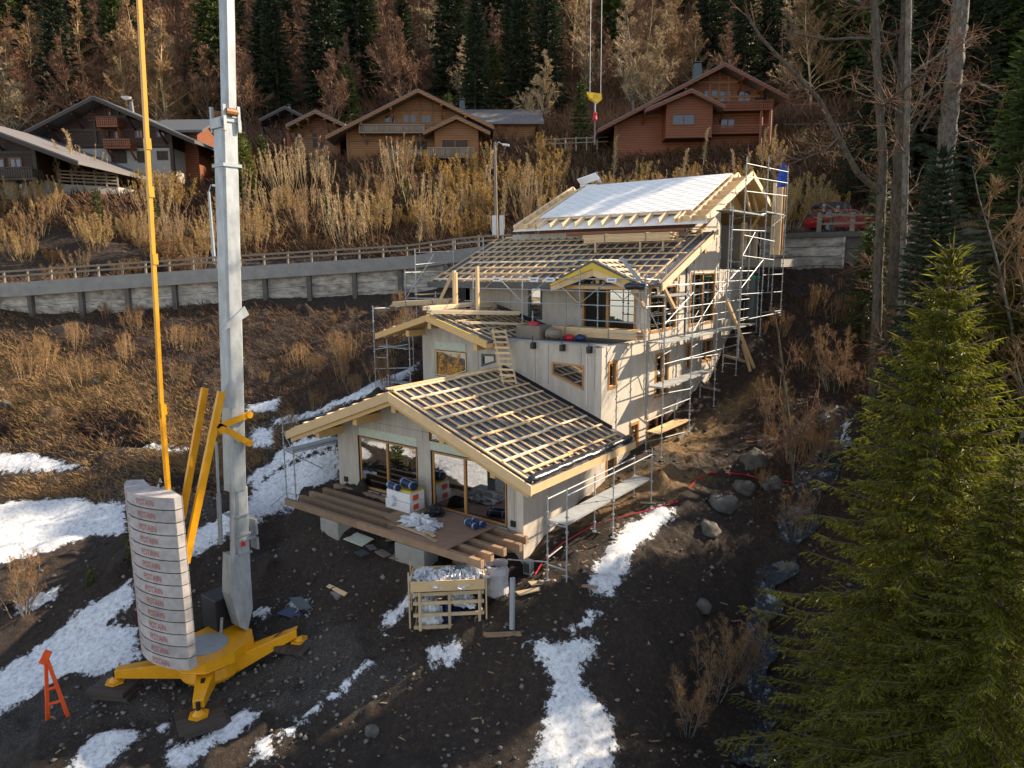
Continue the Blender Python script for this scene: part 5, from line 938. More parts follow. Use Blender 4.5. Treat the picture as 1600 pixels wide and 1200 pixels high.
for z in (.38, .7): strip(MB(), -410, 800, z, z+.13, -.02, .06, 30, .5).build('rail', M['weathered'], rl_)
wp = wpt(1262); rw2 = thing('retaining_wall', 'short retaining wall of broad pale planks below the parked red car', 'wall', tuple(lv(wp[0], wp[1], wp[2]-3)))
strip(MB(), 1190, 1680, -.32, .02, -.3, .5, 6, .3).build('cornice', M['wallpost'], rw2)
for j in range(5): strip(MB(), 1190, 1312, -3.3+j*.6, -3.3+(j+1)*.6-.03, -.06-.02*(j % 2), .25, 1).build('panel', M['wallpanel'], rw2)
for j in range(4): strip(MB(), 1316, 1680, -3.3+j*.75, -3.3+(j+1)*.75-.02, .1, .3, 3).build('panel', M['wallpost'], rw2)
strip(MB(), 1312, 1316, -3.3, -.32, -.12, .3, 1).build('post', M['wallpanel'], rw2)
rl2 = thing('timber_railing', 'greyed timber railing the two men lean on', 'railing', tuple(lv(wp[0], wp[1], wp[2])))
for u in (1274, 1325, 1380, 1440): a = wpt(u); p = lv(a[0], a[1]-.1, a[2]); MB().box(p[0]-.12, p[0]+.12, p[1]-.12, p[1]+.12, p[2], p[2]+1.2).build('post', M['weathered'], rl2)
for z in (.45, .95): strip(MB(), 1274, 1440, z, z+.14, -.14, -.02, 4, .5).build('rail', M['weathered'], rl2)
# ---------------------------------------------------------------- lamp posts
def lamp(label, base, top, arm_du, D, panels=False):
    a, b = at(*base, D), at(*top, D); a = a.copy(); t = thing('street_lamp', label, 'street lamp', tuple(a)); b[:2] = a[:2]+(b[:2]-a[:2])*.5
    MB().tube(a, a+(b-a)*.97, .13, .085, n=9).build('pole', M['weathered'] if panels else M['galv'], t)
    c = at(top[0]+arm_du, top[1]-6 if not panels else top[1]+8, D); mb = MB(); k = a+(b-a)*(.93 if panels else .97); m_ = (k+c)/2+[0, 0, .25]; mb.tube(k, m_, .035, n=6).tube(m_, c, .035, n=6); mb.build('arm', M['galv'], t)
    d = unit(c-m_)*[1, 1, .2]; MB().obox(c-[0, 0, .08], d*.6, unit(np.cross(d, (0, 0, 1)))*.22, (0, 0, .14)).build('lamp_head', M['white'], t, bevel=.03)
    if panels:
        for s in (-.3, .22): q = a+RV*s; MB().obox(q-FV*.25+[0, 0, .2], RV*.3, -FV*.03, (0, 0, 1.35)).build('sign_back', M['white'], t)
lamp('tall street lamp with two white boards at its foot behind the roof', (776, 372), (772, 218), 13, 50.5, True); lamp('slender grey street lamp partly hidden by the crane mast', (335, 412), (326, 296), 7, 51.5)
# ---------------------------------------------------------------- chalets on the hill
class Chalet:
    def __init__(s, label, D, rot, peak, eL, eR, wL, wR, vbase, depth, wallm, roofm, over=1.9, low=None, lowm=None, rth=.28):
        s.U = RV*math.cos(rot)+FV*math.sin(rot); s.N = FV*math.cos(rot)-RV*math.sin(rot); s.P0 = at(peak[0], peak[1], D); s.over = over
        s.pR = lambda u, v: s.loc(u, v, -over); s.t = thing('alpine_chalet', label, 'chalet', (0, 0, 0)); pk, l, r_ = s.loc(*peak, -over), s.loc(*eL, -over), s.loc(*eR, -over)
        base = s.loc(wL, vbase, 0)[1]; a0, a1 = s.loc(wL, vbase, 0)[0], s.loc(wR, vbase, 0)[0]; s.t.location = tuple(s.w((a0+a1)/2, base, 0)); s.rest = pk, l, r_, a0, a1, base, depth
        tl, tr_ = (pk[1]-l[1])/(pk[0]-l[0]), (pk[1]-r_[1])/(r_[0]-pk[0]); s.zr = lambda a: pk[1]-(pk[0]-a)*tl if a < pk[0] else pk[1]-(a-pk[0])*tr_
        zl = base if low is None else s.loc(wL, low, 0)[1]
        if low: MB().prism([s.w(a0+.06, base-6, 0), s.w(a1-.06, base-6, 0), s.w(a1-.06, zl, 0), s.w(a0+.06, zl, 0)], s.N*depth).build('lower_wall', M[lowm], s.t)
        MB().prism([s.w(a0, zl if low else base-6, -.0), s.w(a1, zl if low else base-6, 0), s.w(a1, s.zr(a1)-rth-.05, 0), s.w(pk[0], pk[1]-rth-.05, 0), s.w(a0, s.zr(a0)-rth-.05, 0)], s.N*depth).build('wall', M[wallm], s.t)
        rf = None
        for e in (l, r_):
            mb = MB(); A, B_ = s.w(pk[0], pk[1], -over), s.w(e[0], e[1], -over); mb.prism([A, B_, B_-[0, 0, rth], A-[0, 0, rth]], s.N*(depth+over+.6)); o = mb.build('roof', M[roofm], s.t); rf = rf or o
            MB().prism([A-[0, 0, .12], B_-[0, 0, .12], B_-[0, 0, .42], A-[0, 0, .42]], -s.N*.06).build('fascia', M[wallm if wallm != 'browncl' else 'shutter'], o)
            for f in (.3, .62, .95):
                q = (1-f)*np.array([pk[0], pk[1]])+f*np.array([e[0], e[1]])
                if a0 < q[0] < a1: z = q[1]-rth-.04; MB().obox(s.w(q[0]-.12, z-.3, -over+.15), s.U*.24, s.N*(over-.15), (0, 0, .28)).build('purlin', M[wallm], o); MB().beam(s.w(q[0], z-1.3, -.03), s.w(q[0], z-.3, -over+.4), .14, .16).build('brace', M[wallm], o)
        s.rf = rf; tm = {'larch2': 'larch', 'larch': 'tan', 'tan': 'larch2', 'browncl': 'shutter'}[wallm]; zt = pk[1]-.45*(pk[1]-max(l[1], r_[1])); aL = max(a0, pk[0]-(pk[1]-rth-zt-.1)/tl); aR = min(a1, pk[0]+(pk[1]-rth-zt-.1)/tr_)
        MB().obox(s.w(aL, zt-.15, -.14), s.U*(aR-aL), s.N*.13, (0, 0, .3)).build('tie_beam', M[tm], s.t)
        for f in (.28, .5, .72): a = aL+(aR-aL)*f; MB().obox(s.w(a-.12, zt-2.5, -.12), s.U*.24, s.N*.115, (0, 0, s.zr(a)-rth-.1-zt+2.5)).build('gable_post', M[tm], s.t)
        for f in (.36, .70): z = base+(zt-base)*f; b0 = max(a0-.05, pk[0]-(pk[1]-rth-z-.4)/tl); b1 = min(a1+.05, pk[0]+(pk[1]-rth-z-.4)/tr_); MB().obox(s.w(b0, z, -.09), s.U*(b1-b0), s.N*.085, (0, 0, .22)).build('floor_beam', M[tm], s.t)
        for a in (a0, a1): MB().obox(s.w(a-.16, base-3, -.10), s.U*.32, s.N*.3, (0, 0, s.zr(min(max(a, a0+.1), a1-.1))-rth-.1-base+3)).build('corner_post', M[tm], s.t)
    def w(s, a, z, d): return np.array([s.P0[0], s.P0[1], 0])+s.U*a+s.N*d+np.array([0, 0, z])
    def loc(s, u, v, d): q = ray(u, v); P = s.P0+s.N*d; t = ((P-CAM)@s.N)/(q@s.N); X = CAM+q*t; return np.array([(X-P)@s.U, X[2]])
    def win(s, u0, v0, u1, v1, m='shutter', fr='tan', g=True, d=0, light=False):
        (a0, z1), (a1, z0) = s.loc(u0, v0, d), s.loc(u1, v1, d); mb = MB(); f = .12
        for x0, x1, y0, y1 in ((a0-f, a1+f, z0-f, z0), (a0-f, a1+f, z1, z1+f), (a0-f, a0, z0, z1), (a1, a1+f, z0, z1), ((a0+a1)/2-.05, (a0+a1)/2+.05, z0, z1)): mb.obox(s.w(x0, y0, d-.07), s.U*(x1-x0), s.N*.068, (0, 0, y1-y0), .5)
        o = mb.build('window', M[fr], s.t); MB().obox(s.w(a0, z0, d-.03), s.U*(a1-a0), s.N*.028, (0, 0, z1-z0), .5).build('pane', M['carglass2' if g else m], o)
    def balc(s, u0, v0, u1, v1, dep=1.3, m='weathered', d=0):
        (a0, z1), (a1, z0) = s.loc(u0, v0, -dep+d), s.loc(u1, v1, -dep+d); b = MB().obox(s.w(a0, z0, -dep+d), s.U*(a1-a0), s.N*dep, (0, 0, .16)).build('balcony', M[m], s.t)
        MB().obox(s.w(a0, z1-.1, -dep+d-.02), s.U*(a1-a0), s.N*.12, (0, 0, .1)).build('handrail', M[m], b); mb = MB(); n = int((a1-a0)/.2)
        for i in range(n): mb.obox(s.w(a0+(a1-a0)*(i+.1)/n, z0+.2, -dep+d+.02), s.U*((a1-a0)/n*.72), s.N*.03, (0, 0, z1-z0-.34))
        for e in (a0+.02, a1-.05):
            for i in range(5): mb.obox(s.w(e, z0+.2, -dep+d+.1+i*dep/5), s.U*.03, s.N*(dep/5*.7), (0, 0, z1-z0-.34))
        mb.build('balusters', M[m], b)
        for f in (.08, .92): q = a0+(a1-a0)*f; MB().beam(s.w(q, z0-.9, d-.03), s.w(q, z0-.02, -dep*.8+d), .14, .16).build('bracket', M[m], b)
    def wing(s, u0, u1, vr, ve, vb, d0, wallm, roofm, hw=3.2):
        """side wing with its ridge across the view"""
        a0, zr_ = s.loc(u0, vr, d0+hw); a1, _ = s.loc(u1, vr, d0+hw); _, ze_ = s.loc(u0, ve, d0-1); _, zb_ = s.loc(u0, vb, d0)
        k = (zr_-ze_)/(hw+1)
        for sg in (-1, 1):
            A, B_ = s.w(a0-.6, zr_, d0+hw), s.w(a0-.6, ze_, d0+hw+sg*(hw+1)); MB().prism([A, B_, B_-[0, 0, .25], A-[0, 0, .25]], s.U*(a1-a0+1.6)).build('roof', M[roofm], s.t)
        MB().prism([s.w(a0, zb_-6, d0), s.w(a0, ze_+k-.3, d0), s.w(a0, zr_-.3, d0+hw), s.w(a0, ze_+k-.3, d0+2*hw), s.w(a0, zb_-6, d0+2*hw)], s.U*(a1-a0)).build('wall', M[wallm], s.t)
    def gable(s, peak, eL, eR, d, wallm, roofm, vb, wL, wR):
        """lower front gable standing forward of the facade"""
        pk, l, r_ = s.loc(*peak, d-1), s.loc(*eL, d-1), s.loc(*eR, d-1)
        for e in (l, r_):
            A, B_ = s.w(pk[0], pk[1], d-1), s.w(e[0], e[1], d-1); o = MB().prism([A, B_, B_-[0, 0, .26], A-[0, 0, .26]], s.N*(-d+1)).build('porch_roof', M[roofm], s.t); MB().prism([A-[0, 0, .1], B_-[0, 0, .1], B_-[0, 0, .4], A-[0, 0, .4]], -s.N*.05).build('fascia', M[wallm], o)
        a0, zb_ = s.loc(wL, vb, d); a1, _ = s.loc(wR, vb, d); kl, kr = (pk[1]-l[1])/(pk[0]-l[0]), (pk[1]-r_[1])/(r_[0]-pk[0])
        MB().prism([s.w(a0, zb_, d), s.w(a1, zb_, d), s.w(a1, pk[1]-(a1-pk[0])*kr-.3, d), s.w(pk[0], pk[1]-.32, d), s.w(a0, pk[1]-(pk[0]-a0)*kl-.3, d)], s.N*(-d)).build('porch_wall', M[wallm], s.t)
    def chimney(s, u0, v0, u1, v1, d=4, m='greymetal'):
        (a0, z1), (a1, z0) = s.loc(u0, v0, d), s.loc(u1, v1, d); w_ = a1-a0; V = [s.w(a0, z0-1, d), s.w(a1, z0-1, d), s.w(a1, z0-1, d+w_), s.w(a0, z0-1, d+w_)]; V += [s.w(a0+w_*.18, z1, d+w_*.18), s.w(a1-w_*.18, z1, d+w_*.18), s.w(a1-w_*.18, z1, d+w_*.8), s.w(a0+w_*.18, z1, d+w_*.8)]
        MB().hexa(V).build('chimney', M[m], s.rf); MB().obox(s.w(a0+w_*.1, z1+.12, d+w_*.1), s.U*w_*.8, s.N*w_*.8, (0, 0, .07)).build('chimney_cap', M[m], s.rf)
M['carglass2'] = mat('dark_glass', (.03, .04, .05), .08, .1, .1, 2, spec=.8)
M['paleframe'] = mat('pale_blue_glass', (.30, .40, .55), .15, .1, .1)
A = Chalet('large dark brown chalet with white ground floor, leftmost of the upper row', 72, .0, (145, 149), (24, 211), (304, 219), 56, 270, 256, 14, 'browncl', 'tiles', low=233, lowm='render')
for q in ((139, 179, 149, 187), (165, 172, 173, 183), (180, 204, 189, 216), (213, 203, 222, 214), (246, 205, 256, 213)): A.win(*q, fr='larch2')
for q in ((175, 236, 197, 253), (216, 238, 231, 252), (247, 238, 261, 248)): A.win(*q, g=False, fr='shutter')
A.win(55, 210, 66, 233, g=False, m='weathered', fr='shutter'); A.win(70, 208, 84, 231, g=True, fr='browncl')
A.balc(149, 182, 184, 198, m='larch2'); A.balc(160, 217, 204, 232, m='larch2'); A.wing(262, 326, 187, 203, 240, 3, 'larch2', 'tiles'); A.chimney(200, 158, 207, 168, m='slate')
q = A.w(A.loc(206, 160, 3)[0], A.loc(206, 160, 3)[1], 2); MB().lathe(q, [(.02, 0), (.35, .12), (.5, .3)], 14).build('satellite_dish', M['white'], A.t)
Bc = Chalet('small dark chalet with a long pale roof edge at the left edge of the view', 60, .0, (-90, 172), (-280, 245), (122, 251), -220, 62, 312, 12, 'browncl', 'slate', low=281, lowm='render')
for q in ((-12, 250, 6, 262), (16, 249, 33, 261)): Bc.win(*q, fr='tan')
Bc.balc(-160, 262, 52, 281, dep=1.4, m='shutter'); Bc.win(22, 284, 36, 296, fr='tan')
t = thing('timber_terrace', 'white terrace with horizontal grey rails right of the left-edge chalet', 'terrace', tuple(at(140, 306, 63)))
p0, p1 = at(98, 312, 62), at(186, 306, 64.5); dd = p1-p0; dd[2] = 0
MB().prism([p0+[0, 0, -4], p0+dd+[0, 0, -4], p0+dd+[0, 0, 1.3], p0+[0, 0, 1.3]], FV*3).build('terrace_wall', M['render'], t)
for k in range(4): MB().beam(p0+[0, 0, 1.55+k*.28]-FV*.1, p0+dd+[0, 0, 1.55+k*.28]-FV*.1, .05, .13).build('rail', M['weathered'], t)
for f in np.linspace(0, 1, 6): q = p0+dd*f-FV*.02; MB().box(q[0]-.07, q[0]+.07, q[1]-.07, q[1]+.07, q[2]+1.3, q[2]+2.6).build('post', M['weathered'], t)
Cc = Chalet('wide honey-coloured chalet with long balcony and front porch gable in the middle', 80, .05, (653, 138), (508, 212), (772, 196), 545, 752, 250, 13, 'larch', 'slate')
for q in ((602, 181, 617, 193), (631, 180, 649, 193), (656, 181, 675, 194), (600, 221, 616, 232), (633, 220, 668, 234), (691, 218, 731, 229), (692, 198, 706, 206), (712, 198, 726, 206)): Cc.win(*q, g=False if q[1] > 196 else True, fr='larch')
Cc.gable((713, 180), (661, 205), (766, 205), -2.2, 'larch', 'slate', 250, 680, 748)
for q in ((691, 219, 731, 231),): Cc.win(*q, g=False, fr='larch', d=-2.2)
Cc.balc(560, 194, 664, 208, 1.5, m='weathered'); Cc.balc(608, 234, 664, 248, 1.4, m='weathered'); Cc.balc(667, 230, 742, 247, 1.0, m='weathered', d=-2.2)
Cc.wing(735, 832, 171, 190, 215, 4, 'larch', 'slate'); Cc.chimney(716, 156, 728, 172)
D_ = Chalet('honey-coloured small chalet between the dark chalet and the middle one', 82, .0, (492, 171), (446, 194), (539, 193), 452, 530, 235, 9, 'tan', 'slate')
D_.win(461, 209, 471, 219, fr='tan'); D_.win(488, 208, 508, 230, g=False, fr='tan', m='shutter')
D2 = Chalet('half hidden dark chalet behind the small honey-coloured one', 88, .0, (445, 165), (404, 186), (478, 182), 410, 472, 215, 9, 'browncl', 'tiles'); D2.win(415, 192, 432, 200, fr='render'); D2.chimney(448, 165, 455, 178, m='slate')
Ec = Chalet('tall reddish timber chalet with stepped roofs, rightmost of the upper row', 74, -.05, (1133, 97), (934, 201), (1232, 149), 962, 1204, 212, 14, 'larch2', 'slate')
for q in ((1101, 142, 1121, 152), (1125, 143, 1141, 158), (1154, 143, 1172, 160), (1180, 149, 1197, 159)): Ec.win(*q, fr='larch2')
Ec.gable((1081, 138), (1011, 168), (1134, 164), -2.4, 'larch2', 'slate', 216, 1040, 1112); Ec.win(1052, 180, 1084, 194, g=True, fr='larch2', d=-2.4)
Ec.win(1127, 187, 1147, 200, fr='larch2'); Ec.balc(1125, 158, 1206, 172, 1.4, m='larch2'); Ec.balc(1105, 196, 1200, 208, 1.2, m='larch2'); Ec.chimney(1083, 98, 1099, 116)
for u0 in (1190, 1204): q = Ec.w(Ec.loc(u0, 180, -1.2)[0], 0, -1.2); z0 = Ec.loc(u0, 210, -1.2)[1]; MB().box(q[0]-.12, q[0]+.12, q[1]-.12, q[1]+.12, z0-2, Ec.loc(u0, 156, -1.2)[1]).build('post', M['larch2'], Ec.t)
# far fences
def fence(label, pts, h=1.0, n=8, m='weathered'):
    P = [at(*p) for p in pts]; t = thing('rail_fence', label, 'fence', tuple(P[0]))
    for a, b in zip(P[:-1], P[1:]):
        for i in range(n): q = a+(b-a)*i/n; MB().box(q[0]-.06, q[0]+.06, q[1]-.06, q[1]+.06, q[2]-.4, q[2]+h).build('post', M[m], t)
        for z in (.45, .9): MB().beam(a+[0, 0, z*h], b+[0, 0, z*h], .05, .1).build('rail', M[m], t)
fence('pale rail fence on the hill right of the reddish chalet', [(1225, 208, 79), (1375, 207, 78)], n=9); fence('rail fence between the middle and the right chalet', [(850, 232, 77), (950, 228, 77)], n=6)
# ---------------------------------------------------------------- car
def car():
    base = at(1318, 360, 47.9); rz_ = wpt(1318)[2]+.03; t = thing('parked_car', 'red estate car with black roof box parked on the road behind the railing', 'car', (base[0], base[1], rz_))
    X, Y = RV, FV; o = np.array([base[0], base[1], rz_]); P = lambda x, z, y: o+X*x+Y*y+np.array([0, 0, z])
    prof = [(-2.25, .32), (-2.32, .62), (-2.25, .95), (-2.15, 1.02), (-1.9, 1.42), (-1.65, 1.50), (.35, 1.50), (1.15, 1.03), (2.05, .88), (2.28, .68), (2.3, .32)]
    low_ = [(-2.25, .32), (-2.32, .62), (-2.25, .95), (-2.15, 1.0), (1.15, 1.0), (2.05, .88), (2.28, .68), (2.3, .32)]
    MB().prism([P(x, z, -.88) for x, z in low_], Y*1.76).build('body', M['redpaint'], t, bevel=.08)
    cab = [(-2.1, 1.0), (-1.9, 1.40), (-1.65, 1.49), (.35, 1.49), (1.12, 1.0)]; V = [P(x, z, -.84 if z < 1.1 else -.7) for x, z in cab]+[P(x, z, .84 if z < 1.1 else .7) for x, z in cab]; n = 5
    cb = MB().add(V, [tuple(range(4, -1, -1)), tuple(range(5, 10))]+[(i, (i+1) % n, n+(i+1) % n, n+i) for i in range(n)], .5).build('cabin', M['redpaint'], t, bevel=.04)
    for x0, x1, x2, x3 in ((-1.95, -1.05, -1.0, -1.7), (-.95, -.05, -.05, -.95), (.05, .98, .35, .05)): MB().add([P(x0, 1.04, -.846), P(x1, 1.04, -.846), P(x2, 1.42, -.725), P(x3, 1.42, -.725)], [(0, 1, 2, 3)]).build('side_window', M['carglass2'], cb)
    MB().add([P(1.1, 1.03, -.74), P(1.1, 1.03, .74), P(.42, 1.47, .64), P(.42, 1.47, -.64)], [(0, 1, 2, 3)]).build('windscreen', M['paleframe'], cb)
    MB().add([P(-2.13, 1.03, -.74), P(-2.13, 1.03, .74), P(-1.9, 1.4, .64), P(-1.9, 1.4, -.64)], [(0, 1, 2, 3)]).build('rear_window', M['carglass2'], cb)
    for x in (-1.45, 1.42):
        for y in (-.84, .84): wv = MB().tube(P(x, .33, y-.11), P(x, .33, y+.11), .33, n=20).build('wheel', M['tyre'], t); MB().tube(P(x, .33, y-.125), P(x, .33, y+.125), .19, n=12).build('rim', M['galv'], wv)
    for y in (-.65, .65): MB().obox(P(2.2, .6, y-.18), X*.1, Y*.36, (0, 0, .16)).build('headlight', M['white'], t); MB().obox(P(-2.34, .7, y-.15), X*.06, Y*.3, (0, 0, .2)).build('tail_light', M['redcable'], t)
    for y in (-.55, .55): MB().beam(P(-1.6, 1.56, y), P(.2, 1.56, y), .04, .05).build('roof_rail', M['black'], t)
    b = thing('roof_box', 'black roof box on top of the red car', 'roof box', tuple(P(-.8, 1.6, 0))); bp = [(-1.9, 1.62), (-1.95, 1.78), (-1.75, 1.93), (-.2, 1.98), (.15, 1.85), (.25, 1.66), (.1, 1.6)]
    MB().prism([P(x, z, -.42) for x, z in bp], Y*.84).build('shell', M['black'], b, bevel=.06)
car()
# ---------------------------------------------------------------- people
def skin(name, nodes, edges, m, parent, off=(0, 0, 0), root=0, sub=2):
    me = bpy.data.meshes.new(name); me.from_pydata([tuple(n[:3]) for n in nodes], edges, []); o = bpy.data.objects.new(name, me); COL.objects.link(o); o.parent = parent; me.materials.append(m)
    o.modifiers.new('skin', 'SKIN'); sv = me.skin_vertices[0].data
    for i, n in enumerate(nodes): r_ = n[3]; sv[i].radius = (r_, n[4] if len(n) > 4 else r_); sv[i].use_root = (i == root)
    s_ = o.modifiers.new('sub', 'SUBSURF'); s_.levels = s_.render_levels = sub; return o
def person(label, loc, face, lean=0.0, shirt='navy', trousers='khaki', arms='rail', group=None):
    """local frame: +y forward (the way the person faces)"""
    t = thing('person', label, 'person', tuple(loc), group, rz=face); L_ = lean
    def up_(z, y=0, x=0):      # bend the upper body forward about the hip (z .95)
        dz = z-.95; return (x, y+math.sin(L_)*dz, .95+math.cos(L_)*dz)
    hip = (0, 0, .95); J = [hip+(.135, .11), up_(1.15)+(.125, .10), up_(1.35)+(.15, .11), up_(1.46)+(.075, .075), up_(1.53, .01)+(.055, .055), up_(1.62, .03)+(.085, .095), up_(1.71, .02)+(.075, .085)]
    E_ = [(0, 1), (1, 2), (2, 3), (3, 4), (4, 5), (5, 6)]
    for s in (-1, 1):
        i = len(J); J += [(s*.10, 0, .88, .10), (s*.12, .02, .50, .065), (s*.12, -.03, .1, .045), (s*.13, .12, .04, .038)]; E_ += [(0, i), (i, i+1), (i+1, i+2), (i+2, i+3)]
        sh = up_(1.42, 0, s*.19)
        if arms == 'rail': el, ha = up_(1.2, .16, s*.27), up_(1.12, .42, s*.12)
        elif arms == 'lift': el, ha = up_(1.3, .25, s*.26), up_(1.45, .5, s*.2)
        else: el, ha = up_(1.15, .02, s*.27), up_(.92, .12, s*.24)
        k = len(J); J += [sh+(.06,), el+(.042,), ha+(.03,)]; E_ += [(2, k), (k, k+1), (k+1, k+2)]
        d = unit(np.array(ha)-np.array(el)); sd = unit(np.cross(d, (0, 0, 1)))
        for f in range(4): b = np.array(ha)+sd*(f-1.5)*.02+d*.05; c = b+d*(.075-.008*abs(f-1.3))-np.array([0, 0, .02]); q = len(J); J += [tuple(b)+(.011,), tuple(c)+(.008,)]; E_ += [(k+2, q), (q, q+1)]
        b = np.array(ha)+sd*(-s*.04)+d*.02; q = len(J); J += [tuple(b+d*.03)+(.010,)]; E_ += [(k+2, q)]
    body = skin('body', J, E_, M['skin'], t)
    S = [J[0][:3]+(.15, .125), J[1][:3]+(.142, .117), J[2][:3]+(.168, .128), up_(1.44)+(.085, .085)]; SE = [(0, 1), (1, 2), (2, 3)]
    for s, k in ((-1, 7+4), (1, 7+4+3+9+4)): pass
    for s in (-1, 1):
        sh = up_(1.42, 0, s*.19); el = up_(1.2, .16, s*.27) if arms == 'rail' else (up_(1.3, .25, s*.26) if arms == 'lift' else up_(1.15, .02, s*.27)); k = len(S); m_ = tuple((np.array(sh)+np.array(el))/2); S += [sh+(.072,), el+(.054,)]; SE += [(2, k), (k, k+1)]
    skin('shirt', S, SE, M[shirt], t)
    T_ = [(0, 0, .98, .148, .122)]; TE = []
    for s in (-1, 1): k = len(T_); T_ += [(s*.10, 0, .86, .112), (s*.12, .02, .5, .08), (s*.12, -.03, .1, .06)]; TE += [(0, k), (k, k+1), (k+1, k+2)]
    skin('trousers', T_, TE, M[trousers], t)
    h = np.array(up_(1.66, .03)); f_ = np.array([0, math.cos(L_*.6), -math.sin(L_*.6)])
    MB().lathe(h+[0, -.015, .0], [(.088, -.02), (.098, .03), (.09, .08), (.06, .12), (.02, .135)], 14).build('hair', M['hair'], t, smooth=True, local=True)
    for s in (-1, 1): MB().lathe(h+f_*.082+[s*.033, 0, -.03], [(.004, -.01), (.012, 0), (.004, .01)], 8).build('eye', M['black'], t, local=True); MB().lathe(h+[s*.088, 0, -.04], [(.01, -.03), (.018, 0), (.01, .03)], 8).build('ear', M['skin'], t, local=True); MB().box(s*.12-.05, s*.12+.05, -.1, .19, 0, .09).build('shoe', M['black'], t, bevel=.02, local=True)
    MB().add([h+f_*.08+[-.015, 0, -.06], h+f_*.08+[.015, 0, -.06], h+f_*.115+[0, 0, -.055], h+f_*.08+[0, 0, -.01]], [(0, 1, 2), (0, 2, 3), (1, 3, 2)]).build('nose', M['skin'], t, local=True)
    q = h+f_*.083+[0, 0, -.09]; MB().box(q[0]-.028, q[0]+.028, q[1]-.006, q[1]+.006, q[2]-.006, q[2]+.006).build('mouth', M['redprint'], t, local=True)
    return t
fa = math.atan2(-FV[1], -FV[0])-math.pi/2
for u, lab, tr_, lean in ((1283, 'man in navy shirt and dark trousers leaning on the timber railing', 'black', .30), (1299, 'man in navy shirt and khaki trousers bending over the timber railing', 'khaki', .75)):
    a = wpt(u); p = lv(a[0], a[1]+.42, a[2]+.03); person(lab, p, fa+(.2 if tr_ == 'khaki' else -.1), lean, trousers=tr_)
pr_ = onp(938, 300, 'y', 20.6); zroof = z4+(y4b-20.6)*k4
person('roofer in pale jacket at the far side of the white roof ridge', (pr_[0], 20.6, zroof-.0-.2), math.pi*.6, .35, shirt='plastic', trousers='black', arms='lift')
tag(MB().obox(onp(906, 291, 'y', 19.3), (1.15, 0, -.05), (.1, 1.0, -.2), (0, .04, .1)).obox(onp(908, 290, 'y', 19.0), (1.3, 0, .28), (.0, -.5, .3), (0, .03, .06)).build('insulation_sheet', M['insul'], loc=tuple(onp(906, 290, 'y', 19.3))), 'loose white insulation sheet tilted on the ridge beside the roofer', 'insulation sheet')
tag(MB().obox(onp(905, 296, 'y', 18.6), V4*.01, (1.5, 0, 0), V4*.5).build('blue_film', M['blueprint'], loc=tuple(onp(905, 296, 'y', 18.6))), 'strip of blue film at the left end of the ridge', 'film') if False else None
# upright boards and blue jacket at the far corner
t = thing('board_bundle', 'tall upright yellow boards at the far corner of the house', 'timber', tuple(at(1215, 398, 41.8)))
for i, (u, m) in enumerate(((1208.5, 'pine_pale'), (1213, 'pine'), (1218.5, 'pine_pale'), (1222, 'oak'))):
    a, b = at(u-2.5, 398, 41.8+.1*i), at(u+2, 286+i*2, 41.8+.1*i); b[:2] = a[:2]+(b[:2]-a[:2])*.3; MB().beam(a, b, .18, .12, up=(0, 1, 0)).build('board', M[m], t)
q = at(1222, 292, 41.2); tag(heap('blue_jacket', (q[0], q[1], q[2]), .3, .22, 1.1, 'jacketblue', '', '', seed=31, rough=.2) if 'jacketblue' in M else heap('blue_jacket', (q[0], q[1], q[2]), .28, .2, 1.15, 'bluecloth', '', '', seed=31, rough=.2), 'bright blue jacket hanging on the top corner scaffold post', 'jacket') if M.setdefault('bluecloth', mat('blue_cloth', (.01, .06, .35), .7)) else None
q = onp(1175, 432, 'x', .9); t = thing('concrete_hopper', 'green lidded dark column standing under the entrance slab', 'column', (1.0, 20.2, 8)); MB().tube((1.2, 20.6, 8.0), (1.2, 20.6, 10.35), .32, n=14).build('column', M['greymetal'], t); MB().tube((1.2, 20.6, 10.35), (1.2, 20.6, 10.5), .36, n=14).build('lid', mat('green_lid', (.01, .16, .06), .5), t)
# ---------------------------------------------------------------- vegetation builders
def segs_mesh(S, sides=3):
    """S rows: p0(3) p1(3) r0 r1 -> tapered prisms"""
    S = np.array(S, float); p0, p1, r0, r1 = S[:, :3], S[:, 3:6], S[:, 6], S[:, 7]; d = p1-p0; L_ = np.linalg.norm(d, axis=1, keepdims=True)+1e-9; d = d/L_
    ref = np.where(np.abs(d[:, 2:3]) < .9, np.array([[0, 0, 1.]]), np.array([[0, 1., 0]])); a = np.cross(d, ref); a /= np.linalg.norm(a, axis=1, keepdims=True); b = np.cross(d, a); V = []
    for p, r_ in ((p0, r0), (p1, r1)):
        for k in range(sides): t = 2*math.pi*k/sides; V.append(p+(a*math.cos(t)+b*math.sin(t))*r_[:, None])
    V = np.stack(V, 1); n = len(S); base = (np.arange(n)*2*sides)[:, None]; Fs = np.concatenate([base+np.array([[k, (k+1) % sides, sides+(k+1) % sides, sides+k]]) for k in range(sides)], 0)
    return V.reshape(-1, 3), Fs, np.tile(np.random.default_rng(1).random(n), sides)
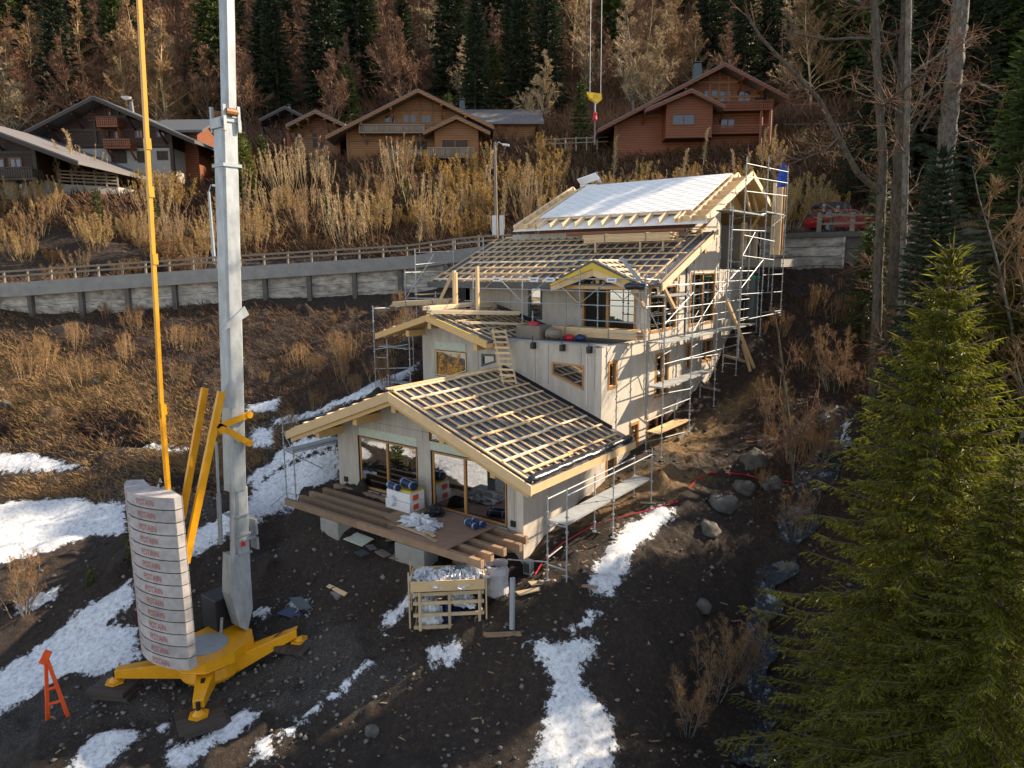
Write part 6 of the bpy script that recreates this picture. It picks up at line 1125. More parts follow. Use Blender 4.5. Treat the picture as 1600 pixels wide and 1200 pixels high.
def ribbons(C, D, L_, W_, rg, cross=True):
    """flat leaf strips centred at C along D"""
    n = len(C); D = D/(np.linalg.norm(D, axis=1, keepdims=True)+1e-9); q = rg.normal(size=(n, 3)); s = np.cross(D, q); s /= np.linalg.norm(s, axis=1, keepdims=True)+1e-9; u = np.cross(s, D); out = []
    L_ = np.broadcast_to(np.asarray(L_, float), (n,))[:, None]; W_ = np.broadcast_to(np.asarray(W_, float), (n,))[:, None]
    for w_ in ((s, u) if cross else (s,)): out.append(np.stack([C-w_*W_/2, C+D*L_*.5-w_*W_*.5, C+D*L_, C+D*L_*.5+w_*W_*.5], 1))
    V = np.concatenate(out).reshape(-1, 3); return V, np.arange(len(V)).reshape(-1, 4)
def grow(seed, H, n1=16, n2=9, n3=7, spread=.5, r0=.16, start=.22, up=.55, curl=.12, twig=.02, stems=1, stem_out=.0):
    rg = np.random.default_rng(seed); T, S = [], []
    def path(p, d, L_, k, r_a, r_b, store, wob):
        pts = [p]; 
        for i in range(k):
            d = unit(d+rg.normal(0, wob, 3)+np.array([0, 0, up*.12])); q = pts[-1]+d*L_/k; store.append([*pts[-1], *q, r_a+(r_b-r_a)*i/k, r_a+(r_b-r_a)*(i+1)/k]); pts.append(q)
        return pts, d
    for sidx in range(stems):
        az = rg.uniform(0, 6.28); o = np.array([math.cos(az), math.sin(az), 0])*stem_out*rg.uniform(.1, 1)
        tp, _ = path(o*.4, unit(np.array([o[0]*.35, o[1]*.35, 1])), H*rg.uniform(.8, 1.05), 9, r0, r0*.12, T, .05 if stems == 1 else .06)
        for i in range(n1):
            f = start+(1-start)*(i+rg.random()*.6)/n1; f = min(f, .985); k = f*9; j = int(k); p = tp[j]+(tp[j+1]-tp[j])*(k-j); a = rg.uniform(0, 6.28)
            d = unit(np.array([math.cos(a)*spread*2, math.sin(a)*spread*2, up+f*.7])); L1 = H*spread*(1.05-f)*rg.uniform(.6, 1.1)*.9+.25; rb = r0*(1-f)*.45+.012
            bp, bd = path(p, d, L1, 5, rb, rb*.35, T if L1 > 1.2 else S, curl)
            for q in range(n2):
                g = .15+.85*rg.random(); kk = g*4.99; jj = int(kk); p2 = bp[jj]+(bp[jj+1]-bp[jj])*(kk-jj); d2 = unit(unit(bp[jj+1]-bp[jj])+rg.normal(0, .55, 3)+[0, 0, up*.35]); L2 = L1*rg.uniform(.22, .5)*(1.15-g)+.15
                b2, _ = path(p2, d2, L2, 3, max(rb*.3, twig*.8), twig*.5, S, curl*1.3)
                for z in range(n3):
                    h = rg.random(); kk = h*2.99; jj = int(kk); p3 = b2[jj]+(b2[jj+1]-b2[jj])*(kk-jj); d3 = unit(unit(b2[jj+1]-b2[jj])+rg.normal(0, .6, 3)+[0, 0, up*.3]); L3 = L2*rg.uniform(.3, .7)+.08; S.append([*p3, *(p3+d3*L3), twig*.6, twig*.25])
    return T, S
def proto(name, label, cat, T, S, mt, mtw, leaves=None, mleaf=None, group=None, sides=5):
    t = thing(name, label, cat, (0, 0, 0), group); V, Fs, vr = segs_mesh(T, sides); mesh_from('trunk', V, Fs, M[mt], t, var=vr, local=True)
    V, Fs, vr = segs_mesh(S, 3); mesh_from('crown', V, Fs, M[mtw], t, var=vr, local=True)
    if leaves is not None: V, Fs = leaves; mesh_from('leaves', V, Fs, M[mleaf], t, var=np.random.default_rng(2).random(len(Fs)), local=True)
    return t
def leaves_on(S, n, L_, W_, seed=0, droop=.0):
    rg = np.random.default_rng(seed); S = np.array(S); i = rg.integers(0, len(S), n); f = rg.random((n, 1)); C = S[i, :3]*(1-f)+S[i, 3:6]*f; D = unit_rows(S[i, 3:6]-S[i, :3])+rg.normal(0, .6, (n, 3))-[0, 0, droop]; return ribbons(C, D, L_*rg.uniform(.6, 1.3, n), W_, rg, cross=False)
def unit_rows(a): return a/(np.linalg.norm(a, axis=1, keepdims=True)+1e-9)
used_proto = set()
def place(p, loc, s=1.0, rz=None, label=None, group=None, tilt=0, sz=None):
    if id(p) not in used_proto: used_proto.add(id(p)); r = p
    else:
        r = p.copy(); COL.objects.link(r)
        for ch in list(p.children):
            c = ch.copy(); COL.objects.link(c); c.parent = r
    r.location = tuple(loc); r.rotation_euler = (tilt*R.uniform(-1, 1), tilt*R.uniform(-1, 1), R.uniform(0, 6.28) if rz is None else rz); r.scale = (s, s, sz or s)
    if label: r['label'] = label
    if group: r['group'] = group
    elif 'group' in r and label and not group: del r['group']
    return r
def spruce(seed, H, Rb, nwh=34, nb=7, ntw=9, tl=.55, tw=.10, mneed='needles', low=.06, name='spruce', label='', group=None, droop=.32, shape=.85, sub=0, base_r=.22):
    rg = np.random.default_rng(seed); S = [[0, 0, 0, 0, 0, H*.5, base_r, base_r*.55], [0, 0, H*.5, 0, 0, H, base_r*.55, .015]]; Br = []; C = []; D = []; Ls = []
    for w_ in range(nwh):
        t = low+(1-low)*((w_+rg.random()*.5)/nwh)**.92; t = min(t, .985); h = H*t; Lm = Rb*(1-t)**shape+.12
        for b in range(nb):
            az = 2*math.pi*(b+rg.random()*.9)/nb+w_*2.4; L_ = Lm*rg.uniform(.62, 1.12); o = np.array([math.cos(az), math.sin(az), 0.]); sd = np.array([-o[1], o[0], 0.]); rise = .45*t-.05; dr = droop*(1-t)+.05
            def P(s): return np.array([0, 0, h+rg.uniform(-.02, .02)])+o*L_*s+np.array([0, 0, L_*(rise*s-dr*s*s*1.2+dr*.55*s**4)])
            pts = [P(s) for s in (0, .35, .7, 1.0)]
            for a, c in zip(pts[:-1], pts[1:]): Br.append([*a, *c, .012+.018*(1-t), .008])
            n = max(3, int(ntw*(.35+.65*L_/Rb)))
            for k in range(n):
                s = .14+.86*(k+rg.random())/n; p = P(s)
                for sg in (-1, 1):
                    q = o*.62+sd*sg*rg.uniform(.5, 1.0)-np.array([0, 0, rg.uniform(.05, .45)]); l_ = tl*(1.15-s*.65)*rg.uniform(.6, 1.2)*(0.55+.45*L_/Rb)*min(1, .22+(1-t)*4.5)
                    C.append(p); D.append(q); Ls.append(l_)
                    for z in range(sub):
                        f = (z+rg.random())/sub; C.append(p+unit(q)*l_*f); D.append(unit(q)*.6+sd*sg*rg.uniform(-.9, .9)+o*.3-np.array([0, 0, rg.uniform(0, .7)])); Ls.append(l_*rg.uniform(.3, .6))
            C.append(P(.85)); D.append(P(1.02)-P(.85)); Ls.append(tl*.8)
    C += [np.array([0, 0, H*.95]), np.array([0, 0, H*.97])]; D += [np.array([0, 0, 1.])]*2; Ls += [H*.06, H*.055]
    t = thing(name, label, 'spruce', (0, 0, 0), group); V, Fs, vr = segs_mesh(S, 7); mesh_from('trunk', V, Fs, M['sprucebark'], t, var=vr, local=True)
    V, Fs, vr = segs_mesh(Br, 3); mesh_from('branches', V, Fs, M['sprucebark'], t, var=vr, local=True)
    V, Fs = ribbons(np.array(C), np.array(D), np.array(Ls), tw, rg); mesh_from('crown', V, Fs, M[mneed], t, var=np.tile(rg.random(len(C)), 2), local=True); return t
def hl(r, f): p = lv(r, f, 0); return np.array([p[0], p[1], gz(p[0], p[1])])
def at_u(u, D, dz=0):
    p = at(u, 500, D); return np.array([p[0], p[1], gz(p[0], p[1])+dz])
# ---------------------------------------------------------------- forest on the slope
G1, G2 = 'dark spruces in the forest above the chalets', 'bare trees in the forest above the chalets'
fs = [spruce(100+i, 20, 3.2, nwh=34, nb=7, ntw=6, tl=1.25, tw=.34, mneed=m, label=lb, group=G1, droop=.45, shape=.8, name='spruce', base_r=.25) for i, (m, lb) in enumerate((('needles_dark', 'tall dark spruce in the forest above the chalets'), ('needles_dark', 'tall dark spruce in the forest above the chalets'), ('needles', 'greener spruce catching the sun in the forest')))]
fb = []
for i, (m, mt, lb) in enumerate((('twigbrown', 'sprucebark', 'bare brown tree among the forest spruces'), ('twigbrown', 'sprucebark', 'bare brown tree among the forest spruces'), ('twig', 'twigpale', 'bare tree with pale limbs in the forest'), ('twigpale', 'barklight', 'pale bare tree standing out in the forest'))):
    T, S = grow(200+i, 17, n1=24, n2=12, n3=10, spread=.5, r0=.22, start=.16, up=.62, curl=.18, twig=.05); fb.append(proto('bare_tree', lb, 'bare tree', T, S, mt, m, group=G2))
cnt = 0; rf = random.Random(11)
rows = [(90+4.6*k+ (k*k)*.15, k) for k in range(15)]
for D, k in rows:
    n = 27 if k < 4 else 24
    for j in range(n):
        u = -150+1900*(j+.5*(k % 2)+rf.uniform(-.3, .3))/n; Dj = D+rf.uniform(-2.5, 2.5)
        if k == 0 and (430 < u < 800 or 900 < u < 1240 or u < 340) and rf.random() < .6: continue
        bare = .85 if 140 < u < 350 else (.6 if u < 140 else (.66 if u < 900 else (.78 if u < 1080 else (.5 if u < 1250 else .6))))
        p = at_u(u, Dj, -.3)
        if rf.random() < bare: q = fb[rf.choice((0, 0, 1, 1, 2, 0, 1, 3) if u < 900 else (0, 1, 2, 3, 2))]; sc_ = rf.uniform(.6, 1.05)
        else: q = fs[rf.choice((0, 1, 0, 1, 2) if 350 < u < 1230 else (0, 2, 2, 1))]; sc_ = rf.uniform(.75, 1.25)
        place(q, p, sc_, tilt=.04, group=q.get('group')); cnt += 1
place(fb[3], at_u(1008, 88, -.3), .78, label='broad pale bare tree behind the left slope of the reddish chalet'); place(fb[3], at_u(62, 92, -.3), .9, label='pale blossoming tree high on the left of the forest')
place(fb[2], at_u(288, 89, -.3), .95, label='big bare tree behind the dark brown chalet, right of the yellow crane rod'); place(fb[2], at_u(235, 90, -.3), .85, label='big bare tree behind the dark brown chalet, left of the yellow crane rod')
# small trees near the chalets
sm = spruce(150, 7, 1.5, nwh=22, nb=6, ntw=6, tl=.6, tw=.16, mneed='needles', label='x', name='young_spruce')
for u, D, s, lb in ((708, 84, .85, 'small bright spruce behind the ridge of the middle chalet'), (676, 85, .55, 'very small spruce left of the small bright one behind the middle chalet'), (745, 90, 1.2, 'spruce behind the right wing of the middle chalet'), (775, 92, 1.5, 'taller spruce far behind the right wing of the middle chalet'), (427, 76, .7, 'thin little spruce in front of the honey-coloured small chalet'), (560, 90, 1.3, 'spruce behind the left roof slope of the middle chalet'), (905, 80, 1.0, 'dark little spruce left of the hanging hook')): place(sm, at_u(u, D, -.1), s, label=lb)
yl = spruce(151, 6, 1.9, nwh=24, nb=7, ntw=8, tl=.5, tw=.15, mneed='needles_light', label='x', name='golden_conifer', shape=.55)
for u, D, s, lb in ((395, 70, 1.05, 'golden green conifer right of the crane mast'), (1098-380, 88, .3, 'tiny golden conifer by the middle chalet wing'), (383, 74, 1.2, 'taller golden conifer just behind the first one')): place(yl, at_u(u, D, -.1), s, label=lb)
# ---------------------------------------------------------------- shrubs on the bank above the road
GS = 'bare shrubs crowding the bank above the road'
sh = []
for i, (mt, mtw, lf, ml, lb) in enumerate((('twigpale', 'twigpale', 0, None, 'bare shrub of pale upright stems on the bank'), ('twigpale', 'twig', 0, None, 'bare shrub of pale upright stems on the bank'), ('twigpale', 'twig', 1700, 'catkin', 'shrub with yellow catkins on the bank'), ('twig', 'twigpale', 1500, 'leaf_olive', 'shrub with olive brown buds on the bank'), ('twig', 'twigbrown', 600, 'leaf_olive', 'dense low brown shrub on the bank'))):
    kw = (dict(n1=7, n2=4, n3=3, spread=.13, up=1.3, curl=.08, stems=17, stem_out=2.4, start=.35), dict(n1=8, n2=4, n3=4, spread=.26, up=.8, curl=.15, stems=11, stem_out=2.9, start=.25), dict(n1=9, n2=5, n3=4, spread=.28, up=.8, curl=.15, stems=12, stem_out=2.4, start=.15), dict(n1=9, n2=5, n3=4, spread=.2, up=1., curl=.12, stems=15, stem_out=3.2, start=.3), dict(n1=8, n2=5, n3=5, spread=.33, up=.5, curl=.25, stems=14, stem_out=2.6, start=.1))[i]
    T, S = grow(300+i, (5.4, 4.8, 3.8, 4.6, 2.6)[i], r0=.030, twig=.0135, **kw)
    sh.append(proto('shrub', lb, 'shrub', T, S, mt, mtw, leaves_on(S, lf, .13, .075, i) if lf else None, ml, GS, sides=4))
rs = random.Random(3)
for k in range(9):
    for j in range(24):
        u = -60+1380*(j+rs.random())/24; D = 59.5+k*2.0+rs.uniform(-1.4, 1.4)
        if u > 960: D -= 6+k*.2
        if u < 340 and k > 4: continue
        if u > 1195 and D > 56: continue
        if rs.random() < (.5 if 110 < u < 330 else .22): continue
        w_ = (0, 0, 1, 3, 2) if u < 110 else ((0, 1, 0, 3, 4) if u < 600 else ((2, 3, 2, 0, 1) if u < 900 else (2, 3, 3, 1, 2)))
        i = rs.choice(w_); s = rs.uniform(.45, 1.05)*(1.0 if u < 960 else .85)*(.75 if u < 340 else 1)
        if 780 < u < 1240 and k > 5: s *= .75
        place(sh[i], at_u(u, D, -.1), s, tilt=.08, group=GS)
for u, D, s, i, lb in ((287, 66, 1.0, 2, 'bright yellow shrub left of the crane mast below the dark chalet'), (262, 67, .8, 2, 'second bright yellow shrub beside the yellow crane rod'), (1150, 62, 1.0, 2, 'golden shrub in front of the reddish chalet'), (1165, 60, .95, 2, 'golden shrub nearest the top corner scaffold'), (195, 68, .75, 4, 'dark hedge shrub in front of the dark brown chalet')): place(sh[i], at_u(u, D, -.1), s, label=lb)
T, S = grow(320, 6.5, n1=16, n2=6, n3=5, spread=.22, r0=.06, start=.25, up=1.0, twig=.02); bt = proto('bare_sapling', 'x', 'sapling', T, S, 'twigpale', 'twigpale', sides=4)
for u, D, s, lb in ((145, 63, 1.0, 'thin bare sapling in front of the brown chalet, left of the yellow rod'), (118, 62, .9, 'thin bare sapling in front of the terrace rails'), (1195, 62, .95, 'curly bare sapling at the right corner of the reddish chalet'), (1140, 64, .8, 'bare reddish sapling before the reddish chalet'), (765, 66, 1.0, 'bare sapling right of the middle chalet porch')): place(bt, at_u(u, D, -.1), s, label=lb)
for k in range(34): u = rs.uniform(360, 1240); place(bt, at_u(u, rs.uniform(57, 70), -.1), rs.uniform(.5, .95), tilt=.06, group='slender bare saplings among the bank shrubs', label='slender bare sapling rising among the bank shrubs')
for u, D, s_ in ((170, 58, .45), (255, 60, .5), (520, 63, .5), (640, 66, .55), (905, 60, .4)): place(sm, at_u(u, D, -.1), s_, group='little dark spruces among the bank shrubs', label='little dark spruce among the bank shrubs')
# ---------------------------------------------------------------- slope below the wall: weeds and dry stalks
T, S = grow(330, 1.5, n1=5, n2=3, n3=3, spread=.25, r0=.016, start=.2, up=1.0, twig=.007, stems=12, stem_out=1.4); wd = proto('dry_weed', 'dry upright weed on the shaded bank', 'weed', T, S, 'twigpale', 'twig', group='dry weeds on the bank', sides=3)
for i in range(60):
    if i < 34: u, D = rs.uniform(-20, 640), rs.uniform(40.5, 49)
    elif i < 42: u, D = rs.uniform(330, 640), rs.uniform(34, 40)
    else: u, D = rs.uniform(1190, 1350), rs.uniform(30, 43)
    place(wd, at_u(u, D, -.05), rs.uniform(.4, 1.15), tilt=.15, group='dry weeds on the bank')
# ---------------------------------------------------------------- right-hand trees
def px_tree(label, pts, D, r0, r1, limbs, mbark='bark', name='bare_tree', ntw=6, seed=0, twg='twigbrown'):
    P = [at(u, v, D+dd) for u, v, dd in pts]; base = P[0].copy(); base[2] = min(base[2], gz(base[0], base[1])); P[0] = base-[0, 0, .3]; t = thing(name, label, 'tree', tuple(base)); n = len(P)-1; rg = np.random.default_rng(seed)
    PF = []
    for i in range(n):
        for f in np.linspace(0, 1, 12, endpoint=False): PF.append(P[i]*(1-f)+P[i+1]*f)
    PF.append(P[-1]); K = 12; V = []; m0 = len(PF)
    for i, p in enumerate(PF):
        r_ = r0+(r1-r0)*i/m0; jit = rg.normal(0, r0*.02, 2)
        for k in range(K): th = 2*math.pi*k/K; q = r_*(1+rg.normal(0, .09)); V.append(p+np.array([math.cos(th)*q+jit[0], math.sin(th)*q+jit[1], 0]))
    Fs = np.array([(i*K+k, i*K+(k+1) % K, (i+1)*K+(k+1) % K, (i+1)*K+k) for i in range(m0-1) for k in range(K)]); mesh_from('trunk', V, Fs, M[mbark], t, var=np.full(len(Fs), .5))
    nI = 1500 if seed != 5 else 0
    if nI:
        ii = rg.integers(0, m0-1, nI); f_ = rg.random((nI, 1)); PFa = np.array(PF); C = PFa[ii]*(1-f_)+PFa[ii+1]*f_; th = rg.uniform(0, 6.28, nI); o_ = np.stack([np.cos(th), np.sin(th), np.zeros(nI)], 1); cl = fnoise(C[:, 2]*.5, th*.6, seed+60, 3, 1.0) > -.05; C = (C+o_*(r0*.92))[cl]; Vv, Ff = ribbons(C, (o_+rg.normal(0, .6, (nI, 3)))[cl]-[0, 0, .5], .16*rg.uniform(.5, 1.6, cl.sum()), .06, rg, cross=False); mesh_from('moss', Vv, Ff, M['mosstuft'], t, var=rg.random(len(Ff)))
    for q in range(14 if seed != 5 else 0):     # short broken side branches and high crown limbs
        f = rg.random(); p = PF[int(f*(m0-1))]; d = unit(rg.normal(0, 1, 3)*[1, 1, .35]+[0, 0, .3]); L_ = rg.uniform(1, 3.5)*(.5+f); limbs = limbs+[((p, p+d*L_*.5, p+d*L_+[0, 0, .3]), .04+.03*(f > .6))]
    S = []; LB = []
    for lp, ra in limbs:
        Q = [at(q_[0], q_[1], D+q_[2]) if isinstance(q_, tuple) else q_ for q_ in lp]; m_ = len(Q)-1
        LB += [[*Q[i], *Q[i+1], ra*(1-.7*i/m_), ra*(1-.7*(i+1)/m_)] for i in range(m_)]
        for i in range(m_):
            for k in range(ntw):
                f = rg.random(); p = Q[i]*(1-f)+Q[i+1]*f; d = unit(unit(Q[i+1]-Q[i])*.6+rg.normal(0, .6, 3)); L_ = rg.uniform(.5, 1.6); q = p+d*L_; S.append([*p, *q, .018, .008])
                for z in range(5): g = rg.random(); a = p+(q-p)*g; S.append([*a, *(a+unit(d+rg.normal(0, .7, 3))*rg.uniform(.2, .7)), .009, .004])
    if LB: V, Fs, vr = segs_mesh(LB, 7); mesh_from('limbs', V, Fs, M[mbark], t, var=[.5]*len(Fs), smooth=True)
    if S: V, Fs, vr = segs_mesh(S, 3); mesh_from('twigs', V, Fs, M[twg], t, var=vr)
    return t
px_tree('mossy dark tree with a long limb reaching left over the red car', [(1362, 660, 0), (1368, 560, 0), (1372, 420, 0), (1380, 250, 0), (1372, 120, 0), (1362, -60, 0), (1350, -300, 0)], 33, .26, .12,
 [([(1376, 302, 0), (1340, 270, -.5), (1305, 205, -1), (1280, 155, -1.4), (1232, 105, -1.8), (1190, 60, -2), (1165, 20, -2.2)], .15), ([(1280, 155, -1.4), (1255, 140, -1.4), (1225, 135, -1.4)], .05), ([(1310, 215, -1), (1290, 235, -1), (1250, 250, -1), (1222, 243, -1)], .06), ([(1372, 60, 0), (1330, 60, -.5), (1290, 62, -1), (1240, 52, -1.5)], .08), ([(1368, 10, 0), (1340, 15, 0), (1300, -10, -.5)], .07)], seed=1, ntw=5)
px_tree('rough-barked tree right beside the mossy one', [(1388, 640, 0), (1392, 520, 0), (1400, 380, 0), (1408, 200, 0), (1415, 50, 0), (1425, -120, 0), (1435, -300, 0)], 34, .34, .2, [([(1405, 240, 0), (1440, 180, 0), (1470, 100, 0), (1490, 20, 0)], .08), ([(1410, 130, 0), (1380, 60, 0), (1365, -20, 0)], .07)], seed=2)
px_tree('thin pale trunk just right of the rough-barked tree', [(1404, 600, 0), (1408, 480, 0), (1413, 330, 0), (1418, 150, 0), (1420, -40, 0), (1420, -250, 0)], 32.5, .16, .1, [([(1415, 200, 0), (1440, 150, 0), (1455, 60, 0)], .05)], mbark='barklight', seed=3)
px_tree('stout pale grey trunk with one white broken branch', [(1448, 600, 0), (1456, 480, 0), (1468, 340, 0), (1483, 180, 0), (1500, 30, 0), (1515, -120, 0), (1525, -300, 0)], 35, .42, .3, [([(1478, 150, 0), (1500, 135, -.5), (1525, 128, -.8), (1550, 140, -1), (1572, 148, -1)], .09), ([(1440, 205, -.5), (1462, 170, -.5), (1485, 150, -.5)], .06)], mbark='barklight', seed=4)
px_tree('dead grey sapling on the slope between house and stream', [(1243, 770, 0), (1236, 690, 0), (1226, 600, 0), (1216, 520, 0), (1208, 480, 0)], 29.5, .075, .02, [([(1238, 710, 0), (1262, 660, 0), (1285, 640, 0)], .03), ([(1232, 650, 0), (1205, 600, 0)], .025), ([(1240, 740, 0), (1262, 720, 0), (1290, 730, 0)], .025), ([(1224, 590, 0), (1245, 560, 0)], .02), ([(1236, 700, 0), (1212, 680, 0), (1190, 690, 0)], .02)], seed=5, ntw=9)
# medium spruces behind them
ms = [spruce(160, 22, 3.8, nwh=60, nb=8, ntw=11, tl=.9, tw=.16, mneed='needles_dark', label='x', droop=.5, shape=.75, low=.12), spruce(161, 22, 3.6, nwh=60, nb=8, ntw=11, tl=.9, tw=.15, mneed='needles', label='x', droop=.5, shape=.75, low=.1)]
for u, D, i, s, lb in ((1430, 57, 0, 1.0, 'tall dark spruce behind the mossy tree group'), (1540, 57, 0, 1.05, 'tall dark spruce right of the stout pale trunk'), (1610, 56, 1, 1.0, 'spruce at the right edge behind the pale trunk'), (1490, 62, 0, 1.05, 'dark spruce far behind the stout pale trunk'), (1385, 60, 1, .75, 'spruce behind the red car'), (1305, 90, 1, .9, 'green spruce above the grassy patch'), (1575, 66, 1, .9, 'far spruce near the upper right corner'), (1345, 84, 0, .7, 'far dark spruce in the gap between the trunks'),
 (1700, 59, 0, 1.0, 'spruce outside the right edge'), (1455, 68, 1, .9, 'greener spruce between the far dark ones'), (1245, 92, 1, .9, 'spruce right of the reddish chalet')): place(ms[i], at_u(u, D, -.3), s, label=lb, tilt=.03)
place(sm, at_u(1352, 39, -.1), .9, label='young spruce left of the mossy trunks below the wall'); place(sm, at_u(1368, 41.5, -.1), 1.0, label='young spruce against the dark end of the short wall')
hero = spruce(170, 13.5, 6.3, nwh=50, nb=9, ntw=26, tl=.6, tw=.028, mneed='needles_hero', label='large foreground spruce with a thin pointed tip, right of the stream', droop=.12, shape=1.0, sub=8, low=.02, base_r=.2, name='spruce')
ap = at(1490, 380, 17); hz_ = gz(ap[0], ap[1])-.2; place(hero, (ap[0], ap[1], hz_), .86, rz=.5, sz=(ap[2]-hz_)/13.5, label='large foreground spruce with a thin pointed tip, right of the stream')
for u, v, D, s, lb in ((1600, 430, 26.5, 1.1, 'big spruce partly cut by the right edge, behind the foreground one'), (1590, 700, 14.5, .75, 'yellow-green lit spruce in the bottom right corner'), (1450, 900, 15.5, .5, 'low spruce in front of the large foreground spruce')):
    ap = at(u, v, D); hz_ = gz(ap[0], ap[1])-.2; place(hero, (ap[0], ap[1], hz_), s, sz=(ap[2]-hz_)/13.5, label=lb)
# twiggy alders with catkins at the right
T, S = grow(340, 5.5, n1=11, n2=6, n3=6, spread=.36, r0=.05, start=.15, up=.7, curl=.16, twig=.009, stems=7, stem_out=1.8); al = proto('alder_bush', 'x', 'alder', T, S, 'barklight', 'twig', leaves_on(S, 1500, .09, .022, 5, droop=1.2), 'twigbrown', sides=4)
for u, D, s, lb, dz in ((1590, 25, 1.75, 'catkin-hung alder arching in from the right edge', 0), (1670, 26, 2.0, 'tall alder cut off by the right edge', 0), (1140, 20.5, .5, 'low brown brush at the bottom beside the stream', 0), (1100, 19.3, .42, 'low brush in the bottom foreground', 0), (1185, 22, .5, 'twiggy brush leaning over the stream', 0), (1290, 30.5, .6, 'thin bush on the far bank of the stream', 0), (1265, 27, .45, 'twiggy bush among the boulders', 0), (1215, 34, .5, 'bare bush on the slope below the short wall', 0), (1310, 36, .7, 'bare bush left of the mossy trunks', 0), (-30, 25.5, .55, 'sunlit brush at the left edge', 0)): place(al, at_u(u, D, dz-.1), s, label=lb)
place(sm, at_u(178, 27.5, -.1), .42, label='small dark spruce just behind the ballast stack'); place(sm, at_u(95, 26.6, -.1), .16, label='tiny spruce seedling in the snow at the left')
# trees that shade the foreground, beyond the right edge of the view
for u, D, i, s, lb in ((1345, 58, 0, .85, 'dark spruce right behind the parked car'), (1400, 55, 0, 1.1, 'broad dark spruce filling the gap behind the trunks'), (1470, 54, 0, 1.0, 'dark spruce between the two stout trunks'), (1515, 55, 1, 1.15, 'greenish spruce right behind the stout pale trunk'), (1585, 54, 0, 1.1, 'dark spruce near the right edge behind the alder'), (1650, 55, 0, 1.1, 'dark spruce cut off by the right edge of the view')): place(ms[i], at_u(u, D, -.3), s, label=lb, tilt=.03)
for u, D, s in ((-250, 29, 1.0), (-330, 33, 1.2), (-180, 36, 1.0), (-420, 30, 1.1), (-500, 36, 1.2), (-350, 26, .9)): place(sh[2], at_u(u, D, -.1), s, group='golden shrubs beyond the left edge of the view', label='golden shrub beyond the left edge of the view')
for k in range(46): u = rs.uniform(-60, 340); place(sh[rs.choice((4, 1, 3, 4))], at_u(u, rs.uniform(52.5, 59), -.1), rs.uniform(.35, .75), tilt=.1, group=GS)
for k in range(14): u = rs.uniform(960, 1330); place(sh[rs.choice((3, 2, 1))], at_u(u, rs.uniform(53.5, 60), -.1), rs.uniform(.5, .8), tilt=.1, group=GS)
for k in range(22): place(ms[k % 2], hl(rs.uniform(29, 58), rs.uniform(14, 42))-[0, 0, .2], rs.uniform(.3, .5), group='young spruces on the right bank beyond the view', label='young spruce on the right bank beyond the edge of the view')
for r_, f_, i, s, lb in ((15.5, 26, 0, .62, 'spruce hidden behind the foreground one, nearer the stream'), (20, 28.3, 1, .72, 'spruce hidden behind the foreground one, further right'), (25.5, 30.5, 0, .8, 'dark spruce beyond the right edge on the bank'), (31, 33, 0, .85, 'second dark spruce beyond the right edge on the bank')): place(ms[i], hl(r_, f_)-[0, 0, .2], s, label=lb)
# ---------------------------------------------------------------- stones and grass
def scatter(n, seed, dens, Dr=(17, 60), rr_=(-.75, .75)):
    rg = np.random.default_rng(seed); D = Dr[0]*(Dr[1]/Dr[0])**rg.random(n); k = rg.uniform(*rr_, n); X = CAM[0]+D*(k*RV[0]+FV[0]); Y = CAM[1]+D*(k*RV[1]+FV[1]); w_ = dens(X, Y, D); keep = rg.random(n) < w_; return X[keep], Y[keep], D[keep], rg
def outside_house(X, Y): return ~((X > -11) & (X < .35) & (Y > -.2) & (Y < 25)) & ~((X > -10.6) & (X < .5) & (Y > -2.9) & (Y < 0))
X, Y, D, rg = scatter(27000, 5, lambda x, y, d: outside_house(x, y)*(amask(A_snow, x, y) < .4)*(.3+.7*amask(A_gravel, x, y)), (17, 46)); n = len(X); Z = hgt(X, Y); sz = (.015+.10*rg.random(n)**5)*(.7+D/60)
ico = np.array([[0, 0, 1], [.9, 0, .3], [.28, .85, .3], [-.72, .53, .3], [-.72, -.53, .3], [.28, -.85, .3], [0, 0, -.6]]); icf = [(0, 1, 2), (0, 2, 3), (0, 3, 4), (0, 4, 5), (0, 5, 1), (6, 2, 1), (6, 3, 2), (6, 4, 3), (6, 5, 4), (6, 1, 5)]
Vv = ico[None]*sz[:, None, None]*rg.uniform(.6, 1.35, (n, 7, 3))+np.stack([X, Y, Z+sz*.25], -1)[:, None]; Ff = (np.arange(n)*7)[:, None, None]+np.array(icf)[None]
tag(mesh_from('loose_stones', Vv.reshape(-1, 3), Ff.reshape(-1, 3), mat('rubble', (.15, .13, .115), .9, .75, .3, 3), var=np.repeat(rg.random(n), 10)), 'small stones and clods strewn over the dark earth', 'stones', kind='stuff')
def blades(name, X, Y, D, rg, L_, W_, m, label, up=.9, per=5):
    n = len(X); X = np.repeat(X, per)+rg.normal(0, .10, n*per)*np.repeat(D, per)/35; Y = np.repeat(Y, per)+rg.normal(0, .10, n*per)*np.repeat(D, per)/35; D = np.repeat(D, per); Z = hgt(X, Y)-.02; C = np.stack([X, Y, Z], -1); d = np.stack([rg.normal(0, .55, len(X))-.25, rg.normal(0, .55, len(X))-.35, np.full(len(X), up)*rg.uniform(.3, 1, len(X))], -1)
    V, Fs = ribbons(C, d, L_*rg.uniform(.4, 1.2, len(X))*(D/35)**.6, W_*D/35, rg, cross=False); return tag(mesh_from(name, V, Fs, M[m], var=rg.random(len(Fs))), label, 'grass', kind='stuff')
X, Y, D, rg = scatter(60000, 6, lambda x, y, d: outside_house(x, y)*(amask(A_snow, x, y) < .35)*np.clip(amask(A_straw, x, y)*1.2, 0, 1)*(d < 52), (24, 52)); blades('dry_grass', X, Y, D, rg, .5, .03, 'straw', 'tufts of dry tan grass on the hummocks at the left')
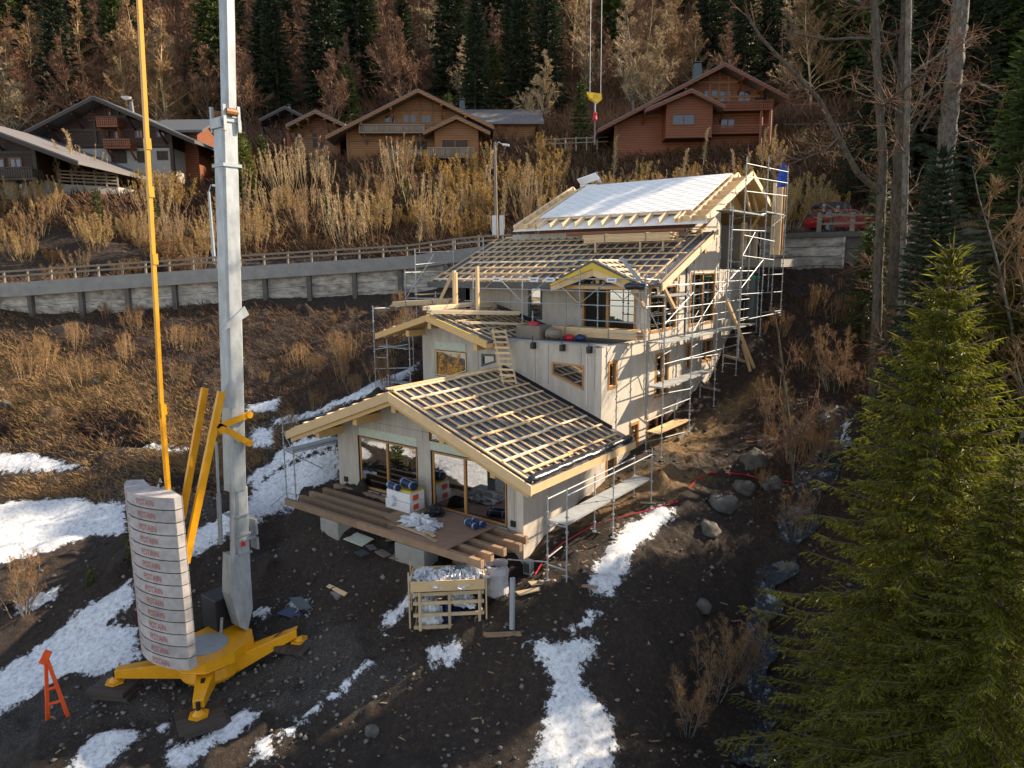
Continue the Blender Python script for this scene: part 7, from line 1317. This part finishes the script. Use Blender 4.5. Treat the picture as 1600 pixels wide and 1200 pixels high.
def dbank(x, y, d):
    u_ = ((x-CAM[0])*RV[0]+(y-CAM[1])*RV[1])/d; return outside_house(x, y)*(amask(A_snow, x, y) < .3)*np.where(u_ < -.08, (d > 36)*.75, np.where(u_ > .36, (d > 24)*.6, 0))*(amask(A_straw, x, y) < .5)
X, Y, D, rg = scatter(42000, 7, dbank, (22, 50)); blades('dead_undergrowth', X, Y, D, rg, .55, .03, 'straw_dark', 'dark brown dead undergrowth on the banks', per=4)
X, Y, D, rg = scatter(30000, 8, lambda x, y, d: np.full(x.shape, .9), (57, 90)); blades('bank_leaf_litter', X, Y, D, rg, .8, .05, 'straw_dark', 'brown undergrowth covering the bank above the road', per=4)
X, Y, D, rg = scatter(30000, 12, lambda x, y, d: np.full(x.shape, .95), (84, 185), (-.85, .9)); blades('forest_undergrowth', X, Y, D, rg, 1.9, .022, 'twigbrown', 'brown tangle of saplings and undergrowth filling the forest', per=6, up=1.6)
X, Y, D, rg = scatter(14000, 9, lambda x, y, d: amask(A_grass, x, y)*1.0, (60, 85)); blades('green_grass', X, Y, D, rg, .35, .05, 'needles_light', 'short yellow-green grass by the chalets', per=4)
X, Y, D, rg = scatter(9000, 10, lambda x, y, d: outside_house(x, y)*(amask(A_snow, x, y) < .3)*(((x-CAM[0])*RV[0]+(y-CAM[1])*RV[1])/d > .2)*.8, (17, 27)); blades('stream_side_litter', X, Y, D, rg, .35, .02, 'straw_dark', 'dead stalks along the stream bank', per=3)
X, Y, D, rg = scatter(1300, 15, lambda x, y, d: outside_house(x, y)*np.exp(-((x+2)**2+(y+1)**2)/130)*(d < 36), (18, 36)); n = len(X); mbx = MB()
for i in range(n):
    a_ = rg.uniform(0, 3.14); l_ = rg.uniform(.05, .28); z = gz(X[i], Y[i])+.01; mbx.obox((X[i], Y[i], z), (math.cos(a_)*l_, math.sin(a_)*l_, rg.uniform(-.03, .04)), (-math.sin(a_)*.05, math.cos(a_)*.05, 0), (0, 0, .02), rg.random())
tag(mbx.build('wood_chips', M['chipwood'], loc=(0, 0, 0)), 'splinters and wood chips littering the earth round the house', 'wood chips', kind='stuff')
def boulder(u, v, rad, label, seed):
    rg = np.random.default_rng(seed); c = ground(u, v); n1, n2 = 9, 14; V = []; ph = rg.uniform(0, 6, 6)
    for i in range(n1+1):
        for j in range(n2):
            a, b = math.pi*i/n1, 2*math.pi*j/n2; d = np.array([math.sin(a)*math.cos(b), math.sin(a)*math.sin(b), math.cos(a)*.75]); q = 1+.22*math.sin(3*d[0]+ph[0])*math.cos(2.5*d[1]+ph[1])+.12*math.sin(6*d[2]+5*d[0]+ph[2])+rg.normal(0, .085); V.append(c+d*rad*.85*q+[0, 0, rad*.02])
    Fs = [(i*n2+j, i*n2+(j+1) % n2, (i+1)*n2+(j+1) % n2, (i+1)*n2+j) for i in range(n1) for j in range(n2)]
    tag(mesh_from('boulder', V, np.array(Fs), M['stone'], var=np.full(len(Fs), .5), loc=tuple(c)), label, 'boulder')
for i, (u, v, r_, lb) in enumerate(((1107, 830, .55, 'large grey boulder on the bank above the snow patch'), (1128, 790, .7, 'largest grey boulder at the bend of the red hose'), (1098, 950, .4, 'pale boulder in the shaded bank beside the stream'), (582, 1145, .28, 'rounded stone in the bottom foreground'), (12, 636, .4, 'pale rock at the left edge on the grassy hummock'), (1178, 720, .8, 'mossy boulder among the stakes'), (1160, 765, .55, 'boulder just below the mossy one'), (1055, 1065, .25, 'small pale stone low on the dark slope'), (1205, 760, .6, 'boulder at the edge of the stream'), (1230, 890, .5, 'wet rock in the middle of the stream'), (1195, 690, .5, 'rock above the mossy boulder'), (430, 1108, .2, 'flat stone beside the right timber mat'), (150, 600, .35, 'pale stone on top of the hummock'))): boulder(u, v, r_, lb, i+40)
